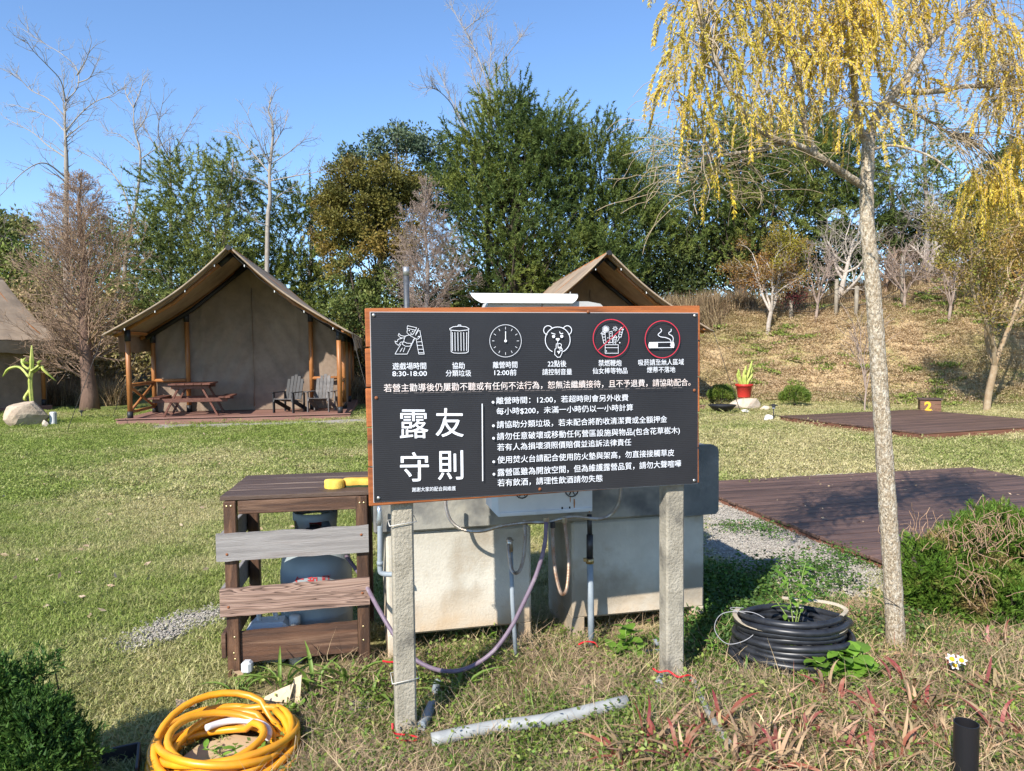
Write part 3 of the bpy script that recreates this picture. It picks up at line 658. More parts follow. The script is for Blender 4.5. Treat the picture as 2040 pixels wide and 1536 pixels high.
def tree(name, label, cat, base_uY, lobes, Y, leafmat, barkmat, n=160, kind='shoot', per=70, size=.14, wid=.03, crad=.38, trunk_r=.16, seed=1, group=None, limbs=.35, top_uv=None, shell=.5, trunk=True, updir=.5, ydepth=.8):
    rng = np.random.default_rng(seed); u, vY = base_uY; b0 = P(u, 700, Y); base = np.array([b0.x, Y, hz(b0.x, Y)])
    t = thing(name, tuple(base), label, cat, 0, group); C, D = clump_centres(lobes, Y, n, rng, ydepth, shell)
    if trunk:
        topc = C[np.argmax(C[:, 2])] if top_uv is None else np.array(P(top_uv[0], top_uv[1], Y)); segs = []
        N = 12; p = base - np.array([0, 0, .2]); path = []
        for i in range(N + 1):
            f = i / N; q = base * (1 - f) + topc * f + np.array([math.sin(f * 5 + seed) * .22, math.cos(f * 4 + seed) * .2, 0]) * f * (1 - f) * 2; path.append(q)
        part('trunk', MB().tube([Vector(q - base) - Vector((0, 0, .15 if i == 0 else 0)) for i, q in enumerate(path)], [trunk_r * (1 - .86 * i / N) * (1.35 if i == 0 else 1) for i in range(N + 1)], 10), barkmat, t)
        sel = rng.uniform(size=len(C)) < limbs * .5
        for c in C[sel]:
            hrel = (c[2] - base[2]) / max(topc[2] - base[2], .1); f = min(max(hrel - .22 * rng.uniform(.4, 1.3), .08), .93); a = path[int(f * N)]; r = trunk_r * (1 - .86 * f) * .27
            m = (a + c) / 2 + np.array([0, 0, -.08 * np.linalg.norm(c - a)]) + rng.normal(0, .06, 3) * np.linalg.norm(c - a)
            segs += [(a, (a + m) / 2, r, r * .8, 1), ((a + m) / 2, m, r * .8, r * .6, 1), (m, (m + c) / 2, r * .6, r * .42, 1), ((m + c) / 2, c, r * .42, .006, 1)]
        mm = segs_to_mesh('limbs', segs, base, 4)
        if mm: link('limbs', mm, barkmat, t)
    n = len(C); wid = wid * (1.5 if kind != 'leaf' else 1); per = int(per * (1.55 if kind != 'leaf' else 1)); size = size * (.85 if kind != 'leaf' else 1)
    if kind == 'shoot':       # upward reaching bottle brush shoots of needles
        sh = 4; ax = np.repeat(D, sh, 0) * .8 + np.array([0, 0, updir]) + rng.normal(0, .45, (n * sh, 3)); ax /= np.linalg.norm(ax, axis=1, keepdims=True)
        S = np.repeat(C, sh, 0) + rng.normal(0, crad * .5, (n * sh, 3)); pn = per; t_ = rng.uniform(0, 1, (n * sh, pn)); L = crad * 1.5 * rng.uniform(.6, 1.2, (n * sh, 1, 1))
        pts = (S[:, None] + ax[:, None] * t_[..., None] * L).reshape(-1, 3); dirs = (np.repeat(ax, pn, 0) * .75 + rng.normal(0, .62, (n * sh * pn, 3)))
        V, Fc = needle_tris(pts, dirs, size * rng.uniform(.7, 1.2, len(pts)), wid * rng.uniform(.7, 1.3, len(pts)), rng)
    elif kind == 'drape':     # fine twigs with hanging needles
        pn = per; pts = np.repeat(C, pn, 0) + rng.normal(0, crad, (n * pn, 3)) * np.array([1, 1, .55]); dirs = rng.normal(0, .6, (n * pn, 3)) + np.repeat(D, pn, 0) * .7 + np.array([0, 0, updir])
        V, Fc = needle_tris(pts, dirs, size * rng.uniform(.7, 1.3, len(pts)), wid, rng)
    else:
        pn = per; dd = rng.normal(size=(n * pn, 3)); dd /= np.linalg.norm(dd, axis=1, keepdims=True); rad = crad * rng.uniform(.3, 1, (n * pn, 1)) * np.repeat(rng.uniform(.6, 1.35, (n, 1)), pn, 0)
        pts = np.repeat(C, pn, 0) + dd * rad * np.array([1, 1, .7]); dirs = dd * .6 + rng.normal(0, .6, (n * pn, 3)) + np.array([0, 0, updir * .5])
        V, Fc = leaf_quads(pts, dirs, size * rng.uniform(.7, 1.3, len(pts)), wid * rng.uniform(.7, 1.3, len(pts)), rng, .15)
    link('crown', mesh_np('crown', V - base, Fc), leafmat, t); return t
def bare_tree(label, u, Y, vtop, barkmat, seed, r=.13, nch=9, ang=(28, 50), maxlev=3, ratio=.42, trop=.03, wig=.1, group=None, name='bare_tree', lean=0.0, start=.35, twigmat=None, cat='bare tree', twr=.004, vbase=None, taper=.3, k=5):
    rng = np.random.default_rng(seed); b0 = P(u, 700, Y); base = np.array([b0.x, Y, hz(b0.x, Y)]) if vbase is None else np.array(P(u, vbase, Y)); H = P(u, vtop, Y).z - base[2]
    t = thing(name, tuple(base), label, cat, 0, group); segs = []
    grow(segs, rng, base - np.array([0, 0, .15]), (lean, 0, 1), H * .86, r, 0, maxlev, trop, wig, nch, ang, start, ratio, taper)
    segs = [(a, b, max(c, twr), max(d, twr), l) for a, b, c, d, l in segs]
    link('trunk', segs_to_mesh('trunk', segs, base, 7, lambda l: l <= 1), barkmat, t)
    mm = segs_to_mesh('twigs', segs, base, 3, lambda l: l >= 2)
    if mm: link('twigs', mm, twigmat or barkmat, t)['kind'] = 'stuff'
    return t, segs, base
GT = 'evergreen trees behind the tents'; GB = 'leafless trees behind the tents'
# conifers and leafy trees of the backdrop, left to right
tree('leafy_tree', 'dark leafy tree at the far left edge behind the small tent', 'tree', (10, 0), [(10, 520, 75, 105), (-40, 470, 60, 70), (40, 620, 60, 70)], 29, f_leaf, bark_dark, 120, 'leaf', 90, .17, .09, .55, .2, 21, GT)
tree('pine_tree', 'soft green pine behind the left slope of the tent roof', 'tree', (400, 0), [(385, 385, 95, 60), (400, 480, 120, 90), (340, 590, 105, 90), (470, 360, 45, 45), (440, 590, 90, 80), (300, 500, 50, 60), (400, 560, 120, 80)], 26, f_soft, bark_grey, 460, 'shoot', 34, .17, .022, .5, .2, 22, GT, updir=.25)
tree('pine_tree', 'pine behind the peak and right slope of the left tent', 'tree', (600, 0), [(590, 480, 75, 85), (560, 590, 100, 100), (640, 640, 80, 80), (610, 410, 35, 40)], 27, f_pine, bark_grey, 330, 'shoot', 34, .16, .022, .5, .17, 23, GT, updir=.2)
tree('round_tree', 'round crowned olive brown tree between the tent and the rules board', 'tree', (725, 0), [(745, 385, 95, 65), (700, 430, 80, 70), (790, 440, 60, 80), (740, 510, 100, 70), (690, 350, 45, 30), (790, 360, 45, 35)], 25, f_olive, bark_dark, 330, 'leaf', 130, .10, .06, .40, .2, 24, GT, shell=.72, limbs=.3)
tree('leafy_tree', 'olive shrubby tree below the round tree beside the tent roof', 'tree', (740, 0), [(720, 620, 70, 60), (770, 600, 60, 70), (690, 560, 40, 50)], 24.5, f_leaf, bark_dark, 110, 'leaf', 90, .11, .06, .4, .12, 25, GT)
tree('leafy_tree', 'bluish green tall tree rising behind the round olive tree', 'tree', (800, 0), [(800, 280, 50, 30), (740, 305, 60, 25), (860, 300, 55, 35), (700, 322, 30, 14), (880, 380, 60, 60)], 34, f_blue, bark_grey, 120, 'leaf', 80, .17, .09, .5, .2, 26, GT)
tree('fir_tree', 'tallest dense dark green conifer rising behind the rules board', 'tree', (1020, 0), [(1010, 215, 42, 45), (1000, 290, 95, 65), (1060, 330, 105, 80), (950, 380, 75, 80), (1040, 430, 140, 95), (990, 540, 120, 90), (1120, 540, 120, 90), (1090, 270, 50, 50)], 26, f_fir, bark_dark, 780, 'shoot', 40, .15, .021, .48, .3, 27, GT, updir=.65, shell=.45)
tree('fir_tree', 'shorter dark conifer joined to the right side of the tallest one', 'tree', (1200, 0), [(1185, 300, 60, 50), (1200, 370, 90, 70), (1230, 460, 95, 80), (1180, 560, 90, 70)], 27, f_fir, bark_dark, 400, 'shoot', 38, .15, .021, .48, .2, 28, GT, updir=.6)
tree('leafy_tree', 'airy feathery green tree left of the golden tree crown', 'tree', (1290, 0), [(1290, 300, 55, 45), (1270, 380, 55, 60), (1330, 400, 60, 70), (1300, 490, 75, 70)], 28, f_soft, bark_pale, 170, 'drape', 80, .15, .022, .38, .14, 29, GT, limbs=.8)
tree('pine_tree', 'dark pine behind the golden tree, left of its trunk', 'tree', (1480, 0), [(1440, 300, 75, 60), (1480, 380, 110, 70), (1540, 330, 90, 75), (1420, 440, 80, 60), (1540, 440, 110, 60), (1460, 250, 40, 35)], 27, f_pine, bark_dark, 450, 'shoot', 38, .16, .022, .5, .24, 30, GT, updir=.15)
tree('pine_tree', 'dark pine directly behind the pale trunk of the golden tree', 'tree', (1670, 0), [(1640, 350, 75, 75), (1690, 430, 80, 60), (1600, 270, 55, 50), (1700, 320, 50, 50)], 29, f_fir, bark_dark, 290, 'shoot', 36, .16, .022, .5, .22, 31, GT, updir=.2)
tree('pine_tree', 'sparse pine with sky showing through right of the pale trunk', 'tree', (1840, 0), [(1830, 300, 60, 40), (1800, 360, 55, 35), (1880, 380, 70, 40), (1850, 240, 35, 25)], 28, f_pine, bark_grey, 90, 'shoot', 30, .16, .022, .5, .15, 32, GT, updir=.2, limbs=.9)
tree('leafy_tree', 'dark leafy tree at the right edge above the dry bank', 'tree', (1990, 0), [(1960, 420, 90, 60), (2030, 350, 70, 70), (2020, 460, 80, 60)], 28, f_dark, bark_dark, 170, 'leaf', 80, .15, .08, .5, .2, 33, GT)
tree('leafy_tree', 'dark undergrowth tree filling the gap behind the bare shrubs', 'tree', (1760, 0), [(1740, 480, 90, 55), (1820, 460, 70, 45), (1650, 500, 80, 45), (1900, 500, 90, 45)], 29, f_dark, bark_dark, 210, 'leaf', 80, .15, .08, .5, .14, 34, GT)
# low understorey that reads as a mass
for (lab, lobes, Y, mt, n, sd) in (
    ('dark undergrowth under the trees above the right tent', [(1330, 560, 70, 50), (1420, 540, 90, 60), (1520, 520, 80, 60), (1400, 480, 80, 50), (1620, 560, 80, 40)], 28, f_dark, 260, 41),
    ('green undergrowth behind the peak of the right tent', [(1060, 590, 90, 60), (1180, 600, 90, 50), (940, 600, 80, 60), (860, 640, 80, 60), (1130, 650, 160, 40)], 27, f_dark, 300, 42),
    ('scrubby undergrowth behind the left tent', [(230, 640, 80, 60), (60, 640, 100, 70), (150, 700, 120, 50), (290, 690, 60, 50), (730, 690, 60, 50)], 25, f_scrub, 260, 43),
    ('green undergrowth behind the roof of the left tent', [(330, 640, 110, 70), (480, 640, 120, 60), (620, 680, 100, 60), (560, 740, 200, 50), (100, 560, 120, 60), (20, 520, 80, 70), (240, 560, 70, 80), (200, 480, 60, 60)], 28, f_weed, 330, 44),
    ('dim far woodland seen between the trunks', [(x, 640 - 6 * (k % 3), 120, 60) for k, x in enumerate(range(-100, 2200, 150))], 40, f_dark, 520, 45)):
    rng = np.random.default_rng(sd); C, D = clump_centres(lobes, Y, n, rng, .5, .2); pn = 75; m = len(C)
    dd = rng.normal(size=(m * pn, 3)); pts = np.repeat(C, pn, 0) + dd * .38; V, Fc = leaf_quads(pts, rng.normal(size=(m * pn, 3)) + np.array([0, 0, .4]), .16 * Y / 27, .075 * Y / 27, rng, .15)
    tag(link('undergrowth', mesh_np('undergrowth', V, Fc), mt), lab, kind='stuff')
# rough brown grass bank beside the right tent and tall grasses
tall = source('tall_dry_grass', *blades(60, .28, .75, .03, .5, rg1, 3), M('tall_dry_grass_blade', (.22, .16, .09), (.38, .28, .17), scale=4, rough=.9, island=.4, trans=.2, spec=.15))
pts = []
for (u0, u1, Y0, Y1, n) in ((1290, 1450, 23.5, 27, 170), (1450, 2040, 24.5, 27, 240), (-10, 240, 22, 27, 260), (690, 800, 22, 26, 60)):
    for _ in range(n):
        Yq = RG.uniform(Y0, Y1); q = P(RG.uniform(u0, u1), 700, Yq); pts.append((q.x, Yq, hz(q.x, Yq)))
scatter('tall_grass', np.array(pts), tall, 'rough tall dry grass along the foot of the trees')
# leafless trees
def sketched_tree(label, Y, trunk, limbs, r0, barkmat, seed, twn=1.0, twL=.9, ang=(25, 60)):
    """leafless tree whose leader and main limbs follow the ones in view, fine branches grown on them"""
    rng = np.random.default_rng(seed); b = P(trunk[0][0], 700, Y); base = np.array([b.x, Y, hz(b.x, Y)]); t = thing('bare_tree', tuple(base), label, 'bare tree', 0, GB)
    mb = MB(); segs = []
    tp = [Vector((base[0], Y, base[2] - .2))] + [P(u, v, Y) for u, v in trunk[1:]]
    H = tp[-1].z - base[2]; paths = [(smooth_path(tp, 26), r0, .018, .35)]
    for L in limbs:
        a = P(L[0][0], L[0][1], Y); k = min(paths[0][0], key=lambda q: (q - a).length); side = rng.choice([-1, 1]) * rng.uniform(.2, .6); n = len(L)
        pts = [k if (k - a).length < .6 else a] + [P(u, v, Y + side * (i + 1) * 1.1) for i, (u, v) in enumerate(L[1:])]; fr = max(0, min(1, (a.z - base[2]) / H)); paths.append((smooth_path(pts, 16), max(.028, r0 * (1 - .8 * fr) * .62), .010, .12))
    for q, ra, rb, st in paths:
        n = len(q) - 1; rr = [(ra + (rb - ra) * (i / n) ** .8) * .78 for i in range(n + 1)]; mb.tube([v - Vector(base) for v in q], rr, 7)
        ln = sum((q[i + 1] - q[i]).length for i in range(n)); m = int(ln * 5.2 * twn * (1 - st))
        for _ in range(m):
            f = rng.uniform(st, 1) * n; i = min(int(f), n - 1); o = np.array(q[i].lerp(q[i + 1], f - i)); d = np.array((q[i + 1] - q[i]).normalized()); a = R(rng.uniform(*ang)); ax = rng.normal(size=3); ax -= d * ax.dot(d); ax /= np.linalg.norm(ax)
            grow(segs, rng, o, d * math.cos(a) + ax * math.sin(a) + np.array([0, 0, .25]), twL * rng.uniform(.4, 1.2) * (1.1 - .4 * f / n), max(.012, rr[i] * .3), 1, 2, .05, .16, 4, (25, 50), .2, .5, .3)
        grow(segs, rng, np.array(q[-1]), np.array((q[-1] - q[-2]).normalized()), twL * .7, rb, 1, 2, .03, .15, 4, (25, 50), .2, .5, .3)
    part('trunk', mb, barkmat, t); segs = [(a, b, max(c, .0042), max(d, .0042), l) for a, b, c, d, l in segs]; link('twigs', segs_to_mesh('twigs', segs, base, 3), barkmat, t)['kind'] = 'stuff'
sketched_tree('tallest leafless pale tree at the left with sky behind its crown', 25, [(136, 800), (132, 560), (132, 343), (131, 290), (129, 234), (131, 202)], [
    [(131, 202), (155, 173), (153, 137), (125, 109), (89, 87), (48, 60)], [(131, 202), (121, 161), (97, 133), (66, 101), (52, 80)], [(129, 234), (97, 198), (62, 180), (36, 153), (22, 145)], [(130, 262), (105, 238), (70, 222), (25, 208)],
    [(131, 318), (95, 290), (65, 264), (12, 236)], [(131, 262), (161, 226), (190, 203), (222, 190), (238, 178)], [(153, 150), (172, 118), (182, 85)], [(131, 280), (155, 255), (175, 240)], [(155, 165), (178, 155), (190, 130)], [(132, 350), (90, 325), (50, 340), (5, 385)], [(131, 240), (126, 190), (128, 150)]], .17, bark_pale, 3, .8, .9)
sketched_tree('slim leafless tree with two leaders between cypress and pine', 27, [(246, 800), (248, 553), (262, 444), (272, 400), (280, 311), (268, 258), (266, 215)], [
    [(266, 215), (282, 174), (284, 160)], [(266, 215), (252, 190), (248, 165)], [(262, 444), (244, 375), (214, 335), (178, 311), (150, 300)], [(280, 311), (320, 290), (345, 270)], [(278, 300), (240, 270), (215, 262)], [(272, 265), (290, 235), (300, 205)], [(262, 450), (210, 430), (170, 400)]], .13, bark_pale, 5, .9, .9)
sketched_tree('broken topped leafless tree rising out of the soft pine', 27.5, [(342, 800), (340, 560), (340, 380), (339, 330), (338, 285)], [
    [(339, 323), (312, 295), (290, 258), (278, 250)], [(339, 320), (316, 270), (318, 235), (325, 200)], [(340, 310), (365, 270), (385, 235)], [(339, 340), (380, 310), (420, 295)], [(339, 350), (300, 330), (270, 325)]], .13, bark_grey, 8, 1.0, .9)
sketched_tree('leafless white barked tree behind the peak of the left tent', 25, [(528, 800), (533, 464), (538, 400), (537, 343), (543, 282), (543, 245), (535, 220), (541, 198)], [
    [(537, 345), (500, 300), (470, 270), (450, 262)], [(537, 380), (505, 360), (470, 350), (455, 330)], [(538, 335), (515, 280), (492, 226)], [(538, 360), (590, 350), (620, 345), (646, 339)], [(540, 330), (580, 300), (610, 275)], [(543, 290), (565, 255), (570, 235)], [(533, 470), (510, 440), (490, 415)], [(538, 400), (570, 380), (600, 372)], [(540, 330), (530, 300), (527, 284)]], .125, bark_pale, 12, 1.0, .8)
sketched_tree('leafless tree whose pale fan of branches tops the tall conifer', 28, [(975, 800), (972, 500), (973, 330), (975, 212), (972, 170)], [
    [(972, 170), (950, 108), (931, 71), (912, 37), (900, 15)], [(972, 170), (1000, 125), (1029, 87), (1040, 70)], [(972, 170), (978, 100), (975, 60)], [(973, 300), (925, 258), (900, 208), (871, 179), (850, 175)], [(930, 262), (895, 190), (879, 154)], [(974, 230), (945, 160), (935, 120)], [(975, 212), (1000, 180), (1020, 150)], [(925, 60), (950, 40), (975, 22)], [(973, 250), (955, 190), (960, 130)]], .18, bark_pale, 13, 1.4, 1.1, (15, 42))
bare_tree('short leafless tree left of the tallest one at the frame edge', 10, 27, 400, bark_grey, 15, .09, 10, (30, 60), 3, .45, .02, .15, GB)
bare_tree('leafless multi branched tree right of the pale trunk on the crest', 1850, 25.5, 400, white_bark, 17, .13, 9, (30, 60), 3, .62, .03, .14, GB, start=.15)
bare_tree('pale leafless tree on the crest just left of the pale trunk', 1665, 25, 440, white_bark, 18, .12, 9, (35, 65), 3, .62, .03, .14, GB, start=.12)
bare_tree('thin leafless tree behind, between the two pines at right', 1760, 29, 300, bark_grey, 19, .1, 12, (30, 60), 4, .45, .02, .13, GB, start=.25)
bare_tree('low spreading leafless shrub tree near the right edge of the crest', 1945, 24, 470, twig_tan, 20, .08, 9, (30, 60), 3, .65, .02, .13, GB, start=.05)
bare_tree('reddish leafless shrub tree right behind the pale trunk', 1760, 24.5, 480, twig_red, 30, .07, 9, (30, 60), 3, .65, .02, .13, GB, start=.05)
def conical(label, u, Y, vtop, vbase, halfw, matb, matt, seed, nb, r, lift=.5, cat='bare tree', low=.12, fine=3):
    """leafless conifer: straight trunk with many thin rising branches"""
    rng = np.random.default_rng(seed); b0 = P(u, 700, Y); base = np.array([b0.x, Y, hz(b0.x, Y)]); H = P(u, vtop, Y).z - base[2]; Wd = halfw * Y / F
    t = thing('bare_cypress', tuple(base), label, cat); N = 14
    path = [base + np.array([.05 * math.sin(k), .05 * math.cos(k * 1.3), H * k / N]) for k in range(N + 1)]
    part('trunk', MB().tube([Vector(q - base) - Vector((0, 0, .2 if i == 0 else 0)) for i, q in enumerate(path)], [r * (1 - .93 * i / N) * (1.5 if i == 0 else 1.12 if i == 1 else 1) for i in range(N + 1)], 12), matb, t)
    segs = []
    for k in range(nb):
        f = low + (1 - low) * rng.uniform(0, 1) ** .95 * .96; a = base + np.array([0, 0, H * f]); az = rng.uniform(0, 6.283)
        L = Wd * (math.sin(math.pi * min(1, (1 - f) * 1.05 + .0)) ** .6 if f > .55 else (.75 + .45 * (f / .55))) * rng.uniform(.6, 1.1); L = max(L * (1 - f) ** .25, .25)
        d = np.array([math.cos(az), math.sin(az), lift * rng.uniform(.6, 1.5)]); s0 = []
        grow(s0, rng, a, d, L * 1.1, max(.006, r * .16 * (1.1 - f)), 1, 1 + fine - 1, .04, .12, 8, (25, 50), .12, .42, .3); segs += s0
    segs = [(a, b, max(c, .0042), max(d, .0042), l) for a, b, c, d, l in segs]
    link('branches', segs_to_mesh('branches', segs, base, 3), matt, t); return t
conical('brown leafless cypress with flared trunk between the two left tents', 172, 20, 340, 820, 135, bark_brown, twig_red, 51, 190, .20, .75)
conical('pale grey conical leafless tree behind the left part of the rules board', 852, 23, 345, 0, 92, bark_grey, twig_tan, 52, 170, .12, .8, fine=3)

ochre_bark = M('ochre_bark', (.42, .33, .22), (.30, .20, .11), scale=6, rough=.9, bump=.4, bscale=40)
# small trees on and below the bank
def orchard_tree(label, u, v, vtop, spread, barkm, leafm, seed, r, nleaf, leafsize, Y=None, name='small_tree', lev=3, start=.12, cat='tree'):
    g = GR(u, v) if Y is None else ground(P(u, v, Y).x, Y); rng = np.random.default_rng(seed); base = np.array(g); H = P(u, vtop, g.y).z - g.z; segs = []; tips = []
    nst = 5
    sp = spread * g.y / F
    grow(segs, rng, base - np.array([0, 0, .1]), (.05, 0, 1), H * .28, r, 0, 0, .02, .08, 0, (0, 1), .5, .5, .85)
    p = segs[-1][1]
    for k in range(nst):
        az = 6.283 * k / nst + rng.uniform(-.4, .4); d = (math.cos(az) * sp / H * 1.1, math.sin(az) * sp / H * 1.1, 1)
        grow(segs, rng, p, d, H * .78, r * .6, 1, lev, .03, .13, 9, (25, 55), .15, .45, .3, tips)
    segs = [(a, b, max(c, .005), max(d, .005), l) for a, b, c, d, l in segs]; t = thing(name, tuple(base), label, cat)
    link('trunk', segs_to_mesh('trunk', segs, base, 7), barkm, t)
    if nleaf:
        A = np.array([s[1] for s in segs if s[4] >= 2]); C = A[rng.integers(0, len(A), nleaf)] + rng.normal(0, .09, (nleaf, 3)); V, Fc = leaf_quads(C - base, rng.normal(size=(nleaf, 3)), leafsize * rng.uniform(.6, 1.3, nleaf), leafsize * .5, rng, .15)
        link('foliage', mesh_np('foliage', V, Fc), leafm, t)
    return t
orchard_tree('small russet leaved tree with white trunk at the left of the bank crest', 1530, 655, 490, 75, white_bark, f_russet, 61, .075, 14000, .06)
orchard_tree('amber leaved tree with whitish forked trunk at the foot of the bank', 1965, 832, 450, 140, ochre_bark, f_amber, 62, .085, 15000, .065, Y=16.6, start=.05)
orchard_tree('thin bare sapling standing on the bank behind the near deck', 1722, 822, 640, 22, twig_tan, None, 63, .022, 0, .05, lev=2, name='sapling', cat='sapling')
orchard_tree('golden brown shrubby tree at the right edge up on the bank', 2030, 700, 430, 120, twig_tan, f_amber, 64, .08, 15000, .08, Y=20.5)
for (u, v, vt, sp, sd, m_, lab) in ((1625, 632, 500, 45, 101, twig_tan, 'bare tan shrub tree on the crest left of the pale trunk'), (1800, 615, 490, 60, 103, twig_tan, 'bare tan shrub tree beside the tall fence post'), (1890, 640, 500, 55, 104, twig_tan, 'bare tan shrub tree left of the amber tree')):
    orchard_tree(lab, u, v, vt, sp, m_, None, sd, .05, 0, .05, name='bare_shrub', lev=3, cat='shrub')
orchard_tree('small maroon leaved shrub on the crest right of the russet tree', 1580, 628, 585, 18, bark_dark, fol('maroon_leaves', (.16, .02, .03), (.25, .04, .05)), 65, .02, 500, .06, name='shrub', cat='shrub')
# posts and wires along the crest
cf = thing('wire_fence', tuple(GR(1665, 622)), 'post and wire fence along the crest of the bank', 'fence'); fb = Vector(cf.location); tops = []
fpost = M('fence_post', (.30, .26, .20), (.2, .17, .13), scale=6, rough=.9)
for (u, v, h) in ((1575, 632, 40), (1665, 625, 72), (1705, 624, 60), (1797, 604, 95), (1900, 600, 60), (1990, 596, 70)):
    g = GR(u, v); Hh = h * g.y / F; part('post', MB().tube([g - fb - Vector((0, 0, .2)), g - fb + Vector((.02, 0, Hh))], .06, 8), fpost, cf); tops.append((g - fb, Hh))
for k in range(len(tops) - 1):
    for q in (.35, .65, .9): part('wire', MB().tube([tops[k][0] + Vector((0, 0, tops[k][1] * q)), (tops[k][0] + tops[k + 1][0]) / 2 + Vector((0, 0, (tops[k][1] + tops[k + 1][1]) / 2 * q - .12)), tops[k + 1][0] + Vector((0, 0, tops[k + 1][1] * q))], .012, 4), rope_mat, cf)

# ------------------------------------------------------------------ things on the far lawn
stone_mat = M('warm_rock', (.38, .29, .21), (.52, .42, .31), scale=4, rough=.9, bump=.8, bscale=14, c3=(.24, .17, .12), scale3=3, bdist=.02)
stone_pale = M('pale_rock', (.45, .36, .27), (.60, .51, .41), scale=5, rough=.9, bump=.6, bscale=14, c3=(.5, .3, .17), scale3=4)
def rock(u, v, size, seed, label, mat=stone_mat, dz=.1, Y=None, rz=0):
    g = GR(u, v); mb = MB(); rock_mesh(mb, g + Vector((0, size[1] * .6, size[2] * .75)), size, seed); return solo('rock', mb, mat, g, label, 'rock')
rock(40, 850, (.50, .38, .36), 5, 'large weathered boulder at the left edge below the cactus')
rock(1488, 816, (.44, .34, .2), 9, 'pale boulder under the red flowerpot', stone_pale)
rock(1526, 818, (.13, .11, .075), 11, 'small rounded stone right of the pale boulder', stone_pale)
rock(1486, 822, (.12, .1, .05), 12, 'small white stone in front of the pale boulder', M('white_rock', (.6, .57, .53), (.7, .67, .63), scale=8, rough=.9))
rock(1533, 838, (.12, .08, .08), 13, 'white stone beside the path light at the far deck corner', M('white_rock', (.6, .57, .53)))
rock(88, 853, (.07, .06, .11), 14, 'small upright stone leaning on the large boulder', stone_pale)
g = GR(92, 848); solo('white_box', MB().box(g + Vector((0, .25, .15)), (.12, .12, .3), bev=.02), M('white_plastic_box', (.5, .5, .5), rough=.6), g, 'small white box right of the large boulder', 'box')
cact = M('cactus_flesh', (.30, .36, .07), (.46, .46, .12), scale=8, rough=.5, c3=(.25, .34, .05), scale3=5, spec=.4)
def arm(mb, pts, r, ribs=4):
    pts = smooth_path(pts, 14); k = ribs * 4
    o = len(mb.V); mb.tube(pts, [r * (1 - .75 * max(0, (i / 14 - .8)) / .2) for i in range(15)], k)
    for i in range(15):
        for j in range(k):
            v = mb.V[o + i * k + j]; c = pts[i]; s = .72 + .42 * abs(math.cos(ribs * math.pi * j / k)) + .06 * ((i % 2) * 2 - 1); mb.V[o + i * k + j] = c + (v - c) * s
g = P(66, 802, 16.2); ct = thing('cactus', g, 'tall yellow green branching cactus growing on the large boulder', 'cactus')
S = 16.2 / F
def cp(du, dv): return (du * S, 0, -dv * S)
mb = MB(); arm(mb, [cp(-2, 12), cp(-4, -40), cp(0, -70), cp(2, -114)], .045); part('stem', mb, cact, ct)
for q in ([cp(-2, -50), cp(-25, -70), cp(-45, -68), cp(-64, -52)], [cp(0, -60), cp(16, -72), cp(28, -66), cp(46, -42)], [cp(-2, -66), cp(-14, -72), cp(-22, -78), cp(-26, -88)], [cp(0, -62), cp(10, -74), cp(18, -80), cp(24, -84)], [cp(-4, -66), cp(-6, -76), cp(-12, -82), cp(-14, -90)], [cp(-6, -30), cp(-10, -24), cp(-12, -10), cp(-12, -2)]):
    mb = MB(); arm(mb, [Vector(a) + Vector((0, RG.uniform(-.1, .1), 0)) for a in q], .026); part('arm', mb, cact, ct)
# red pot with cactus on the pale boulder
pb = GR(1488, 816) + Vector((0, .22, .30)); pot = thing('flowerpot', pb, 'red flowerpot standing on the pale boulder', 'flowerpot')
red_pot = M('red_plastic_pot', (.50, .035, .025), (.42, .03, .02), scale=5, rough=.45, bump=.3, bscale=30)
part('pot_body', MB().lathe([(.001, 0), (.15, 0), (.155, .02), (.19, .27), (.215, .275), (.22, .33), (.195, .335), (.18, .30), (.001, .28)], k=28), red_pot, pot)
part('soil', MB().lathe([(.001, .295), (.19, .29)], k=20), M('potting_soil', (.06, .04, .03)), pot)
pc = thing('cactus', pb + Vector((0, 0, .29)), 'bright yellow green cactus clump growing in the red flowerpot', 'cactus')
for (x, y, h, l) in ((-.13, 0, .33, -.04), (-.08, .05, .42, -.05), (-.03, -.04, .40, .02), (.02, .05, .5, .04), (.06, -.03, .44, .07), (.10, .02, .62, .10), (.13, .04, .48, .09), (.0, -.09, .28, .0), (-.1, -.06, .22, -.03), (.08, -.09, .3, .1)):
    mb = MB(); arm(mb, [(x * .6, y, 0), (x * .9, y, h * .35), (x + l * .6, y, h * .7), (x + l, y, h)], .032); part('stem', mb, cact, pc)
bush_g = M('box_bush_leaf', (.07, .13, .015), (.16, .22, .03), scale=6, rough=.6, island=.3, trans=.2, c3=(.2, .22, .05), scale3=4)
def round_bush(u, v, rpx, label, seed):
    g = GR(u, v); r = rpx * g.y / F; rng = np.random.default_rng(seed); n = 4200; d = rng.normal(size=(n, 3)); d[:, 2] = np.abs(d[:, 2]) * 1.0 - .15; d /= np.linalg.norm(d, axis=1, keepdims=True)
    rr = r * rng.uniform(.78, 1.06, (n, 1)) * (1 + .06 * np.sin(7 * d[:, :1] + 5 * d[:, 2:3])); C = d * rr * np.array([1, 1, .95]) + np.array([0, 0, r * .62])
    V, Fc = needle_tris(C, d + rng.normal(0, .5, (n, 3)) + np.array([0, 0, .4]), .06, .02, rng); t = thing('round_bush', tuple(g), label, 'bush')
    link('foliage', mesh_np('foliage', V, Fc), bush_g, t); part('stem', MB().tube([(0, 0, -.05), (0, 0, .25), (.05, 0, .4)], .03, 6), bark_dark, t)
round_bush(1437, 803, 25, 'clipped round bush left of the pale boulder', 71); round_bush(1583, 811, 27, 'clipped round bush right of the red flowerpot', 72)
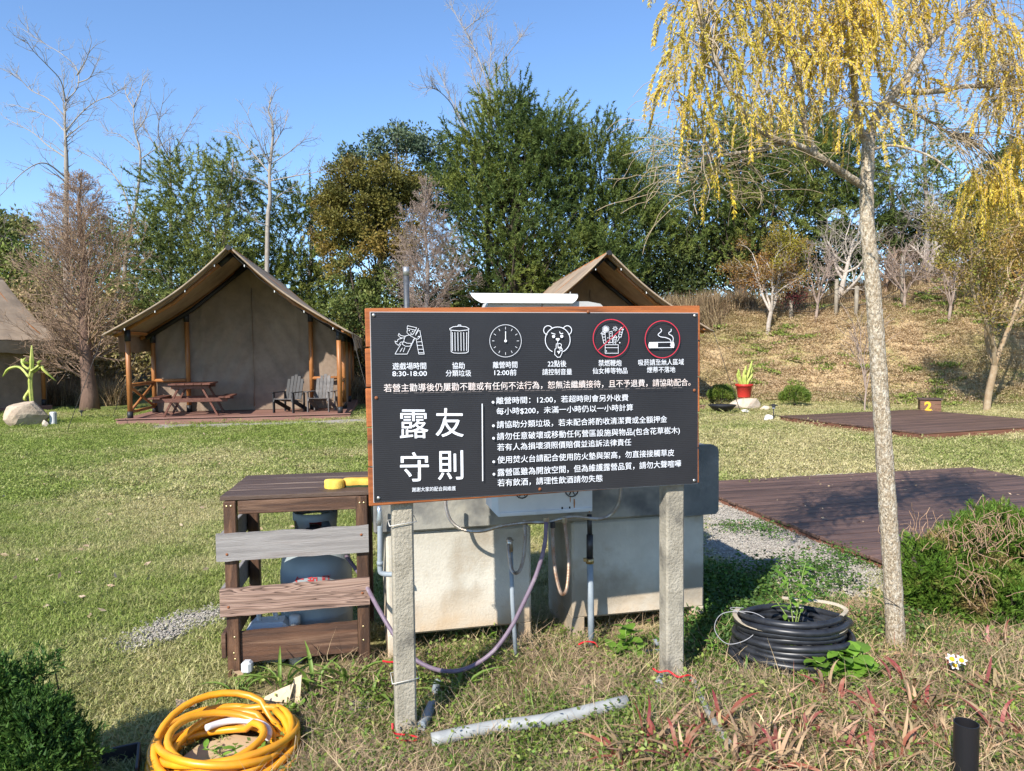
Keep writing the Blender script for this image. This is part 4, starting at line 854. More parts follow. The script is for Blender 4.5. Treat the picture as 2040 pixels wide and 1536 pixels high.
round_bush(1400, 625, 26, 'loose green bush beside the right end of the right tent roof', 73)
g = GR(1445, 824); fbm = MB(); fbm.lathe([(.001, .05), (.14, .055), (.24, .10), (.31, .19), (.325, .2), (.32, .185), (.2, .085), (.1, .04), (.1, .0), (.001, .0)], k=32)
fire = thing('fire_bowl', g + Vector((0, .25, 0)), 'shallow black metal fire bowl on the grass left of the boulder', 'fire bowl'); part('bowl', fbm, black_metal, fire)
part('base_ring', MB().lathe([(.10, 0), (.115, 0), (.10, .06)], k=24), black_metal, fire)
def path_light(u, v, h, label):
    g = GR(u, v); t = thing('path_light', g, label, 'garden light'); part('stake', MB().tube([(0, 0, -.05), (0, 0, h * .7)], .012, 8), black_metal, t)
    part('lamp_glass', MB().lathe([(.035, h * .68), (.04, h * .88)], k=12), M('smoky_glass', (.25, .25, .26), rough=.2), t); part('cap', MB().lathe([(.001, h), (.03, h * .97), (.09, h * .92), (.09, h * .88), (.001, h * .88)], k=16), black_metal, t)
path_light(1541, 835, .34, 'black mushroom path light at the corner of the far deck'); path_light(163, 832, .2, 'short black path light in front of the brown cypress')
# numbered wooden box
g = GR(1860, 824); nb = thing('numbered_box', g + Vector((0, .12, 0)), 'dark wooden box with a yellow number at the foot of the bank', 'wooden box', R(-22)); bw = M('box_wood', (.13, .065, .04), (.2, .10, .06), scale=5, rough=.7, stretch=(.5, 4, 4), bump=.3)
for k in range(3): part('board', MB().box((0, 0, .06 + .105 * k), (.42, .02, .1), bev=.004), bw, nb)
for sx in (-1, 1): part('side_board', MB().box((sx * .20, .17, .165), (.02, .32, .32)), bw, nb)
part('lid', MB().box((0, .16, .335), (.48, .42, .025), bev=.004), M('box_lid_wood', (.06, .04, .035), (.1, .06, .05), scale=5, rough=.7), nb)
# ------------------------------------------------------------------ rules board
SG_O = Vector((-.556, 2.85, 0)); SG_A = R(13.6)
SGM = Matrix.Translation(SG_O) @ Matrix.Rotation(SG_A, 4, 'Z'); SGI = SGM.inverted()
e1 = (SGM.to_3x3() @ Vector((1, 0, 0))); nrm = SGM.to_3x3() @ Vector((0, -1, 0))
def S(u, v):
    """pixel on the sign face -> (along, height) on the board"""
    d = ray(u, v); t = (SG_O - CO).dot(nrm) / d.dot(nrm); q = SGI @ (CO + d * t); return q.x, q.z
def Z(x, y): return S(720 + x / 2.873, 560 + y / 2.873)           # from an enlarged view of the board
def ZA(x, y): return S(730 + x / 5.829, 610 + y / 5.829)
def ZB(x, y): return S(1050 + x / 5.829, 610 + y / 5.829)
board = thing('rules_board', SG_O + Vector((.6, .2, 0)), 'large black campsite rules board with white icons on two concrete posts', 'sign', SG_A)
board.location = SG_O
board_wood = M('orange_plank_wood', (.42, .13, .035), (.26, .075, .022), scale=7, rough=.55, stretch=(.6, 5, 7), bump=.25, objrand=True, c3=(.10, .035, .015), scale3=3, lo3=.6, hi3=.72)
panel_m = M('black_panel', (.020, .020, .023), (.026, .026, .029), scale=3, rough=.42, spec=.35)
# fine horizontal ribs of the corrugated plastic panel
nd = panel_m.node_tree.nodes; lk = panel_m.node_tree.links; tcn = nd.new('ShaderNodeTexCoord'); wv = nd.new('ShaderNodeTexWave'); wv.bands_direction = 'Z'; wv.inputs['Scale'].default_value = 38
lk.new(tcn.outputs['Object'], wv.inputs['Vector']); bpn = nd.new('ShaderNodeBump'); bpn.inputs['Strength'].default_value = .25; bpn.inputs['Distance'].default_value = .001
lk.new(wv.outputs['Fac'], bpn.inputs['Height']); lk.new(bpn.outputs[0], nd['Principled BSDF'].inputs['Normal'])
zb = [.933 + .1592 * k for k in range(6)]
for k in range(5):
    x0 = -.022 + RG.uniform(-.003, .003); x1 = 1.432 + RG.uniform(-.003, .003)
    part('plank', MB().box(((x0 + x1) / 2, .017, (zb[k] + zb[k + 1]) / 2 + .009), (x1 - x0, .026, zb[k + 1] - zb[k] - .005), Matrix.Rotation(R(-.7), 3, 'Y'), bev=.003), board_wood, board)
part('panel', MB().box((.709, .0, 1.3315), (1.420, .005, .757), bev=.001), panel_m, board)
part('panel_rim', MB().box((.709, .0030, 1.3315), (1.425, .0035, .762)), M('panel_rim_grey', (.45, .43, .42), rough=.6), board)
conc_post = M('concrete_post', (.29, .26, .20), (.42, .38, .30), scale=14, rough=.95, bump=.8, bscale=90, c3=(.17, .155, .125), scale3=7, lo3=.5, hi3=.64, bdist=.012)
for (s, zg) in ((.115, hz(-.47, 2.95)), (1.333, hz(.70, 3.22))):
    p_ = part('post', MB().box((s, .078, .45), (.088, .085, 1.35), bev=.008), conc_post, board)
screw_m = M('zinc_screw', (.5, .5, .48), rough=.4, metal=.8); rust_m = M('rusty_screw', (.28, .10, .04), (.15, .05, .02), scale=30, rough=.8)
for (x, y, mt) in ((70, 195, screw_m), (1905, 198, screw_m), (85, 668, rust_m), (1903, 625, rust_m), (98, 1240, screw_m), (1902, 1140, screw_m), (1020, 1190, rust_m), (1296, 176, rust_m)):
    a, b = Z(x, y); part('screw', MB().lathe([(.001, .004), (.006, .003), (.0075, 0), (.001, 0)], k=10), mt, board); o = board.children[-1] if False else COL.objects[-1]
    o.location = (a, -.004, b); o.rotation_euler = (R(90), 0, 0)
white_ink = M('white_print', (.78, .80, .84), rough=.5); pink_ink = M('pinkish_print', (.80, .66, .60), (.78, .74, .72), scale=20, rough=.5); red_ink = M('red_print', (.62, .03, .06), rough=.5)
depth = [-.0031]
def nextd(): depth[0] -= .00006; return depth[0]
texts = []
def text(st, x0, x1, yl, yr, h, mat=white_ink, conv=Z, bold=.0035):
    c = bpy.data.curves.new('lettering', 'FONT'); c.body = st; c.size = 1; c.resolution_u = 3; o = bpy.data.objects.new('lettering', c); COL.objects.link(o)
    texts.append((o, conv(x0, yl), conv(x1, yr), h, mat, bold))
text('遊戲場時間', 178, 370, 487, 485, 36); text('8:30-18:00', 177, 374, 529, 527, 34)
text('協助', 519, 590, 484, 484, 36); text('分類垃圾', 482, 627, 527, 527, 34)
text('離營時間', 752, 891, 480, 478, 36); text('12:00前', 760, 886, 523, 522, 34)
text('22點後', 1065, 1171, 473, 472, 36); text('請控制音量', 1034, 1203, 520, 518, 34)
text('禁燃鞭炮', 1355, 1486, 469, 468, 36); text('仙女棒等物品', 1321, 1520, 514, 512, 34)
text('吸菸請至無人區域', 1582, 1842, 466, 462, 35); text('煙蒂不落地', 1632, 1793, 507, 506, 34)
text('若營主勸導後仍屢勸不聽或有任何不法行為，恕無法繼續接待，且不予退費，請協助配合。', 128, 1880, 612, 578, 42, pink_ink)
text('露', 220, 380, 817, 817, 158, bold=.007); text('友', 424, 582, 809, 809, 160, bold=.007); text('守', 222, 384, 1063, 1061, 162, bold=.007); text('則', 437, 580, 1053, 1051, 164, bold=.007)
text('謝謝大家的配合與維護', 289, 538, 1192, 1184, 24)
text('離營時間：12:00，若超時則會另外收費', 770, 1524, 684, 666, 38); text('每小時$200，未滿一小時仍以一小時計算', 771, 1551, 745, 722, 38)
text('請協助分類垃圾，若未配合將酌收清潔費或全額押金', 773, 1745, 821, 789, 39); text('請勿任意破壞或移動任何營區設施與物品(包含花草樹木)', 774, 1818, 888, 852, 40)
text('若有人為損壞須照價賠償並追訴法律責任', 775, 1540, 950, 920, 39); text('使用焚火台請配合使用防火墊與架高，勿直接接觸草皮', 776, 1786, 1022, 980, 40)
text('露營區雖為開放空間，但為維護露營品質，請勿大聲喧嘩', 777, 1825, 1094, 1042, 41); text('若有飲酒，請理性飲酒請勿失態', 777, 1376, 1153, 1126, 40)
numtxt = bpy.data.curves.new('number', 'FONT'); numtxt.body = '2'; numtxt.size = .28; numtxt.offset = .012; nto = bpy.data.objects.new('number', numtxt); COL.objects.link(nto)
gtx = bpy.data.curves.new('brush_lettering', 'FONT'); gtx.body = '仁 和 興'; gtx.size = .055; gtx.offset = .001; gto = bpy.data.objects.new('brush_lettering', gtx); COL.objects.link(gto)
bpy.context.view_layer.update(); dg = bpy.context.evaluated_depsgraph_get()
def text_mesh(o): 
    me = bpy.data.meshes.new_from_object(o.evaluated_get(dg)); bpy.data.objects.remove(o); return me
zH = S(1020, 700)[1]
for (o, a, b, h, mat, bold) in texts:
    me = text_mesh(o); n = len(me.vertices); co = np.zeros(n * 3); me.vertices.foreach_get('co', co); co = co.reshape(-1, 3)
    x0, x1 = co[:, 0].min(), co[:, 0].max(); body = o if False else None
    y0, y1 = (-.12, .88) if h < 100 else (co[:, 1].min(), co[:, 1].max())
    sx = (b[0] - a[0]) / (x1 - x0); hh = abs(S(1065, 560 + 200 / 2.873)[1] - S(1065, 560 + (200 + h) / 2.873)[1]) * (1.14 if h < 100 else 1)
    t = (co[:, 0] - x0) / (x1 - x0); X = a[0] + t * (b[0] - a[0]); zc = a[1] + t * (b[1] - a[1]); zz = zc + ((co[:, 1] - (y0 + y1) / 2) / (y1 - y0)) * hh
    me.calc_loop_triangles(); T = np.zeros(len(me.loop_triangles) * 3, dtype=np.int32); me.loop_triangles.foreach_get('vertices', T); T = T.reshape(-1, 3); e = bold * 1.35 * hh
    Vs = []; Ts = []
    for q, (dx, dz) in enumerate(((-e, -e * .4), (e, -e * .4), (0, e * .8))):
        Vs.append(np.stack([X + dx, np.full(n, nextd()), zz + dz], 1)); Ts.append(T + q * n)
    link('lettering', mesh_np('lettering', np.concatenate(Vs), np.concatenate(Ts)), mat, board)
def icon(name, strokes, mat, conv, w=.0028, dots=(), fills=()):
    mb = MB()
    for st in strokes:
        ww = w
        if isinstance(st[0], (int, float)): ww = st[0]; st = st[1]
        pts = [Vector((conv(*p)[0], 0, conv(*p)[1])) for p in st]; closed = (pts[0] - pts[-1]).length < 1e-6 and len(pts) > 2
        if closed: pts = pts[:-1]
        n = len(pts); y = nextd(); vs = []
        for i in range(n):
            a = pts[(i - 1) % n] if (closed or i > 0) else None; b = pts[(i + 1) % n] if (closed or i < n - 1) else None
            d1 = (pts[i] - a).normalized() if a is not None else None; d2 = (b - pts[i]).normalized() if b is not None else None
            if d1 is None: d1 = d2
            if d2 is None: d2 = d1
            n1 = Vector((-d1.z, 0, d1.x)); n2 = Vector((-d2.z, 0, d2.x)); m = n1 + n2; m = m.normalized() if m.length > 1e-4 else n1; k = ww / 2 / max(m.dot(n1), .5)
            vs += [(pts[i].x + m.x * k, y, pts[i].z + m.z * k), (pts[i].x - m.x * k, y, pts[i].z - m.z * k)]
        fs = [(2 * i, 2 * i + 1, (2 * ((i + 1) % n)) + 1, 2 * ((i + 1) % n)) for i in range(n if closed else n - 1)]
        mb.add(vs, fs)
    for (x, yy, r) in dots:
        cx, cz = conv(x, yy); y = nextd(); k = 20; mb.add([(cx + r * math.cos(6.2832 * j / k), y, cz + r * math.sin(6.2832 * j / k)) for j in range(k)], [tuple(range(k))])
    for poly in fills:
        y = nextd(); pp = [conv(*p) for p in poly]; mb.add([(a, y, b) for a, b in pp], [tuple(range(len(pp)))])
    return part(name, mb, mat, board)
def circ(cx, cy, rx, ry=None, n=40, a0=0, a1=360): ry = ry or rx; return [(cx + rx * math.cos(R(a0 + (a1 - a0) * i / n)), cy + ry * math.sin(R(a0 + (a1 - a0) * i / n))) for i in range(n + 1)]
W_ = .0022
# child on a slide
icon('slide_icon', [
    [(330, 556), (470, 556), (560, 375)], [(330, 556), (398, 440)], [(415, 485), (388, 530)], [(445, 480), (425, 530)],
    [(605, 556), (668, 556), (618, 285), (600, 285), (565, 340)], [(605, 556), (575, 385)], [(598, 500), (655, 500)], [(590, 455), (646, 455)], [(585, 415), (638, 412)], [(600, 540), (660, 540)], [(600, 350), (628, 350)], [(605, 258), (570, 320)],
    [(475, 228), (580, 250), (568, 280), (470, 258), (475, 228)], [(475, 262), (468, 305), (495, 335), (535, 330), (558, 300), (562, 278)], [(505, 308), (515, 316), (528, 312)],
    [(490, 335), (440, 350), (395, 340), (375, 318), (366, 340), (395, 368), (440, 370), (450, 350)], [(440, 372), (430, 410), (412, 440), (450, 465), (500, 465), (528, 430), (545, 385), (560, 372), (500, 340)], [(430, 412), (470, 430), (522, 432)],
    [(412, 372), (365, 385), (352, 415), (330, 405), (335, 428), (370, 455), (395, 420), (420, 415)], [(560, 372), (590, 385), (615, 365), (610, 352), (590, 360)]], white_ink, ZA, .0018, dots=[(495, 284, .0022), (535, 294, .0022)])
icon('bin_icon', [[(978, 285), (980, 528), (1010, 543), (1078, 546), (1150, 543), (1178, 528), (1182, 282)], [(962, 262), (1000, 240), (1075, 232), (1150, 240), (1186, 262), (1180, 275), (1078, 288), (968, 278), (962, 262)], [(1058, 230), (1062, 219), (1090, 219), (1094, 230)]]
     + [[(x, 303), (x + 3, 520)] for x in (993, 1023, 1057, 1092, 1125)] + [[(1160, 303), (1158, 518)]], white_ink, ZA, .0022)
icon('clock_icon', [circ(1609, 403, 183, 187)] + [[(1609 + 158 * math.sin(R(30 * k)) * .99, 403 - 162 * math.cos(R(30 * k))), (1609 + 130 * math.sin(R(30 * k)), 403 - 132 * math.cos(R(30 * k)))] for k in range(12)] + [(.0034, [(1609, 403), (1609, 292)])], white_ink, ZA, .0017, dots=[(1609, 403, .0058)])
icon('bear_icon', [(.0030, circ(347, 392, 144, 150, 44, -245, 65)), (.0030, circ(236, 280, 52, 52, 24, 100, 335)), (.0030, circ(458, 280, 50, 52, 24, -155, 75)), (.003, [(272, 312), (320, 326)]), (.003, [(368, 295), (378, 320), (410, 316)]),
    (.0025, [(347, 415), (345, 432), (330, 440), (328, 490), (315, 500), (312, 560), (345, 593), (375, 590), (398, 540), (398, 500), (388, 480), (352, 486), (348, 440)]), (.0025, circ(368, 455, 22, 22, 20, -150, 120)), (.0025, circ(385, 500, 14, 14, 14))], white_ink, ZB, .0026,
    dots=[(299, 352, .0066), (394, 350, .0066)], fills=[[(328, 372), (366, 372), (370, 384), (347, 412), (324, 384)], [(340, 522), (355, 518), (360, 530), (368, 516), (378, 524), (358, 556)]])
def burst(cx, cy, r0, r1, n): return [[(cx + r0 * math.cos(6.283 * k / n), cy + r0 * math.sin(6.283 * k / n)), (cx + r1 * math.cos(6.283 * k / n), cy + r1 * math.sin(6.283 * k / n))] for k in range(n)]
icon('fireworks_icon', burst(902, 268, 6, 42, 16) + burst(1010, 262, 10, 30, 8) + [[(895, 448), (1046, 448), (1046, 546), (895, 546), (895, 448)], [(895, 482), (1046, 482)], [(910, 510), (910, 535)], [(855, 318), (892, 312), (905, 428), (878, 432), (855, 318)], [(842, 322), (866, 296), (898, 312)],
    [(940, 300), (974, 292), (980, 420), (950, 425), (940, 300)], [(990, 368), (1026, 362), (1015, 440)], [(984, 372), (1012, 342), (1036, 365)], [(990, 368), (985, 440)], [(1062, 278), (1100, 272), (1078, 360), (1048, 356), (1062, 278)], [(1052, 280), (1080, 245), (1108, 275)],
    [(1062, 300), (1092, 305)], [(1058, 325), (1086, 330)], [(1060, 360), (1036, 410)], [(862, 330), (892, 328)], [(866, 360), (898, 358)], [(872, 395), (902, 392)], [(998, 385), (1016, 385)], [(998, 405), (1014, 405)], [(996, 425), (1012, 425)]], white_ink, ZB, .0020,
    dots=[(958, 318, .002), (960, 348, .002), (962, 380, .002), (925, 368, .0022), (1062, 424, .0028), (935, 425, .0028)])
icon('red_ring', [(.0034, circ(961, 373, 207, 218, 56)), (.0030, [(812, 510), (1110, 238)])], red_ink, ZB, .0032)
icon('red_ring', [(.0034, circ(1555, 385, 200, 214, 56))], red_ink, ZB, .0032)
icon('cigarette_icon', [(.0028, [(1405, 422), (1683, 418), (1690, 450), (1685, 480), (1402, 484), (1396, 452), (1405, 422)]), (.0030, [tuple(q[:2]) for q in smooth_path([(1655, 412, 0), (1640, 385, 0), (1590, 365, 0), (1530, 355, 0), (1505, 330, 0), (1530, 305, 0), (1545, 285, 0), (1530, 258, 0)], 24)]), (.0030, [tuple(q[:2]) for q in smooth_path([(1675, 412, 0), (1680, 375, 0), (1665, 345, 0), (1630, 325, 0), (1632, 305, 0), (1655, 290, 0), (1655, 265, 0)], 20)])], white_ink, ZB, .0028,
    fills=[[(1402, 424), (1502, 424), (1502, 482), (1402, 482)], [(1645, 424), (1682, 422), (1688, 450), (1682, 478), (1645, 480), (1655, 465), (1642, 452), (1655, 440)]])
icon('dividing_bar', [(.0042, [(687, 700), (690, 1141)])], white_ink, Z); icon('bullet_points', [], white_ink, Z, dots=[(749, 692, .0056), (751, 826, .0056), (752, 897, .0056), (753, 1031, .0056), (754, 1102, .0056)])
icon('worn_edge_line', [(.0016, [(180 + 30 * k, 640 - .0195 * 30 * k + (k % 3)), (205 + 30 * k, 640 - .0195 * (30 * k + 25) + ((k + 1) % 2))]) for k in range(55) if k % 7 != 3], M('faded_print', (.22, .19, .18), rough=.6), Z)

# number on the box, brush lettering on the gas bottle
me = text_mesh(nto); o = link('number', me, M('yellow_paint', (.75, .42, .03), rough=.6), nb, (-.125, -.0125, .075)); o.rotation_euler = (R(90), 0, 0)
gas_text = text_mesh(gto)

# ------------------------------------------------------------------ concrete sink behind the board
SKM = Matrix.Translation((-.433, 3.646, 0)) @ Matrix.Rotation(R(12.5), 4, 'Z')
def K(s, t, z): return SKM @ Vector((s, t, z))
def KP(u, v, t):
    """pixel on the vertical plane at distance t behind (+) or before (-) the sink front, in sink coordinates"""
    n = SKM.to_3x3() @ Vector((0, -1, 0)); o = K(0, t, 0); d = ray(u, v); q = (o - CO).dot(n) / d.dot(n); return SKM.inverted() @ (CO + d * q)
sink = thing('washing_sink', K(0, 0, 0), 'heavy concrete washing sink on two pedestals behind the rules board', 'sink', R(12.5))
conc_white = M('pedestal_concrete', (.60, .56, .47), (.50, .46, .38), scale=5, rough=.9, bump=.5, bscale=70, c3=(.56, .36, .17), scale3=2.2, lo3=.52, hi3=.8, bdist=.006)
def stained_pedestal():
    m = conc_white; n = m.node_tree.nodes; l = m.node_tree.links; b = n['Principled BSDF']; src = b.inputs['Base Color'].links[0].from_socket
    tc = n.new('ShaderNodeTexCoord'); sp = n.new('ShaderNodeSeparateXYZ'); l.new(tc.outputs['Object'], sp.inputs[0])
    no = n.new('ShaderNodeTexNoise'); no.inputs['Scale'].default_value = 4; no.inputs['Detail'].default_value = 7; l.new(tc.outputs['Object'], no.inputs['Vector'])
    def chain(zlo, zhi, amt, col, src, nz_=None):
        a = n.new('ShaderNodeMapRange'); a.inputs[1].default_value = zhi; a.inputs[2].default_value = zlo; l.new(sp.outputs['Z'], a.inputs[0])
        q = n.new('ShaderNodeMath'); q.operation = 'MULTIPLY_ADD'; q.inputs[1].default_value = 4.2; q.inputs[2].default_value = -1.3; l.new(no.outputs['Fac'], q.inputs[0])
        k = n.new('ShaderNodeMath'); k.operation = 'MULTIPLY'; k.use_clamp = True; l.new(a.outputs[0], k.inputs[0]); l.new(q.outputs[0], k.inputs[1])
        k2 = n.new('ShaderNodeMath'); k2.operation = 'MULTIPLY'; k2.inputs[1].default_value = amt; l.new(k.outputs[0], k2.inputs[0])
        x = n.new('ShaderNodeMix'); x.data_type = 'RGBA'; l.new(k2.outputs[0], x.inputs[0]); l.new(src, x.inputs[6]); x.inputs[7].default_value = rgb(col); return x.outputs[2]
    s2 = chain(.06, .34, .75, (.50, .31, .14), src); s2 = chain(.62, .42, .35, (.27, .26, .22), s2)
    no2 = n.new('ShaderNodeTexNoise'); no2.inputs['Scale'].default_value = 2.2; no2.inputs['Detail'].default_value = 9; l.new(tc.outputs['Object'], no2.inputs['Vector'])
    r_ = n.new('ShaderNodeMapRange'); r_.inputs[1].default_value = .50; r_.inputs[2].default_value = .64; r_.inputs[4].default_value = .75; l.new(no2.outputs['Fac'], r_.inputs[0])
    x = n.new('ShaderNodeMix'); x.data_type = 'RGBA'; l.new(r_.outputs[0], x.inputs[0]); l.new(s2, x.inputs[6]); x.inputs[7].default_value = (.24, .22, .18, 1); l.new(x.outputs[2], b.inputs['Base Color'])
conc_white = M('pedestal_concrete'  , (.60, .56, .47)); stained_pedestal()
conc_wet = M('basin_concrete', (.36, .34, .28), (.26, .255, .23), scale=5, rough=.85, bump=.5, bscale=50, c3=(.12, .12, .115), scale3=2.5, lo3=.45, hi3=.62, bdist=.006)
conc_dark = M('dark_stained_concrete', (.10, .11, .105), (.17, .175, .165), scale=6, rough=.8, bump=.4, bscale=60, c3=(.26, .27, .26), scale3=9, lo3=.55, hi3=.8)
def pedestal(s0, s1):
    z0, z1 = -.02, .63; D = .5
    b = MB().box(((s0 + s1) / 2, D / 2, (.10 + z1) / 2), (s1 - s0, D, z1 - .10), bev=.012)
    p = part('pedestal', b, conc_white, sink)
    for (a, w) in ((s0 + .001, .07), (s1 - .071, .07)): part('pedestal_foot', MB().box((a + w / 2, D / 2, .02), (w, D - .004, .18), bev=.006), conc_white, p)
    return p
pedestal(-.219, .538); pedestal(.766, 1.54)
# basin: walls, floor, rounded right end
part('basin_floor', MB().box((.66, .27, .662), (1.88, .56, .05), bev=.01), conc_wet, sink)
part('basin_front', MB().box((.52, -.005, .76), (1.60, .05, .24), bev=.012), conc_wet, sink)
part('basin_back', MB().box((.66, .56, .84), (1.88, .05, .38), bev=.012), conc_wet, sink)
part('basin_end', MB().box((-.255, .275, .83), (.05, .52, .36), bev=.012), conc_wet, sink)
mb = MB(); pts = [(1.30, .637), (1.585, .637), (1.602, .655), (1.602, .985), (1.595, 1.01), (1.572, 1.023), (1.33, 1.023), (1.30, 1.0)]
vs = [(x, -.045, z) for x, z in pts] + [(x, .0, z) for x, z in pts]; n = len(pts); mb.add(vs, [tuple(range(n))[::-1], tuple(range(n, 2 * n))] + [(i, (i + 1) % n, n + (i + 1) % n, n + i) for i in range(n)])
part('basin_end_panel', mb, conc_dark, sink); part('basin_end', MB().box((1.577, .29, .83), (.05, .55, .36), bev=.012), conc_dark, sink)
# gas water heater hanging before the sink
enamel = M('white_enamel', (.66, .72, .76), (.56, .62, .67), scale=5, rough=.35, spec=.5, coat=.2, c3=(.45, .5, .53), scale3=3, lo3=.6)
wh = thing('water_heater', K(.5, -.2, .75), 'white enamel gas water heater half hidden behind the bottom edge of the board', 'water heater', R(12.5)); W0 = Vector((.5, -.2, .75))
a = KP(993, 1030, -.26); b = KP(1180, 1018, -.26); a0 = KP(973, 992, -.05)
zb_, xl, xr = a.z, a.x, b.x
vs = [(xl, -.26, zb_), (xr, -.26, zb_), (xr, -.26, 1.36), (xl, -.26, 1.36), (xl - .028, -.235, zb_ + .03), (xl - .028, -.08, zb_ + .03), (xl - .028, -.08, 1.36), (xl - .028, -.235, 1.36), (xr + .006, -.08, zb_), (xr + .006, -.08, 1.36), (xl, -.08, zb_)]
mb = MB().add([Vector(v) - W0 for v in vs], [(0, 1, 2, 3), (0, 3, 7, 4), (4, 7, 6, 5), (1, 8, 9, 2), (2, 9, 6, 7, 3), (0, 4, 5, 10), (0, 10, 8, 1), (8, 10, 5, 6, 9)]); part('casing', mb, enamel, wh)
part('bottom_lip', MB().box(Vector(((xl + xr) / 2, -.262, zb_ + .012)) - W0, (xr - xl - .01, .008, .018), bev=.002), enamel, wh)
slotm = M('black_slot', (.01, .01, .01), rough=.6)
for (u, v) in ((1120, 1014), (1135, 1013)):
    q = KP(u, v, -.261) - W0; part('slot', MB().box(q, (.007, .004, .02)), slotm, wh)
for (u, v) in ((1040, 979), (1139, 976)):
    q = KP(u, v, -.261) - W0
    part('vent_ring', MB().tube([q + Vector((.034 * math.cos(k * .5236), -.001, .034 * math.sin(k * .5236))) for k in range(13)], .003, 6), slotm, wh)
    for k in range(6): part('vent_slot', MB().beam(q + Vector((.008 * math.cos(k * 1.047), -.001, .008 * math.sin(k * 1.047))), q + Vector((.028 * math.cos(k * 1.047), -.001, .028 * math.sin(k * 1.047))), .004, .007, (0, 1, 0)), slotm, wh)
rust = M('rust_streak', (.42, .20, .06), (.30, .13, .04), scale=40, rough=.8)
for (u, v, L, w) in ((1144, 1003, .045, .006), (1136, 995, .03, .004), (1174, 1018, .016, .005)):
    q = KP(u, v, -.2615) - W0; part('rust_streak', MB().add([q + Vector((-w / 2, 0, L / 2)), q + Vector((w / 2, 0, L / 2)), q + Vector((w * .7, 0, 0)), q + Vector((w * .3, 0, -L / 2)), q + Vector((-w * .3, 0, -L / 2)), q + Vector((-w * .6, 0, 0))], [(0, 1, 2, 3, 4, 5)]), rust, wh)
# rain cover above the heater, its top shows over the board
cv = thing('rain_cover', K(.6, -.05, 1.36), 'white and grey sheet metal rain cover standing up behind the board', 'metal cover', R(12.5)); C0 = Vector((.6, -.05, 1.36))
l0 = KP(970, 612, -.03); r0 = KP(1207, 612, -.03); ztop = KP(1090, 600, -.03).z
mb = MB(); prof = [(l0.x, 1.30), (l0.x, ztop - .03), (l0.x + .012, ztop - .004), (l0.x + .05, ztop), (r0.x - .10, ztop), (r0.x - .03, ztop - .012), (r0.x, ztop - .04), (r0.x, 1.30)]
n = len(prof); mb.add([Vector((x, -.03, z)) - C0 for x, z in prof] + [Vector((x, .14, z)) - C0 for x, z in prof], [tuple(range(n)), tuple(range(n, 2 * n))[::-1]] + [(i, n + i, n + i + 1, i + 1) for i in range(n - 1)])
part('cover_box', mb, M('grey_sheet_metal', (.50, .50, .47), (.42, .42, .40), scale=6, rough=.5, bump=.1), cv)
part('cover_seam', MB().box(Vector(((l0.x + r0.x) / 2 - .03, -.0315, ztop - .2)) - C0, (.003, .003, .4)), slotm, cv)
for q in (.15, 1.12): part('cover_leg', MB().box(Vector((l0.x + (r0.x - l0.x) * (.1 if q < 1 else .9), .1, 1.16)) - C0, (.03, .03, .40)), enamel, cv)
wl_ = KP(940, 584, -.06); wr_ = KP(1155, 584, -.06); zb2 = KP(1045, 604, -.06).z
def cvr(a, b):
    s = (wl_.x + .0) * (1 - a) + wr_.x * a; z = zb2 + (wl_.z - zb2) * b - .012 * a * (1 - b) * 0; off = .045 * (1 - b) ** 2 * (1 - 2 * a)
    return Vector((s + off, -.075 + .05 * b, z)) - C0
part('white_sheet', MB().grid(cvr, 12, 8).grid(lambda a, b: cvr(a, b) + Vector((0, .004, 0)), 12, 8), M('white_sheet_metal', (.72, .72, .68), (.62, .62, .58), scale=5, rough=.45, bump=.1), cv)
part('sheet_edge', MB().tube([cvr(a / 10, 1) + Vector((0, .002, 0)) for a in range(11)], .004, 6), M('white_sheet_metal', (.72, .72, .68)), cv)
# dark pole behind the left post
g = ground(P(812, 700, 12).x, 12.0); pl = thing('metal_pole', g, 'dark grey metal pole with a pale cap rising above the left part of the board', 'pole'); tp = P(809, 533, 12.0)
zinc = M('dark_zinc', (.10, .105, .11), (.16, .165, .17), scale=20, rough=.4, metal=.5)
part('tube', MB().tube([(0, 0, -.1), Vector((tp.x - g.x, 0, tp.z - g.z))], .047, 14), zinc, pl)
part('cap', MB().tube([Vector((tp.x - g.x, 0, tp.z - g.z - .13)), Vector((tp.x - g.x, 0, tp.z - g.z + .01))], .053, 14), M('pale_zinc', (.4, .4, .4), rough=.4, metal=.6), pl)

# ------------------------------------------------------------------ pipes and hoses
pvc = M('grey_pvc', (.22, .26, .29), (.30, .34, .37), scale=12, rough=.5, bump=.1); pvc_pale = M('pale_grey_pvc', (.24, .25, .25), (.33, .34, .33), scale=12, rough=.55)
steel = M('corrugated_steel', (.55, .53, .48), (.32, .26, .2), scale=14, rough=.35, metal=.85)
steel_rusty = M('rusty_corrugated_steel', (.45, .40, .34), (.30, .14, .06), scale=10, rough=.5, metal=.6)
black_rub = M('black_rubber', (.016, .017, .02), (.03, .03, .034), scale=12, rough=.4, spec=.5); purple = M('purple_hose', (.14, .10, .14), (.20, .15, .19), scale=25, rough=.5, c3=(.30, .25, .26), scale3=12, lo3=.6, hi3=.7)
brass = M('brass', (.45, .35, .18), rough=.35, metal=.9); redcord = M('red_cord', (.65, .02, .03), rough=.6)
def pix(L, Y):
    if isinstance(Y, (int, float)): Y = [Y] * len(L)
    return [P(u, v, y) for (u, v), y in zip(L, Y)]
def corr(mb, pts, r, pitch=.006, k=8):
    q = smooth_path(pts, 60); L = sum((q[i + 1] - q[i]).length for i in range(60)); n = int(L / pitch) * 2; q = smooth_path(pts, n); mb.tube(q, [r if i % 2 else r * .82 for i in range(n + 1)], k, smooth=False); return mb
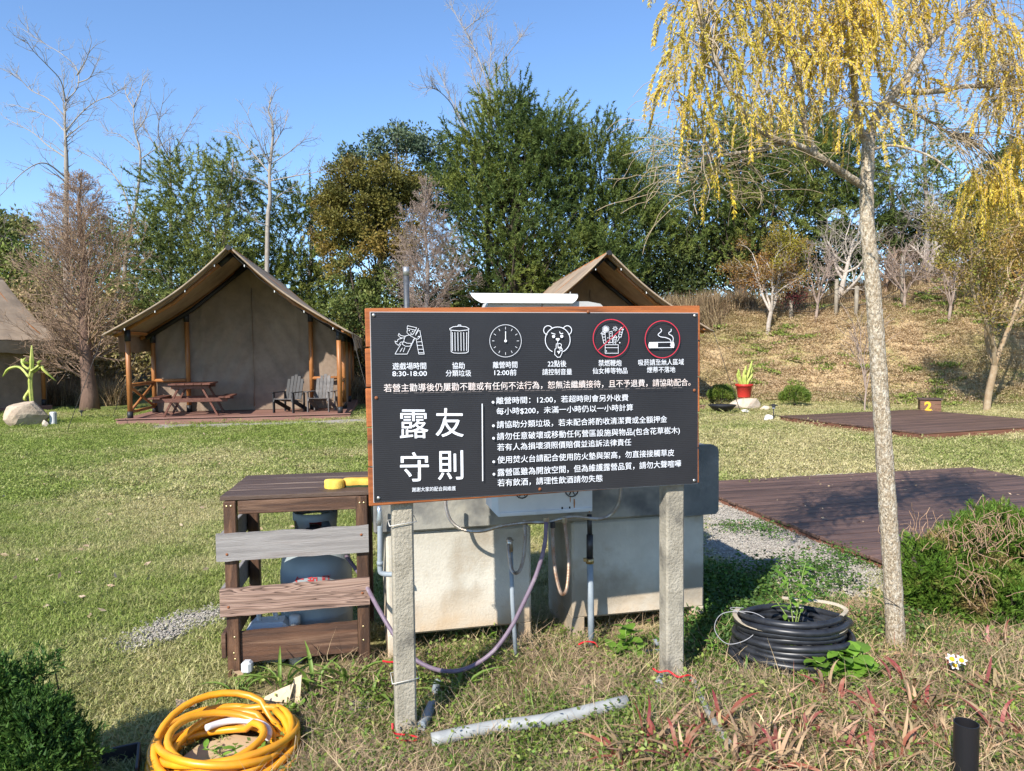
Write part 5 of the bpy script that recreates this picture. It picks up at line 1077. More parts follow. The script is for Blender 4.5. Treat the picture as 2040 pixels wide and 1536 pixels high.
def hose(name, pts, r, mat, label, cat='hose', n=60, corrug=False, k=10):
    low = min(pts, key=lambda p: p.z); mb = MB()
    if corrug: corr(mb, pts, r)
    else: mb.tube(smooth_path(pts, n), r, k)
    return tag(link(name, mb.mesh(name, low), mat, None, low), label, cat)
hose('metal_hose', pix([(888, 985), (889, 1012), (900, 1040), (925, 1056), (960, 1058), (1000, 1048), (1050, 1041), (1090, 1040), (1140, 1030), (1190, 1034), (1215, 1026), (1232, 1004), (1238, 970)], [3.5, 3.5, 3.5, 3.5, 3.5, 3.5, 3.5, 3.5, 3.52, 3.6, 3.66, 3.7, 3.74]), .0095, steel, 'long corrugated steel hose sagging under the board from left to right', corrug=True)
hh = hose('metal_hose', pix([(1045, 1036), (1046, 1070), (1043, 1110), (1036, 1135), (1026, 1142), (1018, 1130), (1014, 1100), (1013, 1084)], 3.52), .0095, steel, 'short U shaped steel hose left of the purple hose, joined to a valve', corrug=True)
hose('metal_hose', pix([(1101, 1045), (1102, 1090), (1106, 1135), (1114, 1172), (1121, 1184), (1129, 1172), (1133, 1130), (1130, 1085), (1124, 1036)], 3.50), .0095, steel_rusty, 'rusty U shaped steel hose hanging right of the purple hose', corrug=True)
def fitting(u, v, Y, r, L, mat, ax=(0, 0, 1)):
    mb = MB(); c = P(u, v, Y); a = Vector(ax); mb.tube([c - a * L / 2, c + a * L / 2], r, 6, smooth=False); return mb, c
for (u, v, Y, lab) in ((1088, 1036, 3.49, 'steel nut under the heater where the purple hose starts'), (1101, 1046, 3.49, 'dark nut under the heater on the rusty hose'), (1125, 1036, 3.49, 'steel nut at the right end of the rusty hose')):
    mb, c = fitting(u, v, Y, .014, .026, steel); solo('hose_nut', mb, steel if 'dark' not in lab else black_rub, c, lab, 'nut')
hose('water_hose', pix([(1088, 1040), (1085, 1085), (1070, 1140), (1046, 1195), (1018, 1250), (985, 1295), (950, 1322), (912, 1336), (870, 1334), (825, 1312), (790, 1272), (755, 1215), (720, 1150), (690, 1108)], [3.47, 3.44, 3.42, 3.4, 3.38, 3.36, 3.34, 3.3, 3.28, 3.3, 3.34, 3.42, 3.62, 3.78]), .0105, purple, 'long purple garden hose looping from the heater behind the left post to the table', n=90)
vp = thing('valve_pipe', K(.42, -.07, .0), 'grey vertical pipe with a steel valve before the left pedestal', 'pipe'); v0 = Vector(vp.location)
part('pipe', MB().tube([P(1029, 1325, 3.56) - v0, P(1021, 1200, 3.57) - v0, P(1017, 1095, 3.58) - v0], .0115, 10), pvc, vp)
part('valve', MB().tube([P(1016, 1098, 3.57) - v0, P(1015, 1072, 3.56) - v0], [.016, .013], 8), steel, vp); part('valve_handle', MB().lathe([(.001, .0), (.017, 0), (.02, .006), (.001, .01)], P(1016, 1078, 3.535) - v0, 10), steel, vp)
dp = thing('drain_pipe', K(.87, -.06, .0), 'grey vertical pipe with a black rubber joint before the right pedestal', 'pipe'); v0 = Vector(dp.location)
part('pipe', MB().tube([P(1178, 1312, 3.68) - v0, P(1177, 1200, 3.69) - v0, P(1175, 1112, 3.7) - v0], .0165, 12), pvc, dp)
part('rubber_sleeve', MB().tube([P(1175, 1112, 3.69) - v0, P(1175, 1065, 3.69) - v0], .0175, 12), black_rub, dp); part('black_hose', MB().tube([P(1175, 1066, 3.69) - v0, P(1174, 1025, 3.69) - v0], .013, 10), black_rub, dp)
part('hose_clamp', MB().tube([P(1175, 1122, 3.685) - v0, P(1175, 1112, 3.685) - v0], .021, 12), brass, dp); part('clamp_lug', MB().box(P(1166, 1115, 3.665) - v0, (.02, .02, .018), bev=.003), brass, dp)
wp = thing('water_pipe', P(757, 1143, 3.5), 'blue grey pipe with an elbow and steel coupling left of the left post', 'pipe'); v0 = Vector(wp.location)
part('pipe', MB().tube([q - v0 for q in smooth_path(pix([(757, 1040), (757, 1090), (757, 1132), (760, 1141), (770, 1144), (790, 1144)], 3.5), 24)], .013, 12), pvc, wp)
part('coupling', MB().tube([P(756, 1046, 3.5) - v0, P(756, 1034, 3.5) - v0, P(756, 1020, 3.5) - v0, P(755, 1008, 3.5) - v0], [.015, .0165, .0125, .010], 10), M('zinc_coupling', (.5, .55, .6), rough=.3, metal=.8), wp)
part('elbow', MB().tube([P(757, 1118, 3.5) - v0, P(757, 1126, 3.5) - v0], .016, 12), pvc, wp)
def gpipe(name, L, dz, r, mat, label, n=20, cat='pipe'):
    pts = []
    for (u, v) in L: g = GR(u, v); pts.append(g + Vector((0, 0, dz)))
    return hose(name, pts, r, mat, label, cat, n, k=14)
gpipe('drain_pipe', [(860, 1500), (980, 1480), (1100, 1457), (1250, 1425)], .068, .027, pvc_pale, 'thick grey drain pipe lying on the weeds below the board', 20)
gpipe('pipe_stub', [(862, 1432), (850, 1455), (838, 1478)], .07, .022, pvc, 'short slanted grey pipe at the foot of the left post')
gpipe('pipe_stub', [(872, 1385), (868, 1402)], .08, .018, pvc, 'dark grey pipe end in the weeds right of the left post')
gpipe('pipe_stub', [(1250, 1322), (1290, 1318), (1330, 1312)], .045, .018, pvc, 'grey pipe lying behind the right post under the pedestal')
gpipe('pipe_stub', [(1302, 1300), (1330, 1292)], .06, .02, pvc, 'short grey pipe end leaning on the right post')
gpipe('pipe_stub', [(1322, 1352), (1312, 1385)], .05, .019, pvc, 'short grey pipe left of the right post foot tied with red cord')
gpipe('wrapped_hose', [(1378, 1368), (1392, 1400), (1412, 1440), (1432, 1475), (1452, 1500)], .05, .013, pvc_pale, 'pale taped hose running from the right post to the foreground')
gpipe('white_hose', [(612, 1496), (640, 1470), (672, 1460), (700, 1470), (706, 1500), (700, 1530)], .012, .011, M('white_hose_plastic', (.6, .58, .6), rough=.5), 'faded white hose curving through the weeds right of the yellow coil')
def cord(pts, label, r=.0042):
    pts = [q + Vector((0, -.01, .035)) for q in pts]
    hose('red_cord', pts, r, redcord, label, 'cord', 40, k=6)
cord([P(783, 1455, 2.87), P(784, 1468, 2.86), P(790, 1476, 2.87), P(815, 1478, 2.88), P(838, 1486, 2.88), P(815, 1490, 2.86), P(790, 1484, 2.85)], 'red cord round the foot of the left post')
cord([P(1300, 1345, 3.2), P(1312, 1352, 3.17), P(1330, 1350, 3.15), P(1350, 1362, 3.12), P(1372, 1358, 3.15), P(1384, 1366, 3.17), P(1360, 1372, 3.12)], 'red cord round the foot of the right post')
cord([P(1152, 1296, 3.62), P(1166, 1290, 3.63), P(1184, 1292, 3.63), P(1190, 1300, 3.64)], 'red cord on the drain pipe before the right pedestal')
cord([P(764, 1330, 3.2), P(775, 1332, 3.15), P(784, 1332, 3.1)], 'short red cord between table and left post')
def tie(z, label):
    mb = MB(); c = [(.06, .025), (.17, .025), (.17, .13), (.06, .13)]; pts = [SGM @ Vector((a, b, z + dz)) for (a, b), dz in zip(c + [c[0]], (0, .012, .012, 0, 0))]; mb.tube(pts, .0022, 5); solo('cable_tie', mb, M('tie_plastic', (.55, .53, .48)), pts[0], label, 'cable tie')
tie(.845, 'pale cable tie round the upper left post'); tie(.19, 'pale cable tie round the lower left post')

# ------------------------------------------------------------------ wooden stand with gas bottle
tb_o = Vector((-1.413, 3.453, 0)); TB = Matrix.Translation(tb_o) @ Matrix.Rotation(R(9), 4, 'Z')
stand = thing('wooden_stand', tb_o, 'dark stained wooden stand with two weathered cross slats beside the board', 'table', R(9))
stain = M('dark_stain_wood', (.11, .055, .03), (.045, .024, .016), scale=6, rough=.6, stretch=(6, 6, .7), bump=.4, objrand=True, c3=(.19, .10, .055), scale3=4, lo3=.55, hi3=.7)
stain_h = M('dark_stain_board', (.115, .055, .03), (.045, .024, .016), scale=5, rough=.6, stretch=(.5, 6, 7), bump=.4, objrand=True, c3=(.20, .115, .07), scale3=3.5, lo3=.5, hi3=.68)
top_w = M('worn_top_wood', (.075, .045, .032), (.12, .08, .058), scale=6, rough=.6, stretch=(.5, 7, 7), bump=.45, objrand=True, c3=(.22, .16, .12), scale3=3, lo3=.55, hi3=.72)
HT = .857; WT = .69
for k in range(4): part('top_board', MB().box((WT / 2, .015 + .1545 * (k + .5), HT - .011), (WT + (.02 if k else .03), .149, .022), bev=.003), top_w, stand)
part('front_apron', MB().box((WT / 2 + .015, .022, HT - .056), (WT - .11, .025, .065), bev=.003), stain_h, stand)
for (x, y) in ((.032, .03), (WT - .028, .03), (.032, .58), (WT - .028, .58)):
    part('leg', MB().box((x, y, (HT - .022) / 2 - .032), (.058, .05, HT - .022 + .06), bev=.004), stain, stand)
part('side_apron', MB().box((.02, .305, HT - .056), (.022, .50, .065), bev=.003), stain_h, stand); part('back_apron', MB().box((WT / 2, .60, HT - .056), (WT - .1, .022, .065), bev=.003), stain_h, stand)
def slat(x0, x1, y, zl, zr, h, mat, label=None, seed=1, th=.022, name='cross_slat'):
    rg = random.Random(seed); mb = MB(); n = 16; vs = []
    for i in range(n + 1):
        f = i / n; x = x0 + (x1 - x0) * f; z = zl + (zr - zl) * f; a = rg.uniform(-.0022, .0022); b = rg.uniform(-.002, .002) - (.007 * math.exp(-((f - .62) / .05) ** 2) if seed == 2 else 0)
        vs += [(x, y - th, z - h / 2 - b * 0 + a), (x, y - th, z + h / 2 + b), (x, y, z + h / 2 + b), (x, y, z - h / 2 + a)]
    fs = []
    for i in range(n):
        for j in range(4): fs.append((4 * i + j, 4 * i + (j + 1) % 4, 4 * (i + 1) + (j + 1) % 4, 4 * (i + 1) + j))
    fs += [(3, 2, 1, 0), tuple(4 * n + j for j in range(4))]; o = part(name, mb.add(vs, fs), mat, stand)
    if label: o['label'] = label
    return o
grey_w = M('silver_grey_wood', (.22, .205, .195), (.34, .32, .305), scale=5, rough=.85, stretch=(.35, 8, 9), bump=.5, bscale=40, c3=(.20, .17, .155), scale3=5, lo3=.55, hi3=.75)
def grain_wood():
    m = bpy.data.materials.new('scorched_grain_wood'); m.use_nodes = True; n = m.node_tree.nodes; l = m.node_tree.links; b = n['Principled BSDF']; b.inputs['Roughness'].default_value = .8
    tc = n.new('ShaderNodeTexCoord'); mp = n.new('ShaderNodeMapping'); mp.inputs['Scale'].default_value = (.7, 6, 9); mp.inputs['Location'].default_value = (.3, 0, .2); l.new(tc.outputs['Object'], mp.inputs[0])
    t = n.new('ShaderNodeTexNoise'); t.inputs['Scale'].default_value = 1.6; t.inputs['Detail'].default_value = 2; t.inputs['Distortion'].default_value = 1.0; l.new(mp.outputs[0], t.inputs['Vector'])
    mu = n.new('ShaderNodeMath'); mu.operation = 'MULTIPLY'; mu.inputs[1].default_value = 13; l.new(t.outputs['Fac'], mu.inputs[0]); fr = n.new('ShaderNodeMath'); fr.operation = 'FRACT'; l.new(mu.outputs[0], fr.inputs[0])
    cr = n.new('ShaderNodeValToRGB'); e = cr.color_ramp.elements; e[0].color = (.05, .028, .022, 1); e[0].position = .0; e[1].color = (.27, .17, .125, 1); e[1].position = .35; x = cr.color_ramp.elements.new(.85); x.color = (.36, .245, .19, 1); x = cr.color_ramp.elements.new(1.0); x.color = (.2, .12, .09, 1)
    l.new(fr.outputs[0], cr.inputs[0]); l.new(cr.outputs[0], b.inputs['Base Color']); bp = n.new('ShaderNodeBump'); bp.inputs['Strength'].default_value = .4; bp.inputs['Distance'].default_value = .003; l.new(fr.outputs[0], bp.inputs['Height']); l.new(bp.outputs[0], b.inputs['Normal']); return m
slat(-.03, WT + .005, .004, .612, .622, .133, grey_w, 'silver grey weathered cross slat', 2)
slat(-.02, WT + .005, .004, .340, .356, .135, grain_wood(), 'pinkish brown cross slat with scorched wavy grain', 3)
slat(.062, WT - .06, .045, .100, .113, .155, stain_h, None, 4, name='bottom_board')
for zc in (.612, .345, .12):
    part('side_slat', MB().box((-.012, .30, zc), (.022, .60, .12), bev=.003), grey_w if zc > .2 else stain_h, stand)
for (x, z) in ((.02, .59), (WT - .03, .655), (.02, .33), (WT - .03, .36)): part('nail', MB().lathe([(.001, .003), (.006, .002), (.007, 0)], k=8), rust_m, stand); o = COL.objects[-1]; o.location = (x, -.0185, z - .01); o.rotation_euler = (R(90), 0, 0)
for (x, z) in ((.02, .81), (.04, .81), (WT - .035, .80), (WT - .015, .80), (.04, .16), (.035, .08), (.04, .05), (WT - .03, .17), (WT - .03, .10)):
    part('brass_screw', MB().lathe([(.001, .002), (.005, .001), (.006, 0)], k=8), brass, stand); o = COL.objects[-1]; o.location = (x, .0045, z); o.rotation_euler = (R(90), 0, 0)
gas_m = M('grey_gas_paint', (.24, .28, .29), (.29, .33, .34), scale=5, rough=.45, bump=.1, c3=(.24, .27, .28), scale3=3, spec=.5)
gp = TB @ Vector((.40, .33, -.036)); gas = thing('gas_bottle', gp, 'grey gas bottle with red brush lettering standing under the wooden stand', 'gas bottle')
part('body', MB().lathe([(.001, .03), (.12, .03), (.175, .06), (.188, .10), (.188, .20), (.1895, .205), (.188, .21), (.188, .42), (.178, .49), (.14, .54), (.08, .565), (.03, .575), (.001, .575)], k=40), gas_m, gas)
part('foot_ring', MB().lathe([(.14, 0), (.145, 0), (.15, .05), (.15, .07)], k=32), gas_m, gas)
cm = MB(); kk = 36; vs = []; fs = []
for j in range(kk):
    a = R(-90) + 2 * math.pi * j / kk; 
    open_ = abs(math.sin(a * 2 + .6)) > .55
    vs += [(.105 * math.cos(a), .105 * math.sin(a), .545), (.112 * math.cos(a), .112 * math.sin(a), .63 if open_ else .66), (.118 * math.cos(a), .118 * math.sin(a), .70 if open_ else .66), (.118 * math.cos(a), .118 * math.sin(a), .735), (.113 * math.cos(a), .113 * math.sin(a), .74)]
for j in range(kk):
    q = 5 * j; r_ = 5 * ((j + 1) % kk)
    for s_ in (0, 2, 3): fs.append((q + s_, r_ + s_, r_ + s_ + 1, q + s_ + 1))
    if not (abs(math.sin((R(-90) + 2 * math.pi * j / kk) * 2 + .6)) > .55): fs.append((q + 1, r_ + 1, r_ + 2, q + 2))
part('guard_collar', cm.add(vs, fs, True), gas_m, gas); part('valve', MB().tube([(0, 0, .56), (0, 0, .66)], .018, 10), brass, gas); part('valve_wheel', MB().lathe([(.001, .68), (.03, .68), (.034, .67), (.03, .655), (.001, .655)], k=14), M('valve_red', (.4, .03, .03), rough=.5), gas)
part('regulator', MB().lathe([(.001, -.03), (.045, -.025), (.05, 0), (.045, .025), (.02, .035), (.001, .035)], (.0, -.075, .645), 20), black_rub, gas)
# wrap the lettering round the bottle
n = len(gas_text.vertices); co = np.zeros(n * 3); gas_text.vertices.foreach_get('co', co); co = co.reshape(-1, 3); cx = (co[:, 0].min() + co[:, 0].max()) / 2; xx = co[:, 0] - cx + .03; ang = xx / .19 - math.pi / 2 + .02 * 0
out = np.stack([.1895 * np.cos(ang), .1895 * np.sin(ang), .388 + co[:, 1]], 1); gas_text.vertices.foreach_set('co', out.ravel()); gas_text.update(); link('brush_lettering', gas_text, M('red_brush_paint', (.5, .05, .05), rough=.6), gas)
jug_m = M('milky_plastic', (.62, .65, .67), (.68, .70, .72), scale=4, rough=.35, trans=.15)
jp = TB @ Vector((.175, .17, -.036)); jug = thing('plastic_jug', jp, 'milky white plastic jug behind the lowest board of the stand', 'jug', R(9)); part('jug_body', MB().box((0, 0, .11), (.21, .15, .21), bev=.03), jug_m, jug); part('jug_handle', MB().tube(smooth_path([(-.05, 0, .21), (-.045, 0, .255), (.02, 0, .26), (.04, 0, .21)], 12), .012, 8), jug_m, jug)
bp_ = TB @ Vector((.31, .12, -.036)); bt = thing('bottle', bp_, 'white bottle with a ribbed cap between the jug and the gas bottle', 'bottle'); part('bottle_body', MB().lathe([(.001, 0), (.033, 0), (.035, .02), (.035, .16), (.022, .19), (.02, .2)], k=20), jug_m, bt)
cm = MB(); cm.lathe([(.001, .245), (.026, .245), (.028, .24), (.028, .2), (.02, .2)], k=32)
for i, v in enumerate(cm.V):
    if i % 2 and abs(v.z - .22) < .03 and v.xy.length > .025: v.x *= .95; v.y *= .95
part('cap', cm, jug_m, bt)
fp = TB @ Vector((.10, -.02, .0)); solo('foam_lump', MB().box(fp + Vector((0, 0, .02)), (.05, .05, .06), bev=.015), jug_m, fp, 'small white plastic scrap at the foot of the left front leg', 'scrap')
# sponges
spo = M('yellow_sponge', (.72, .48, .06), (.80, .58, .12), scale=30, rough=.95, bump=1.0, bscale=160, bdist=.003); sp_g = M('scrub_pad_green', (.05, .09, .03), rough=.95, bump=.8, bscale=200)
c = TB @ Vector((.52, .13, HT + .001)); s1 = thing('sponge', c, 'small round yellow sponge on the top of the stand', 'sponge'); mb = MB(); k = 28; pr = [(1, 0), (1.03, .01), (1.0, .02), (1.02, .032), (.97, .04), (.9, .043), (.001, .044)]; vs = []
for (q, z) in pr:
    for j in range(k): a = 6.2832 * j / k; rr = (.05 + .003 * math.sin(3 * a)) * q; vs.append((rr * math.cos(a), rr * .72 * math.sin(a), z))
part('foam', mb.add(vs, [(i * k + j, i * k + (j + 1) % k, (i + 1) * k + (j + 1) % k, (i + 1) * k + j) for i in range(len(pr) - 1) for j in range(k)], True), spo, s1)
c = TB @ Vector((.645, .17, HT + .001)); s2 = thing('sponge', c, 'large waisted orange sponge with green scrub side beside the board', 'sponge', R(6))
def outl(j, k, q):
    a = 6.2832 * j / k; x = .085 * math.copysign(abs(math.cos(a)) ** .7, math.cos(a)); y = .05 * math.copysign(abs(math.sin(a)) ** .8, math.sin(a)) * (1 - .28 * math.exp(-(x / .03) ** 2)); return x * q, y * q
for nm, prof, mt in (('scrub_pad', [(.97, 0), (1, .003), (1, .010)], sp_g), ('foam', [(.99, .010), (1.02, .018), (1.0, .03), (.95, .038), (.001, .040)], M('orange_sponge', (.72, .38, .05), (.80, .46, .09), scale=30, rough=.95, bump=1.0, bscale=160, bdist=.003))):
    mb = MB(); k = 36; vs = []
    for (q, z) in prof:
        for j in range(k): x, y = outl(j, k, q); vs.append((x, y, z))
    part(nm, mb.add(vs, [(i * k + j, i * k + (j + 1) % k, (i + 1) * k + (j + 1) % k, (i + 1) * k + j) for i in range(len(prof) - 1) for j in range(k)], True), mt, s2)

# ------------------------------------------------------------------ coils of hose
yel = M('yellow_hose', (.80, .36, .015), (.72, .30, .012), scale=10, rough=.38, spec=.5, coat=.1, c3=(.60, .24, .02), scale3=4)
cc = GR(447, 1522) + Vector((0, 0, .02)); rgc = random.Random(4); mb = MB(); pts = []; turns = 14
for i in range(turns * 26):
    f = i / 26; lay = int(f); t = f - lay; rr = .235 + .05 * math.sin(lay * 2.4) + .012 * math.sin(6.28 * t * 2 + lay); dx = .03 * math.sin(lay * 1.7 + .5); dy = .035 * math.cos(lay * 2.9)
    nx = .03 * math.sin((lay + 1) * 1.7 + .5); nyy = .035 * math.cos((lay + 1) * 2.9); r2 = .235 + .05 * math.sin((lay + 1) * 2.4) + .012 * math.sin(lay + 1); w = t * t * (3 - 2 * t); rr = rr * (1 - w) + r2 * w
    a = 6.2832 * t + 1.2; zc = .018 + .0108 * lay * (.55 + .45 * math.sin(a * 1.0 + lay * .9)) * .9 + .02 * max(0, math.sin(a - .2)) * lay / turns
    pts.append(cc + Vector(((dx * (1 - w) + nx * w) + rr * math.cos(a), (dy * (1 - w) + nyy * w) + rr * .98 * math.sin(a), zc)))
mb.tube(pts, .0145, 12); tag(link('hose_coil', mb.mesh('hose_coil', cc), yel, None, cc), 'thick coil of bright yellow hose lying in the grass', 'hose')
mb = MB(); q = [cc + Vector(((.165 + .012 * math.sin(a * 2)) * math.cos(a), .17 * math.sin(a), .075)) for a in [R(10 + 130 * k / 20) for k in range(21)]]; mb.tube(q, .014, 10); solo('hose_piece', mb, M('white_hose_plastic', (.6, .58, .6)), q[0], 'short piece of white hose inside the yellow coil', 'hose')
cardb = M('tan_board', (.52, .38, .23), (.44, .32, .19), scale=6, rough=.85)
def slabpoly(name, P2, z, th, label, cat, mat):
    mb = MB(); c = sum((Vector((a, b, 0)) for a, b in P2), Vector()) / len(P2); c.z = hz(c.x, c.y); n = len(P2); mb.add([(a, b, c.z + z) for a, b in P2] + [(a, b, c.z + z + th) for a, b in P2], [tuple(range(n))[::-1], tuple(range(n, 2 * n))] + [(i, (i + 1) % n, n + (i + 1) % n, n + i) for i in range(n)]); return solo(name, mb, mat, c, label, cat)
slabpoly('board_scrap', [(cc.x + x, cc.y + y) for x, y in ((-.12, -.12), (.06, -.15), (.15, -.02), (.1, .13), (-.02, .16), (-.14, .08), (-.17, -.03))], .03, .008, 'tan board scrap under the yellow hose coil', 'scrap', cardb)
def pp(L): return [tuple(GR(u, v).xy) for u, v in L]
slabpoly('board_scrap', pp([(350, 1402), (392, 1404), (388, 1420), (352, 1424)]), .03, .008, 'small tan scrap at the upper left of the yellow coil', 'scrap', cardb)
g = GR(560, 1392); mb = MB()
for (a, b, c_, d) in (((515, 1395), (560, 1372), (585, 1362), (575, 1400)), ((575, 1400), (585, 1352), (601, 1345), (597, 1402)), ((530, 1400), (575, 1396), (590, 1412), (545, 1416))):
    pts4 = [P(u, v, 3.22 - .02 * k) for k, (u, v) in enumerate((a, b, c_, d))]; mb.add(pts4 + [p + Vector((0, .006, 0)) for p in pts4], [(0, 1, 2, 3), (7, 6, 5, 4), (0, 4, 5, 1), (1, 5, 6, 2), (2, 6, 7, 3), (3, 7, 4, 0)])
solo('torn_cardboard', mb, M('pale_cardboard', (.62, .50, .34), (.54, .43, .29), scale=9, rough=.9), g, 'torn pale cardboard sticking up behind the yellow coil', 'cardboard')
# black coil
bc = GR(1578, 1280); bc = ground(1.345, 3.42, .0); mb = MB(); pts = []
for i in range(11 * 30):
    f = i / 30; lay = int(f); t = f - lay; a = 6.2832 * t - .4; r0_ = .278 - .004 * lay + .018 * math.sin(lay * 2.1); r1_ = .278 - .004 * (lay + 1) + .018 * math.sin((lay + 1) * 2.1); w = t * t * (3 - 2 * t)
    pts.append(bc + Vector(((r0_ * (1 - w) + r1_ * w) * math.cos(a) + .012 * math.sin(lay * 1.3), (r0_ * (1 - w) + r1_ * w) * .95 * math.sin(a), (.015 + .0235 * (lay + w)) * (.95 - .12 * math.sin(a)) + .004 * math.sin(3 * a + lay))))
mb.tube(pts, .0165, 12)
pts = []
for i in range(4 * 30):
    f = i / 30; lay = int(f); t = f - lay; a = 6.2832 * t + 1.0; r0_ = .235 + .02 * math.sin(lay * 2.9); pts.append(bc + Vector((-.02 + r0_ * math.cos(a), r0_ * .9 * math.sin(a), .06 + .04 * f * .8 + .01 * math.sin(2 * a))))
mb.tube(pts, .0165, 12); pts = [bc + Vector((.12, -.31, .03)), bc + Vector((.0, -.33, .02)), bc + Vector((-.12, -.30, .03)), bc + Vector((-.25, -.20, .06)), bc + Vector((-.31, -.02, .1))]
mb.tube(smooth_path(pts, 24), .0165, 12); tag(link('hose_coil', mb.mesh('hose_coil', bc), M('black_pipe_plastic', (.012, .013, .016), (.028, .03, .035), scale=18, rough=.38, spec=.5), None, bc), 'stacked coil of thick black pipe right of the sink', 'pipe')
mb = MB(); pts = smooth_path([bc + Vector(v) for v in ((-.22, .12, .25), (-.27, .02, .25), (-.25, -.1, .245), (-.15, -.19, .245), (0, -.22, .24), (.13, -.2, .245), (.19, -.15, .255), (.17, -.11, .262), (.22, -.04, .262), (.285, .05, .26), (.26, .12, .265), (.16, .18, .265), (.04, .23, .26))], 60)
n = len(pts); vs = []
for i, p in enumerate(pts):
    d = (pts[min(i + 1, n - 1)] - pts[max(i - 1, 0)]).normalized(); s_ = Vector((d.y, -d.x, .15)).normalized(); wd = .011; up = Vector((0, 0, .004)); vs += [p - s_ * wd, p + s_ * wd, p + s_ * wd + up, p - s_ * wd + up]
mb.add(vs, [(4 * i + j, 4 * i + (j + 1) % 4, 4 * i + 4 + (j + 1) % 4, 4 * i + 4 + j) for i in range(n - 1) for j in range(4)]); solo('flat_hose', mb, M('cream_strap', (.55, .48, .36), (.42, .34, .24), scale=12, rough=.7, bump=.4, c3=(.5, .22, .08), scale3=3, lo3=.6), bc + Vector((-.2, -.17, .23)), 'cream flat hose draped on the black coil', 'hose')
hose('string_loop', [bc + Vector(v) for v in ((-.12, -.1, .25), (-.2, -.02, .28), (-.32, .05, .25), (-.38, -.02, .2), (-.34, -.1, .16), (-.24, -.12, .2), (-.18, -.06, .26), (-.28, .06, .27), (-.2, .1, .26))], .0018, M('grey_string', (.3, .3, .31)), 'loop of pale string on the left of the black coil', 'string')
# black stake at lower right
g = GR(1924, 1560); g = ground(P(1924, 1500, 2.35).x, 2.35); rk = MB(); topz = P(1924, 1440, 2.35).z - g.z; rpx = 23 * 2.35 / F
rk.lathe([(rpx, -.1), (rpx, topz), (rpx * .93, topz), (rpx * .93, topz - .12)], k=32, smooth=False); solo_ = tag(link('black_pipe', rk.mesh('black_pipe'), M('black_pipe_finish', (.014, .014, .016), rough=.35), None, g), 'upright open ended black pipe at the lower right', 'pipe')
bt_ = M('black_tray', (.02, .02, .025), rough=.4); g = GR(205, 1520); tb2 = thing('plastic_tray', g, 'corner of a dark plastic tray at the bottom left beside the yellow coil', 'tray', R(25)); part('tray_wall', MB().box((0, 0, .03), (.26, .012, .07), bev=.003).box((.13, -.1, .03), (.012, .2, .07), bev=.003), bt_, tb2)
# ------------------------------------------------------------------ golden weeping tree in front
rgt = np.random.default_rng(77)
tb = ground(1.955, 3.60); gt = thing('weeping_tree', tb, 'slender pale trunked tree with golden drooping foliage before the near deck', 'tree'); tv = np.array(tb)
gbark = M('pale_rough_bark', (.68, .59, .44), (.34, .26, .17), scale=75, rough=.95, bump=1.0, bscale=55, stretch=(1.6, 1.6, .8), c3=(.72, .65, .53), scale3=28, bdist=.03, detail=8, lo=.38, hi=.55)
def rel(p): return Vector(p) - tb
YT = 3.6
def tl(L): return [rel(P(u, v, y)) for (u, v, y) in L]
def ptube(mb, pts, r0, r1, n=30, k=12, knob=.06):
    q = smooth_path(pts, n); mb.tube(q, [(r0 + (r1 - r0) * i / n) * (1 + knob * math.sin(i * 2.1) * math.sin(i * .7 + 1)) for i in range(n + 1)], k); return q
mb = MB(); ptube(mb, [Vector((0.02, 0, -.08))] + tl([(1786, 1290, 3.6), (1778, 1150, 3.6), (1768, 1000, 3.6), (1758, 850, 3.6), (1748, 700, 3.61), (1738, 560, 3.63), (1728, 450, 3.65), (1727, 370, 3.66), (1731, 270, 3.68)]), .048, .030, 70, 16, .05); part('trunk', mb, gbark, gt)
limb_px = [([(1731, 275, 3.68), (1742, 240, 3.69), (1765, 205, 3.72), (1800, 165, 3.75), (1835, 110, 3.8), (1850, 70, 3.8), (1825, 20, 3.85), (1810, -60, 3.9), (1790, -200, 3.9)], .027, .012),
    ([(1729, 285, 3.68), (1715, 262, 3.65), (1706, 225, 3.6), (1700, 150, 3.5), (1690, 40, 3.4), (1660, -120, 3.3)], .022, .009),
    ([(1724, 372, 3.66), (1690, 352, 3.62), (1640, 318, 3.5), (1590, 290, 3.4), (1540, 275, 3.3), (1490, 235, 3.2), (1440, 150, 3.1), (1400, 60, 3.1)], .022, .006),
    ([(1625, 308, 3.48), (1605, 262, 3.5), (1600, 220, 3.5), (1590, 150, 3.5), (1565, 90, 3.45), (1530, 20, 3.4), (1500, -80, 3.4)], .017, .007),
    ([(1790, 178, 3.74), (1830, 184, 3.8), (1880, 180, 3.9), (1920, 172, 4.0), (1980, 172, 4.1), (2060, 168, 4.2), (2160, 150, 4.3)], .017, .008),
    ([(1775, 198, 3.72), (1800, 215, 3.9), (1850, 240, 4.1), (1900, 270, 4.3)], .010, .005), ([(1733, 300, 3.68), (1780, 290, 3.6), (1850, 310, 3.5), (1900, 345, 3.45)], .008, .004),
    ([(1838, 105, 3.8), (1880, 60, 3.9), (1940, 10, 4.0), (2020, -40, 4.1)], .012, .006), ([(1560, 285, 3.35), (1500, 300, 3.3), (1440, 310, 3.3), (1400, 330, 3.25)], .010, .004), ([(1590, 150, 3.5), (1640, 90, 3.6), (1700, 20, 3.7)], .009, .004)]
axes = []
for L, r0, r1 in limb_px:
    mb = MB(); q = ptube(mb, tl(L), r0, r1, 30, 8, .08); part('limb', mb, gbark, gt); axes.append([np.array(v) for v in q])
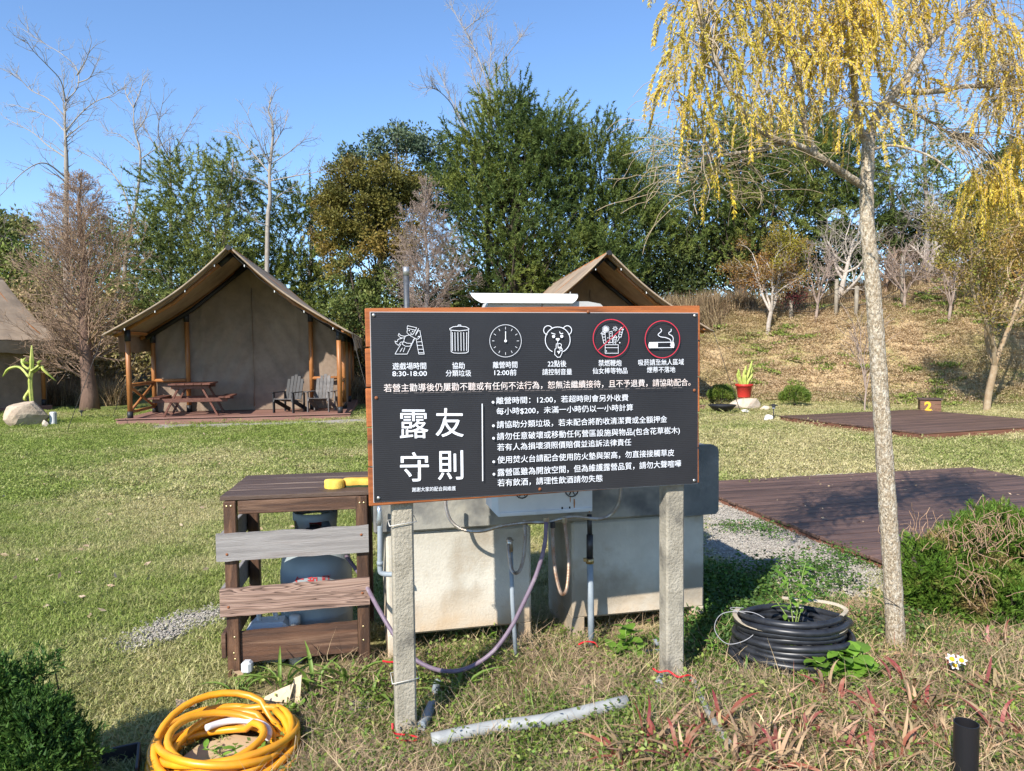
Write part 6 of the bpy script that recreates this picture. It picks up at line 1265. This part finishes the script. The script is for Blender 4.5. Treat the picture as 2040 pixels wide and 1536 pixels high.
# fine bare twigs and hanging golden strands
tw = []; strands = []
dn = (P(0, 0, 1)).x
regions = [  # u, v, ru, rv, Y, number of strands: where the photograph shows foliage
    (1400, 80, 75, 90, 3.15, 80), (1370, 190, 45, 80, 3.1, 42), (1480, 90, 70, 90, 3.3, 70), (1560, 60, 60, 60, 3.4, 45), (1650, 80, 70, 90, 3.45, 120), (1720, 90, 50, 80, 3.5, 105), (1690, 0, 90, 50, 3.5, 80), (1600, 170, 70, 60, 3.45, 40),
    (1680, 250, 50, 30, 3.55, 34), (1540, 240, 50, 40, 3.35, 24), (1460, 200, 50, 40, 3.2, 26), (1820, 190, 50, 40, 3.85, 36), (1860, 40, 40, 50, 3.8, 30), (1800, 60, 40, 60, 3.8, 40),
    (1935, 110, 18, 40, 4.0, 40), (2000, 110, 25, 50, 4.1, 50), (2035, 200, 30, 60, 4.1, 60), (1985, 210, 20, 40, 4.1, 40), (1955, 390, 22, 30, 4.2, 60), (2000, 400, 22, 40, 4.2, 60), (2035, 330, 30, 40, 4.2, 60), (1960, 60, 20, 30, 4, 20), (1425, 370, 22, 14, 3.2, 9), (1440, -80, 160, 60, 3.3, 60), (1720, -120, 180, 60, 3.6, 90), (1950, -60, 120, 60, 4.0, 50)]
allax = np.concatenate([np.array(a) for a in axes]); 
for (u, v, ru, rv, Y, n) in regions:
    n = int(n * (.75 if u < 1620 else .72))
    for _ in range(n):
        a = rgt.uniform(0, 6.283); r = math.sqrt(rgt.uniform(0, 1)); s = np.array(rel(P(u + ru * r * math.cos(a), v + rv * r * math.sin(a) - 40, Y + rgt.normal(0, .14)))); L = rgt.uniform(.10, .34)
        az = rgt.uniform(0, 6.283); d = np.array([math.cos(az) * .7, math.sin(az) * .7, .1 + rgt.uniform(-.4, .3)]); pts = [s]; m = 9
        for i in range(m): d = d + np.array([0, 0, -.32]) + rgt.normal(0, .05, 3); d /= np.linalg.norm(d); pts.append(pts[-1] + d * L / m)
        strands.append(pts)
        if rgt.uniform() < .45:
            k = np.argmin(np.linalg.norm(allax - s, axis=1) + rgt.uniform(0, .25, len(allax))); b = allax[k]; mid = (b + s) / 2 + np.array([0, 0, .07]) + rgt.normal(0, .03, 3); c = [b, b * .55 + mid * .45 + [0, 0, .01], mid, mid * .5 + s * .5 + [0, 0, .015], s]
            tw += [(c[i], c[i + 1], .0042 - .0007 * i, .0042 - .0007 * (i + 1)) for i in range(4)]
for (u, v, Y) in [(rgt.uniform(1330, 2060), rgt.uniform(20, 330), rgt.uniform(3.2, 4.1)) for _ in range(260)] + [(rgt.uniform(1340, 1480), rgt.uniform(280, 400), 3.2) for _ in range(60)] + [(rgt.uniform(1850, 2050), rgt.uniform(0, 300), 4.0) for _ in range(120)]:
    s = np.array(rel(P(u, v, Y))); az = rgt.uniform(0, 6.283); d = np.array([math.cos(az), math.sin(az) * .5, .5]); p = s
    for i in range(9): d = d + rgt.normal(0, .22, 3) + np.array([0, 0, -.16]); d /= np.linalg.norm(d); q = p + d * .045; tw.append((p, q, .0016, .0014)); p = q
for pts in strands: tw += [(pts[i], pts[i + 1], .0020, .0016) for i in range(len(pts) - 1)]
V, Fc = seg_mesh([t[0] for t in tw], [t[1] for t in tw], [t[2] for t in tw], [t[3] for t in tw], 3)
link('twigs', mesh_np('twigs', V, Fc), M('ochre_twig', (.34, .26, .16), (.45, .36, .24), scale=6, rough=.8), gt); COL.objects[-1]['kind'] = 'stuff'
C = []; D = []
for pts in strands:
    pts = np.array(pts); L = np.linalg.norm(pts[-1] - pts[0]); nl = int(40 + L * 330); f = rgt.uniform(0.05, 1, nl) * (len(pts) - 1); i = np.minimum(f.astype(int), len(pts) - 2); t_ = (f - i)[:, None]; p = pts[i] * (1 - t_) + pts[i + 1] * t_; ax = pts[i + 1] - pts[i]; ax /= np.linalg.norm(ax, axis=1, keepdims=True)
    nn_ = rgt.normal(size=(1, 3)); r = np.cross(ax, nn_) * rgt.choice([-1, 1], (nl, 1)) + rgt.normal(0, .35, (nl, 3)); r -= ax * (r * ax).sum(1, keepdims=True); r /= np.linalg.norm(r, axis=1, keepdims=True); C.append(p); D.append(ax * .8 + r * .65)
C = np.concatenate(C); D = np.concatenate(D); V, Fc = leaf_quads(C, D, rgt.uniform(.012, .022, len(C)), .0052, rgt, .1)
gold = M('golden_leaf', (.74, .52, .045), (.80, .64, .13), scale=2.2, rough=.55, island=.35, trans=.35, c3=(.50, .42, .06), scale3=1.4, spec=.3)
link('foliage', mesh_np('foliage', V, Fc), gold, gt); COL.objects[-1]['kind'] = 'stuff'
mbw = MB().tube([rel(P(1757, 1188, 3.545)), rel(P(1775, 1198, 3.54)), rel(P(1794, 1212, 3.56))], .002, 5); part('wire_tie', mbw, black_metal, gt)

# ------------------------------------------------------------------ juniper hedge, cypress shrub, weeds
def conifer_bush(name, label, base, blobs, leafm, seed, n, dry=None, size=.03, core=bark_dark, wid=.008):
    rng = np.random.default_rng(seed); t = thing(name, base, label, 'shrub'); bv = np.array(base); C = []; D = []; w = np.array([b[3] * b[5] for b in blobs]); w = w / w.sum()
    for b, m in zip(blobs, rng.multinomial(n, w)):
        d = rng.normal(size=(m, 3)); d /= np.linalg.norm(d, axis=1, keepdims=True); rr = rng.uniform(.5, 1, (m, 1)) ** .6; k = 1 + .22 * np.sin(6 * d[:, :1] + b[0] * 9) * np.sin(5 * d[:, 2:3] + 3 * d[:, 1:2])
        C.append(np.array(b[:3]) - bv + d * rr * k * np.array(b[3:6])); D.append(d)
    C = np.concatenate(C); D = np.concatenate(D); keep = C[:, 2] > -.02; C = C[keep]; D = D[keep]
    # every spray is a flat fan of scale leaves
    ns = 26; ax = D * .7 + np.array([0, 0, .65]) + rng.normal(0, .35, D.shape); ax /= np.linalg.norm(ax, axis=1, keepdims=True); sd_ = np.cross(ax, rng.normal(size=ax.shape)); sd_ /= np.linalg.norm(sd_, axis=1, keepdims=True)
    f = rng.uniform(0, 1, (len(C), ns, 1)); sg = rng.choice([-1, 1], (len(C), ns, 1)); L = rng.uniform(.04, .085, (len(C), 1, 1)); wdt = (1 - f) * rng.uniform(0, 1, f.shape) * .45
    pts = C[:, None] + ax[:, None] * f * L + sd_[:, None] * sg * wdt * L; dr = ax[:, None] * .8 + sd_[:, None] * sg * .55 + rng.normal(0, .15, pts.shape)
    V, Fc = needle_tris(pts.reshape(-1, 3), dr.reshape(-1, 3), size * rng.uniform(.5, 1.1, len(C) * ns), wid, rng); link('foliage', mesh_np('foliage', V, Fc), leafm, t)
    st = []
    for c in C[::25]: a = np.array([c[0] * .35, c[1] * .35, -.05]); m = (a + c) / 2 + rng.normal(0, .03, 3); st += [(a, m, .008, .005), (m, c, .005, .002)]
    V, Fc = seg_mesh([s[0] for s in st], [s[1] for s in st], [s[2] for s in st], [s[3] for s in st], 4); link('stems', mesh_np('stems', V, Fc), core, t)
    if dry:
        st = []
        for (x, y, z, sx, sz, m) in dry:
            for _ in range(m):
                p = np.array([x + rng.normal(0, sx), y + rng.normal(0, .1), z + rng.normal(0, sz)]) - bv; d = np.array([rng.normal(0, .6), rng.normal(0, .5), 1.0])
                for i in range(6): d = d + rng.normal(0, .3, 3); d /= np.linalg.norm(d); q = p + d * .022; st.append((p, q, .002, .0016)); p = q
        V, Fc = seg_mesh([s[0] for s in st], [s[1] for s in st], [s[2] for s in st], [s[3] for s in st], 3); a = link('dead_twigs', mesh_np('dead_twigs', V, Fc), M('dead_twig', (.34, .20, .12), (.46, .31, .20), scale=6, rough=.9), t); a['kind'] = 'stuff'
    return t
jun = M('juniper_green', (.075, .15, .018), (.16, .26, .035), scale=5, rough=.6, island=.35, trans=.3, c3=(.30, .20, .09), scale3=5, lo3=.54, hi3=.66, spec=.25); cyp = M('cypress_green', (.03, .075, .015), (.08, .155, .025), scale=5, rough=.6, island=.35, trans=.2, c3=(.10, .16, .025), scale3=3.5, lo3=.55, hi3=.75, spec=.25)
def B(u, v, Y, rx, ry, rz): p = P(u, v, Y); return (p.x, p.y, p.z, rx, ry, rz)
hb = ground(2.75, 4.1)
j_bl = [B(1850, 1150, 4.0, .13, .14, .22), B(1930, 1120, 4.1, .2, .2, .22), B(2010, 1110, 4.1, .22, .25, .28), B(1990, 1190, 3.9, .24, .2, .18), B(2090, 1150, 4.1, .25, .25, .3), B(1880, 1200, 4.0, .15, .15, .14)]
conifer_bush('juniper_shrub', 'bright green juniper shrub with dead brown twigs on top at right', hb, j_bl, jun, 81, 5200, [(P(1950, 1075, 4.0).x, 3.95, P(1950, 1075, 4.0).z, .20, .04, 130), (P(1900, 1130, 4.0).x, 3.82, P(1900, 1150, 3.9).z, .09, .08, 50), (P(2000, 1060, 4.0).x, 4.0, P(2000, 1060, 4).z, .15, .04, 60)])
cb = ground(-1.75, 2.62)
c_bl = [B(10, 1450, 2.55, .12, .12, .10), B(60, 1440, 2.55, .08, .08, .07), B(85, 1470, 2.5, .09, .10, .09), B(20, 1490, 2.5, .15, .14, .10), B(150, 1500, 2.5, .05, .06, .05), B(-5, 1370, 2.6, .05, .08, .06), B(60, 1355, 2.65, .03, .04, .02), B(95, 1325, 2.7, .02, .03, .012), B(35, 1385, 2.62, .03, .04, .03), B(120, 1490, 2.55, .05, .06, .05), B(60, 1540, 2.4, .13, .1, .06)]
conifer_bush('cypress_shrub', 'dark green dwarf cypress in the lower left corner', cb, c_bl, cyp, 82, 2300, None, .022)

# dry strap leaves in the foreground: each clump a plant where it stands alone, the rest a mass
def strap_mesh(n, rad, h, w, lean, rng, seg=6, curl=.6):
    V, Fc = blades(n, rad, h, w, lean, rng, seg); V = V.reshape(n, seg + 1, 2, 3); t = np.linspace(0, 1, seg + 1)[None, :, None]
    wd = (V[:, :, 1] - V[:, :, 0]); c = (V[:, :, 1] + V[:, :, 0]) / 2; prof = np.sin(np.pi * np.clip(t * .9 + .12, 0, 1)) ** .6; base = wd[:, :1] ; wd = base * prof
    c[:, :, 2] -= (curl * h * np.clip(t[:, :, 0] - .55, 0, 1) ** 2 * rng.uniform(0, 2.4, (n, 1))); c[:, :, :2] += rng.normal(0, .005, (n, 1, 2)) * np.sin(t * 6.28)
    wd[:, :, 2] += np.linalg.norm(wd, axis=2) * rng.uniform(-.6, .6, (n, 1)) * t[:, :, 0]
    V = np.stack([c - wd / 2, c + wd / 2], 2); return V.reshape(-1, 3), Fc
straw = M('straw_leaf', (.34, .22, .12), (.58, .42, .25), scale=5, rough=.75, island=.5, trans=.25, c3=(.36, .11, .07), scale3=7, lo3=.58, hi3=.72, spec=.3)
redleaf = M('red_strap_leaf', (.28, .055, .05), (.40, .16, .10), scale=9, rough=.5, island=.35, trans=.3, c3=(.50, .34, .22), scale3=8, lo3=.5, hi3=.65, spec=.4)
greenleaf = M('green_strap_leaf', (.10, .20, .03), (.20, .30, .06), scale=7, rough=.5, island=.3, trans=.3, c3=(.32, .34, .10), scale3=5, spec=.4)
weedleaf = M('weed_leaf', (.10, .17, .025), (.20, .27, .05), scale=7, rough=.55, island=.4, trans=.3, c3=(.30, .30, .09), scale3=4, spec=.3)
darkweed = M('dark_weed_leaf', (.055, .12, .02), (.11, .20, .035), scale=7, rough=.55, island=.4, trans=.3)
rngw = np.random.default_rng(91)
def ok_near(x, y):
    """keep plants out of the coils, the sink and the stand"""
    q = ~((np.hypot(x - bc.x, y - bc.y) < .31) | (np.hypot(x - cc.x, y - cc.y) < .33) | ((x > -1.45) & (x < -.68) & (y > 3.45) & (y < 4.1)) | (np.hypot(x - 1.955, y - 3.6) < .07))
    inv = SKM.inverted(); s = inv[0][0] * x + inv[0][1] * y + inv[0][3]; t = inv[1][0] * x + inv[1][1] * y + inv[1][3]
    return q & ~((s > -.25) & (s < .56) & (t > -.02)) & ~((s > .75) & (s < 1.56) & (t > -.02)) & ~inside(deck1_q, x, y)
def mass(name, n, x0, x1, y0, y1, src, label, dens=None, scl=(.6, 1.3), tilt=.15):
    x = rngw.uniform(x0, x1, n); y = rngw.uniform(y0, y1, n); k = ok_near(x, y) & (np.abs(x) < .80 * y + .3)
    if dens is not None: k &= rngw.uniform(0, 1, n) < dens(x, y)
    x = x[k]; y = y[k]; scatter(name, np.stack([x, y, hgt(x, y)], 1), src, label, rngw.uniform(*scl, len(x)), tilt, rngw)
def nz(x, y, f, s): return .5 + .5 * np.sin(f * x + s) * np.sin(f * 1.2 * y + s * 1.7) 
src_straw = source('dry_tuft', *strap_mesh(30, .14, .09, .0052, .12, rngw, 5, .3), straw); src_fine = source('fine_dry_tuft', *blades(60, .12, .05, .0028, .11, rngw, 3), M('fine_straw', (.36, .26, .15), (.50, .38, .24), scale=6, rough=.85, island=.4, trans=.2, spec=.2))
src_green = source('green_tuft', *blades(34, .08, .11, .006, .08, rngw, 4), weedleaf); src_strapg = source('green_strap_tuft', *strap_mesh(9, .05, .13, .013, .10, rngw, 5), greenleaf)
cover = leaf_quads(rngw.normal(0, .075, (150, 3)) * np.array([1, 1, 0]) + np.array([[0, 0, 1]]) * rngw.uniform(.004, .05, (150, 1)), rngw.normal(0, 1, (150, 3)) * np.array([1, 1, .35]) + np.array([0, 0, .3]), .016, .010, rngw, .1)
src_cover = source('small_leaf_cover', *cover, weedleaf); cover2 = leaf_quads(rngw.normal(0, .09, (150, 3)) * np.array([1, 1, 0]) + np.array([[0, 0, 1]]) * rngw.uniform(.006, .09, (150, 1)), rngw.normal(0, 1, (150, 3)) * np.array([1, 1, .35]) + np.array([0, 0, .3]), .024, .014, rngw, .1); src_cover2 = source('dark_leaf_cover', *cover2, darkweed)
mass('dry_litter', 5200, -1.15, 2.8, 2.0, 4.2, src_fine, 'thin dry straw covering the bed under the board', lambda x, y: np.where(x > -.95, 1, .3) * (1 - .8 * ((y > 3.9) & (x < 1.2))), (.6, 1.5), .3)
mass('small_weeds', 1900, -1.0, 2.6, 2.2, 4.0, src_cover, 'low small leaved weeds in the bed', lambda x, y: np.where(nz(x, y, 4.1, .6) > .42, .85, .12) * np.where((x > 1.5) & (y < 2.9), .6, 1), (.6, 1.5))
mass('dark_weeds', 900, .95, 2.3, 3.5, 5.0, src_cover2, 'leafy dark green ground cover right of the sink', lambda x, y: np.where((x < .30 * y + .12) & (y < 4.6), .9, .06), (.7, 1.4))
mass('gravel_weeds', 420, 1.4, 3.0, 4.4, 7.2, src_cover2, 'weeds growing along the deck edge on the gravel', lambda x, y: (x > 1.88 + (7.88 - y) * .2 - .35 + .1 * np.sin(7 * y)) * (nz(x, y, 3.3, 2.0) > .62), (.5, 1.1))
mass('green_tufts', 560, -1.25, 2.6, 2.2, 3.9, src_green, 'green grass tufts among the dry straw', lambda x, y: nz(x, y, 3.0, 1.3) * .9, (.5, 1.3))
mass('strap_tufts', 110, -1.5, 2.2, 2.3, 3.55, src_strapg, 'broad bladed green grass tufts', lambda x, y: np.where((x < .3) | (x > 1.0), .8, .3), (.5, 1.0))
mass('dry_strap_leaves', 900, .15, 2.4, 1.7, 2.95, src_straw, 'tangle of dry tan strap leaves in the right foreground', lambda x, y: np.clip((x - .3 - (y - 2.1) * .95) * 2.5, 0, .6) * (np.hypot(x - 1.47, y - 2.3) > .16), (.6, 1.25), .35)
mass('dry_strap_leaves', 420, 1.6, 3.1, 2.95, 4.1, src_straw, 'dry tan strap leaves round the foot of the juniper', lambda x, y: np.where((y > 3.3) | (x > 2.0), .6, .3), (.5, 1.1), .3)
# red and tan strap leaved plants that can be told apart
pos = []
for (u, v) in ((1300, 1500), (1365, 1535), (1425, 1470), (1500, 1520), (1560, 1545), (1600, 1475), (1680, 1510), (1655, 1400), (1740, 1450), (1790, 1530), (1835, 1430), (1880, 1500), (1975, 1400), (2000, 1490), (1890, 1350), (1985, 1310), (1800, 1380), (1720, 1545), (1460, 1545), (1250, 1540)): pos.append((u, v))
labels = ['russet strap leaved plant nearest the taped hose', 'low russet plant at the bottom edge left of centre right', 'tall tan and red plant right of the drain pipe end', 'spreading red strap leaved plant at the bottom edge', 'red leaved plant cut by the bottom edge below the coil', 'tan plant with long arched leaves below the black coil', 'dense red and tan plant in front of the pale trunk', 'short tan plant just below the black coil', 'plant with upright red leaves below the pale trunk', 'tan plant left of the upright black pipe', 'arched dry plant right of the pale trunk foot', 'dry plant directly behind the upright black pipe', 'dry plant below the juniper near the right edge', 'dry plant right of the upright black pipe', 'dry plant near the white daisies', 'dry plant at the right edge under the juniper', 'dry plant between daisies and black pipe', 'low red plant at the bottom between pipe and trunk', 'red plant at the bottom edge below the drain pipe', 'small red plant at the bottom edge under the board']
for i, ((u, v), lab) in enumerate(zip(pos, labels)):
    g = GR(u, v); t = thing('strap_leaf_plant', g, lab, 'plant'); V, Fc = strap_mesh(20, .05, rngw.uniform(.14, .22), .014, rngw.uniform(.13, .22), rngw, 8); link('dry_leaves', mesh_np('dry_leaves', V, Fc), straw, t); COL.objects[-1]['kind'] = 'stuff'
    V, Fc = strap_mesh(9, .05, rngw.uniform(.15, .22), .018, rngw.uniform(.08, .16), rngw, 8); link('red_leaves', mesh_np('red_leaves', V, Fc), redleaf, t); COL.objects[-1]['kind'] = 'stuff'
# broad leaved plants with leaves one can pick apart
def leaf_shape(L, Wd, cup=.12, ser=.0):
    mb = MB(); n = 6; vs = []
    for i in range(n + 1):
        f = i / n; w = Wd / 2 * math.sin(math.pi * min(f * .93 + .06, 1)) ** .8 * (1 + ser * (i % 2)); z = -cup * L * (f - .4) ** 2
        vs += [(-w, f * L, z + cup * w), (0, f * L, z), (w, f * L, z + cup * w)]
    fs = []
    for i in range(n): fs += [(3 * i, 3 * i + 1, 3 * i + 4, 3 * i + 3), (3 * i + 1, 3 * i + 2, 3 * i + 5, 3 * i + 4)]
    return mb.add(vs, fs, True).mesh('leaf')
bl1 = M('bright_broad_leaf', (.13, .27, .025), (.20, .35, .05), scale=14, rough=.45, trans=.35, objrand=True, spec=.4, bump=.3, bscale=60); lm = leaf_shape(.062, .05, .2, .12); lm.materials.append(bl1); lm2 = leaf_shape(.05, .02, .2); lm2.materials.append(bl1)
stem_m = M('green_stem', (.22, .30, .08), rough=.6)
def broad_plant(base, label, stems, me, nl, rng, sc=1.0):
    t = thing('broadleaf_plant', base, label, 'plant')
    for (dx, dy, h) in stems:
        pts = smooth_path([(0, 0, -.02), (dx * .3, dy * .3, h * .4), (dx * .7, dy * .7, h * .8), (dx, dy, h)], 10); part('stem', MB().tube(pts, [.0035 * (1 - .06 * i) for i in range(11)], 6), stem_m, t)
        for k in range(nl):
            f = .3 + .7 * (k + 1) / nl; p = pts[min(10, int(f * 10))]; az = k * 2.4 + rng.uniform(-.4, .4); o = link('leaf', me, None, t, p); o.rotation_euler = (R(rng.uniform(-25, 35)), R(rng.uniform(-15, 15)), az); s = sc * rng.uniform(.65, 1.15); o.scale = (s, s, s)
    return t
broad_plant(GR(1240, 1330), 'bright green broad leaved plant under the right pedestal left of the right post', [(.02, 0, .17), (-.06, -.02, .12), (.07, -.01, .20), (0, -.05, .08), (.09, -.04, .12), (.03, .02, .24)], lm, 6, rngw, 1.15)
broad_plant(GR(1700, 1362), 'bright broad leaved vine between the black coil and the pale trunk', [(-.12, .05, .09), (.02, .04, .13), (.10, 0, .08), (-.05, -.06, .06), (.16, .05, .06), (-.17, 0, .12), (-.06, .02, .15), (.07, .06, .14)], lm, 7, rngw, 1.35)
broad_plant(bc + Vector((.02, .02, .17)), 'leafy green weed growing up inside the black coil', [(.06, .02, .33), (-.05, 0, .27), (.12, .06, .22), (.02, -.06, .24), (-.1, .05, .16)], lm2, 9, rngw, 1.25)
broad_plant(GR(1545, 1335), 'yellow green weed with pointed leaves before the black coil', [(.02, -.01, .12), (-.04, -.02, .14), (.05, 0, .09)], lm, 5, rngw, .7)
broad_plant(GR(985, 1290), 'small leafy weed at the right foot of the left pedestal', [(-.03, 0, .14), (.03, -.01, .18), (-.08, -.02, .1)], lm2, 9, rngw, .7)
broad_plant(GR(590, 1420), 'low leafy weed behind the yellow coil under the stand', [(.03, 0, .07), (-.05, .02, .06), (.09, .03, .08), (0, -.04, .05)], lm, 5, rngw, .6)
broad_plant(GR(1430, 1330), 'slender leafy weed between the right post and the black coil', [(0, 0, .15), (.05, .02, .12), (-.05, 0, .17)], lm2, 10, rngw, .7)
broad_plant(GR(470, 1530), 'dark divided leaf weed in front of the yellow coil', [(-.12, .0, .09), (.0, 0, .10), (.1, .02, .08), (.04, -.03, .05)], lm2, 9, rngw, 1.0)
sl_m = leaf_shape(.24, .02, 1.0); sl_m.materials.append(greenleaf)
for (u, v, lab) in ((745, 1400, 'long bladed grass plant between the stand and the left post'), (620, 1385, 'wide bladed grass plant under the bottom board of the stand'), (905, 1395, 'arching green grass plant right of the left post foot'), (690, 1365, 'green grass plant against the right front leg of the stand'), (560, 1372, 'green grass plant in front of the middle of the stand'), (470, 1385, 'green grass plant at the left front leg of the stand')):
    g = GR(u, v); t = thing('grass_plant', g, lab, 'plant')
    for k in range(9): o = link('blade', sl_m, None, t, (rngw.normal(0, .012), rngw.normal(0, .012), 0)); o.rotation_euler = (R(rngw.uniform(20, 70)), 0, k * .7 + rngw.uniform(-.3, .3)); s = rngw.uniform(.6, 1.15); o.scale = (s, s, s)
# daisies
petal = leaf_shape(.026, .013, .1); petal.materials.append(M('white_petal', (.8, .8, .78), rough=.5, trans=.3)); dg_ = (('leftmost small white daisy with a yellow centre', 1873, 1281), ('upper right white daisy with a yellow centre', 1893, 1287), ('lowest white daisy of the three by the pale trunk', 1885, 1305))
for lab, u, v in dg_:
    p = P(u, v - 10, 3.2); g = ground(p.x, p.y); t = thing('daisy', g, lab, 'flower', 0, 'daisies right of the pale trunk'); h = p.z - g.z; part('stem', MB().tube(smooth_path([(0.01, 0, 0), (.005, 0, h * .6), (0, 0, h)], 6), .0018, 5), stem_m, t)
    part('flower_centre', MB().lathe([(.001, .010), (.009, .007), (.0115, 0), (.001, -.002)], (0, -.002, h + .001), 12), M('yellow_centre', (.75, .42, .02), rough=.8), t)
    for k in range(6): o = link('petal', petal, None, t, (0, 0, h)); o.rotation_euler = (Euler((0, 0, k * 1.047 + .2)).to_matrix() @ Euler((R(8), 0, 0)).to_matrix()).to_euler()
    t.rotation_euler = (R(38), R(-8), 0)

fe = M('fern_yellow_green', (.35, .42, .06), (.45, .48, .10), scale=8, rough=.6, trans=.3)
for (u, v, h, lab) in ((1890, 1535, .13, 'upright yellow green fern frond left of the upright black pipe'), (2015, 1445, .10, 'small yellow green fern frond near the right edge')):
    g = GR(u, v); t = thing('fern', g, lab, 'plant'); part('frond_stem', MB().tube([(0, 0, 0), (.005, 0, h)], .002, 5), stem_m, t); m = 60; f = np.linspace(.1, 1, m); Cc = np.stack([.005 * f, 0 * f, f * h], 1); Dd = np.stack([np.where(np.arange(m) % 2, 1., -1.), rngw.normal(0, .3, m), np.full(m, .35)], 1); V, Fc = leaf_quads(Cc, Dd, .018 * (1.1 - f * .6), .008, rngw); link('frond', mesh_np('frond', V, Fc), fe, t)
# dry leaves dropped on lawn and bed
x = rngw.uniform(-9, 7, 1100); y = rngw.uniform(2.3, 14, 1100); k = ok_near(x, y); x = x[k]; y = y[k]; V, Fc = leaf_quads(np.stack([x, y, hgt(x, y) + .03], 1), np.stack([rngw.normal(size=len(x)), rngw.normal(size=len(x)), rngw.uniform(-.1, .3, len(x))], 1), .06, .026, rngw, .15)
tag(link('fallen_leaves', mesh_np('fallen_leaves', V, Fc), M('fallen_leaf', (.45, .33, .2))), 'dry tan leaves scattered on the lawn', kind='stuff')
g = GR(705, 1420); mb = MB(); rock_mesh(mb, g + Vector((0, 0, .02)), (.10, .08, .05), 31); solo('rock', mb, M('grey_stone', (.16, .14, .12), (.24, .22, .19), scale=12, rough=.95, bump=.6), g, 'dark grey stone half hidden in dry grass left of the left post', 'rock')
g = GR(1480, 1320); mb = MB(); rock_mesh(mb, g + Vector((0, 0, .01)), (.14, .10, .04), 33); solo('rock', mb, stone_pale, g, 'pale flat stone in the weeds left of the black coil', 'rock')
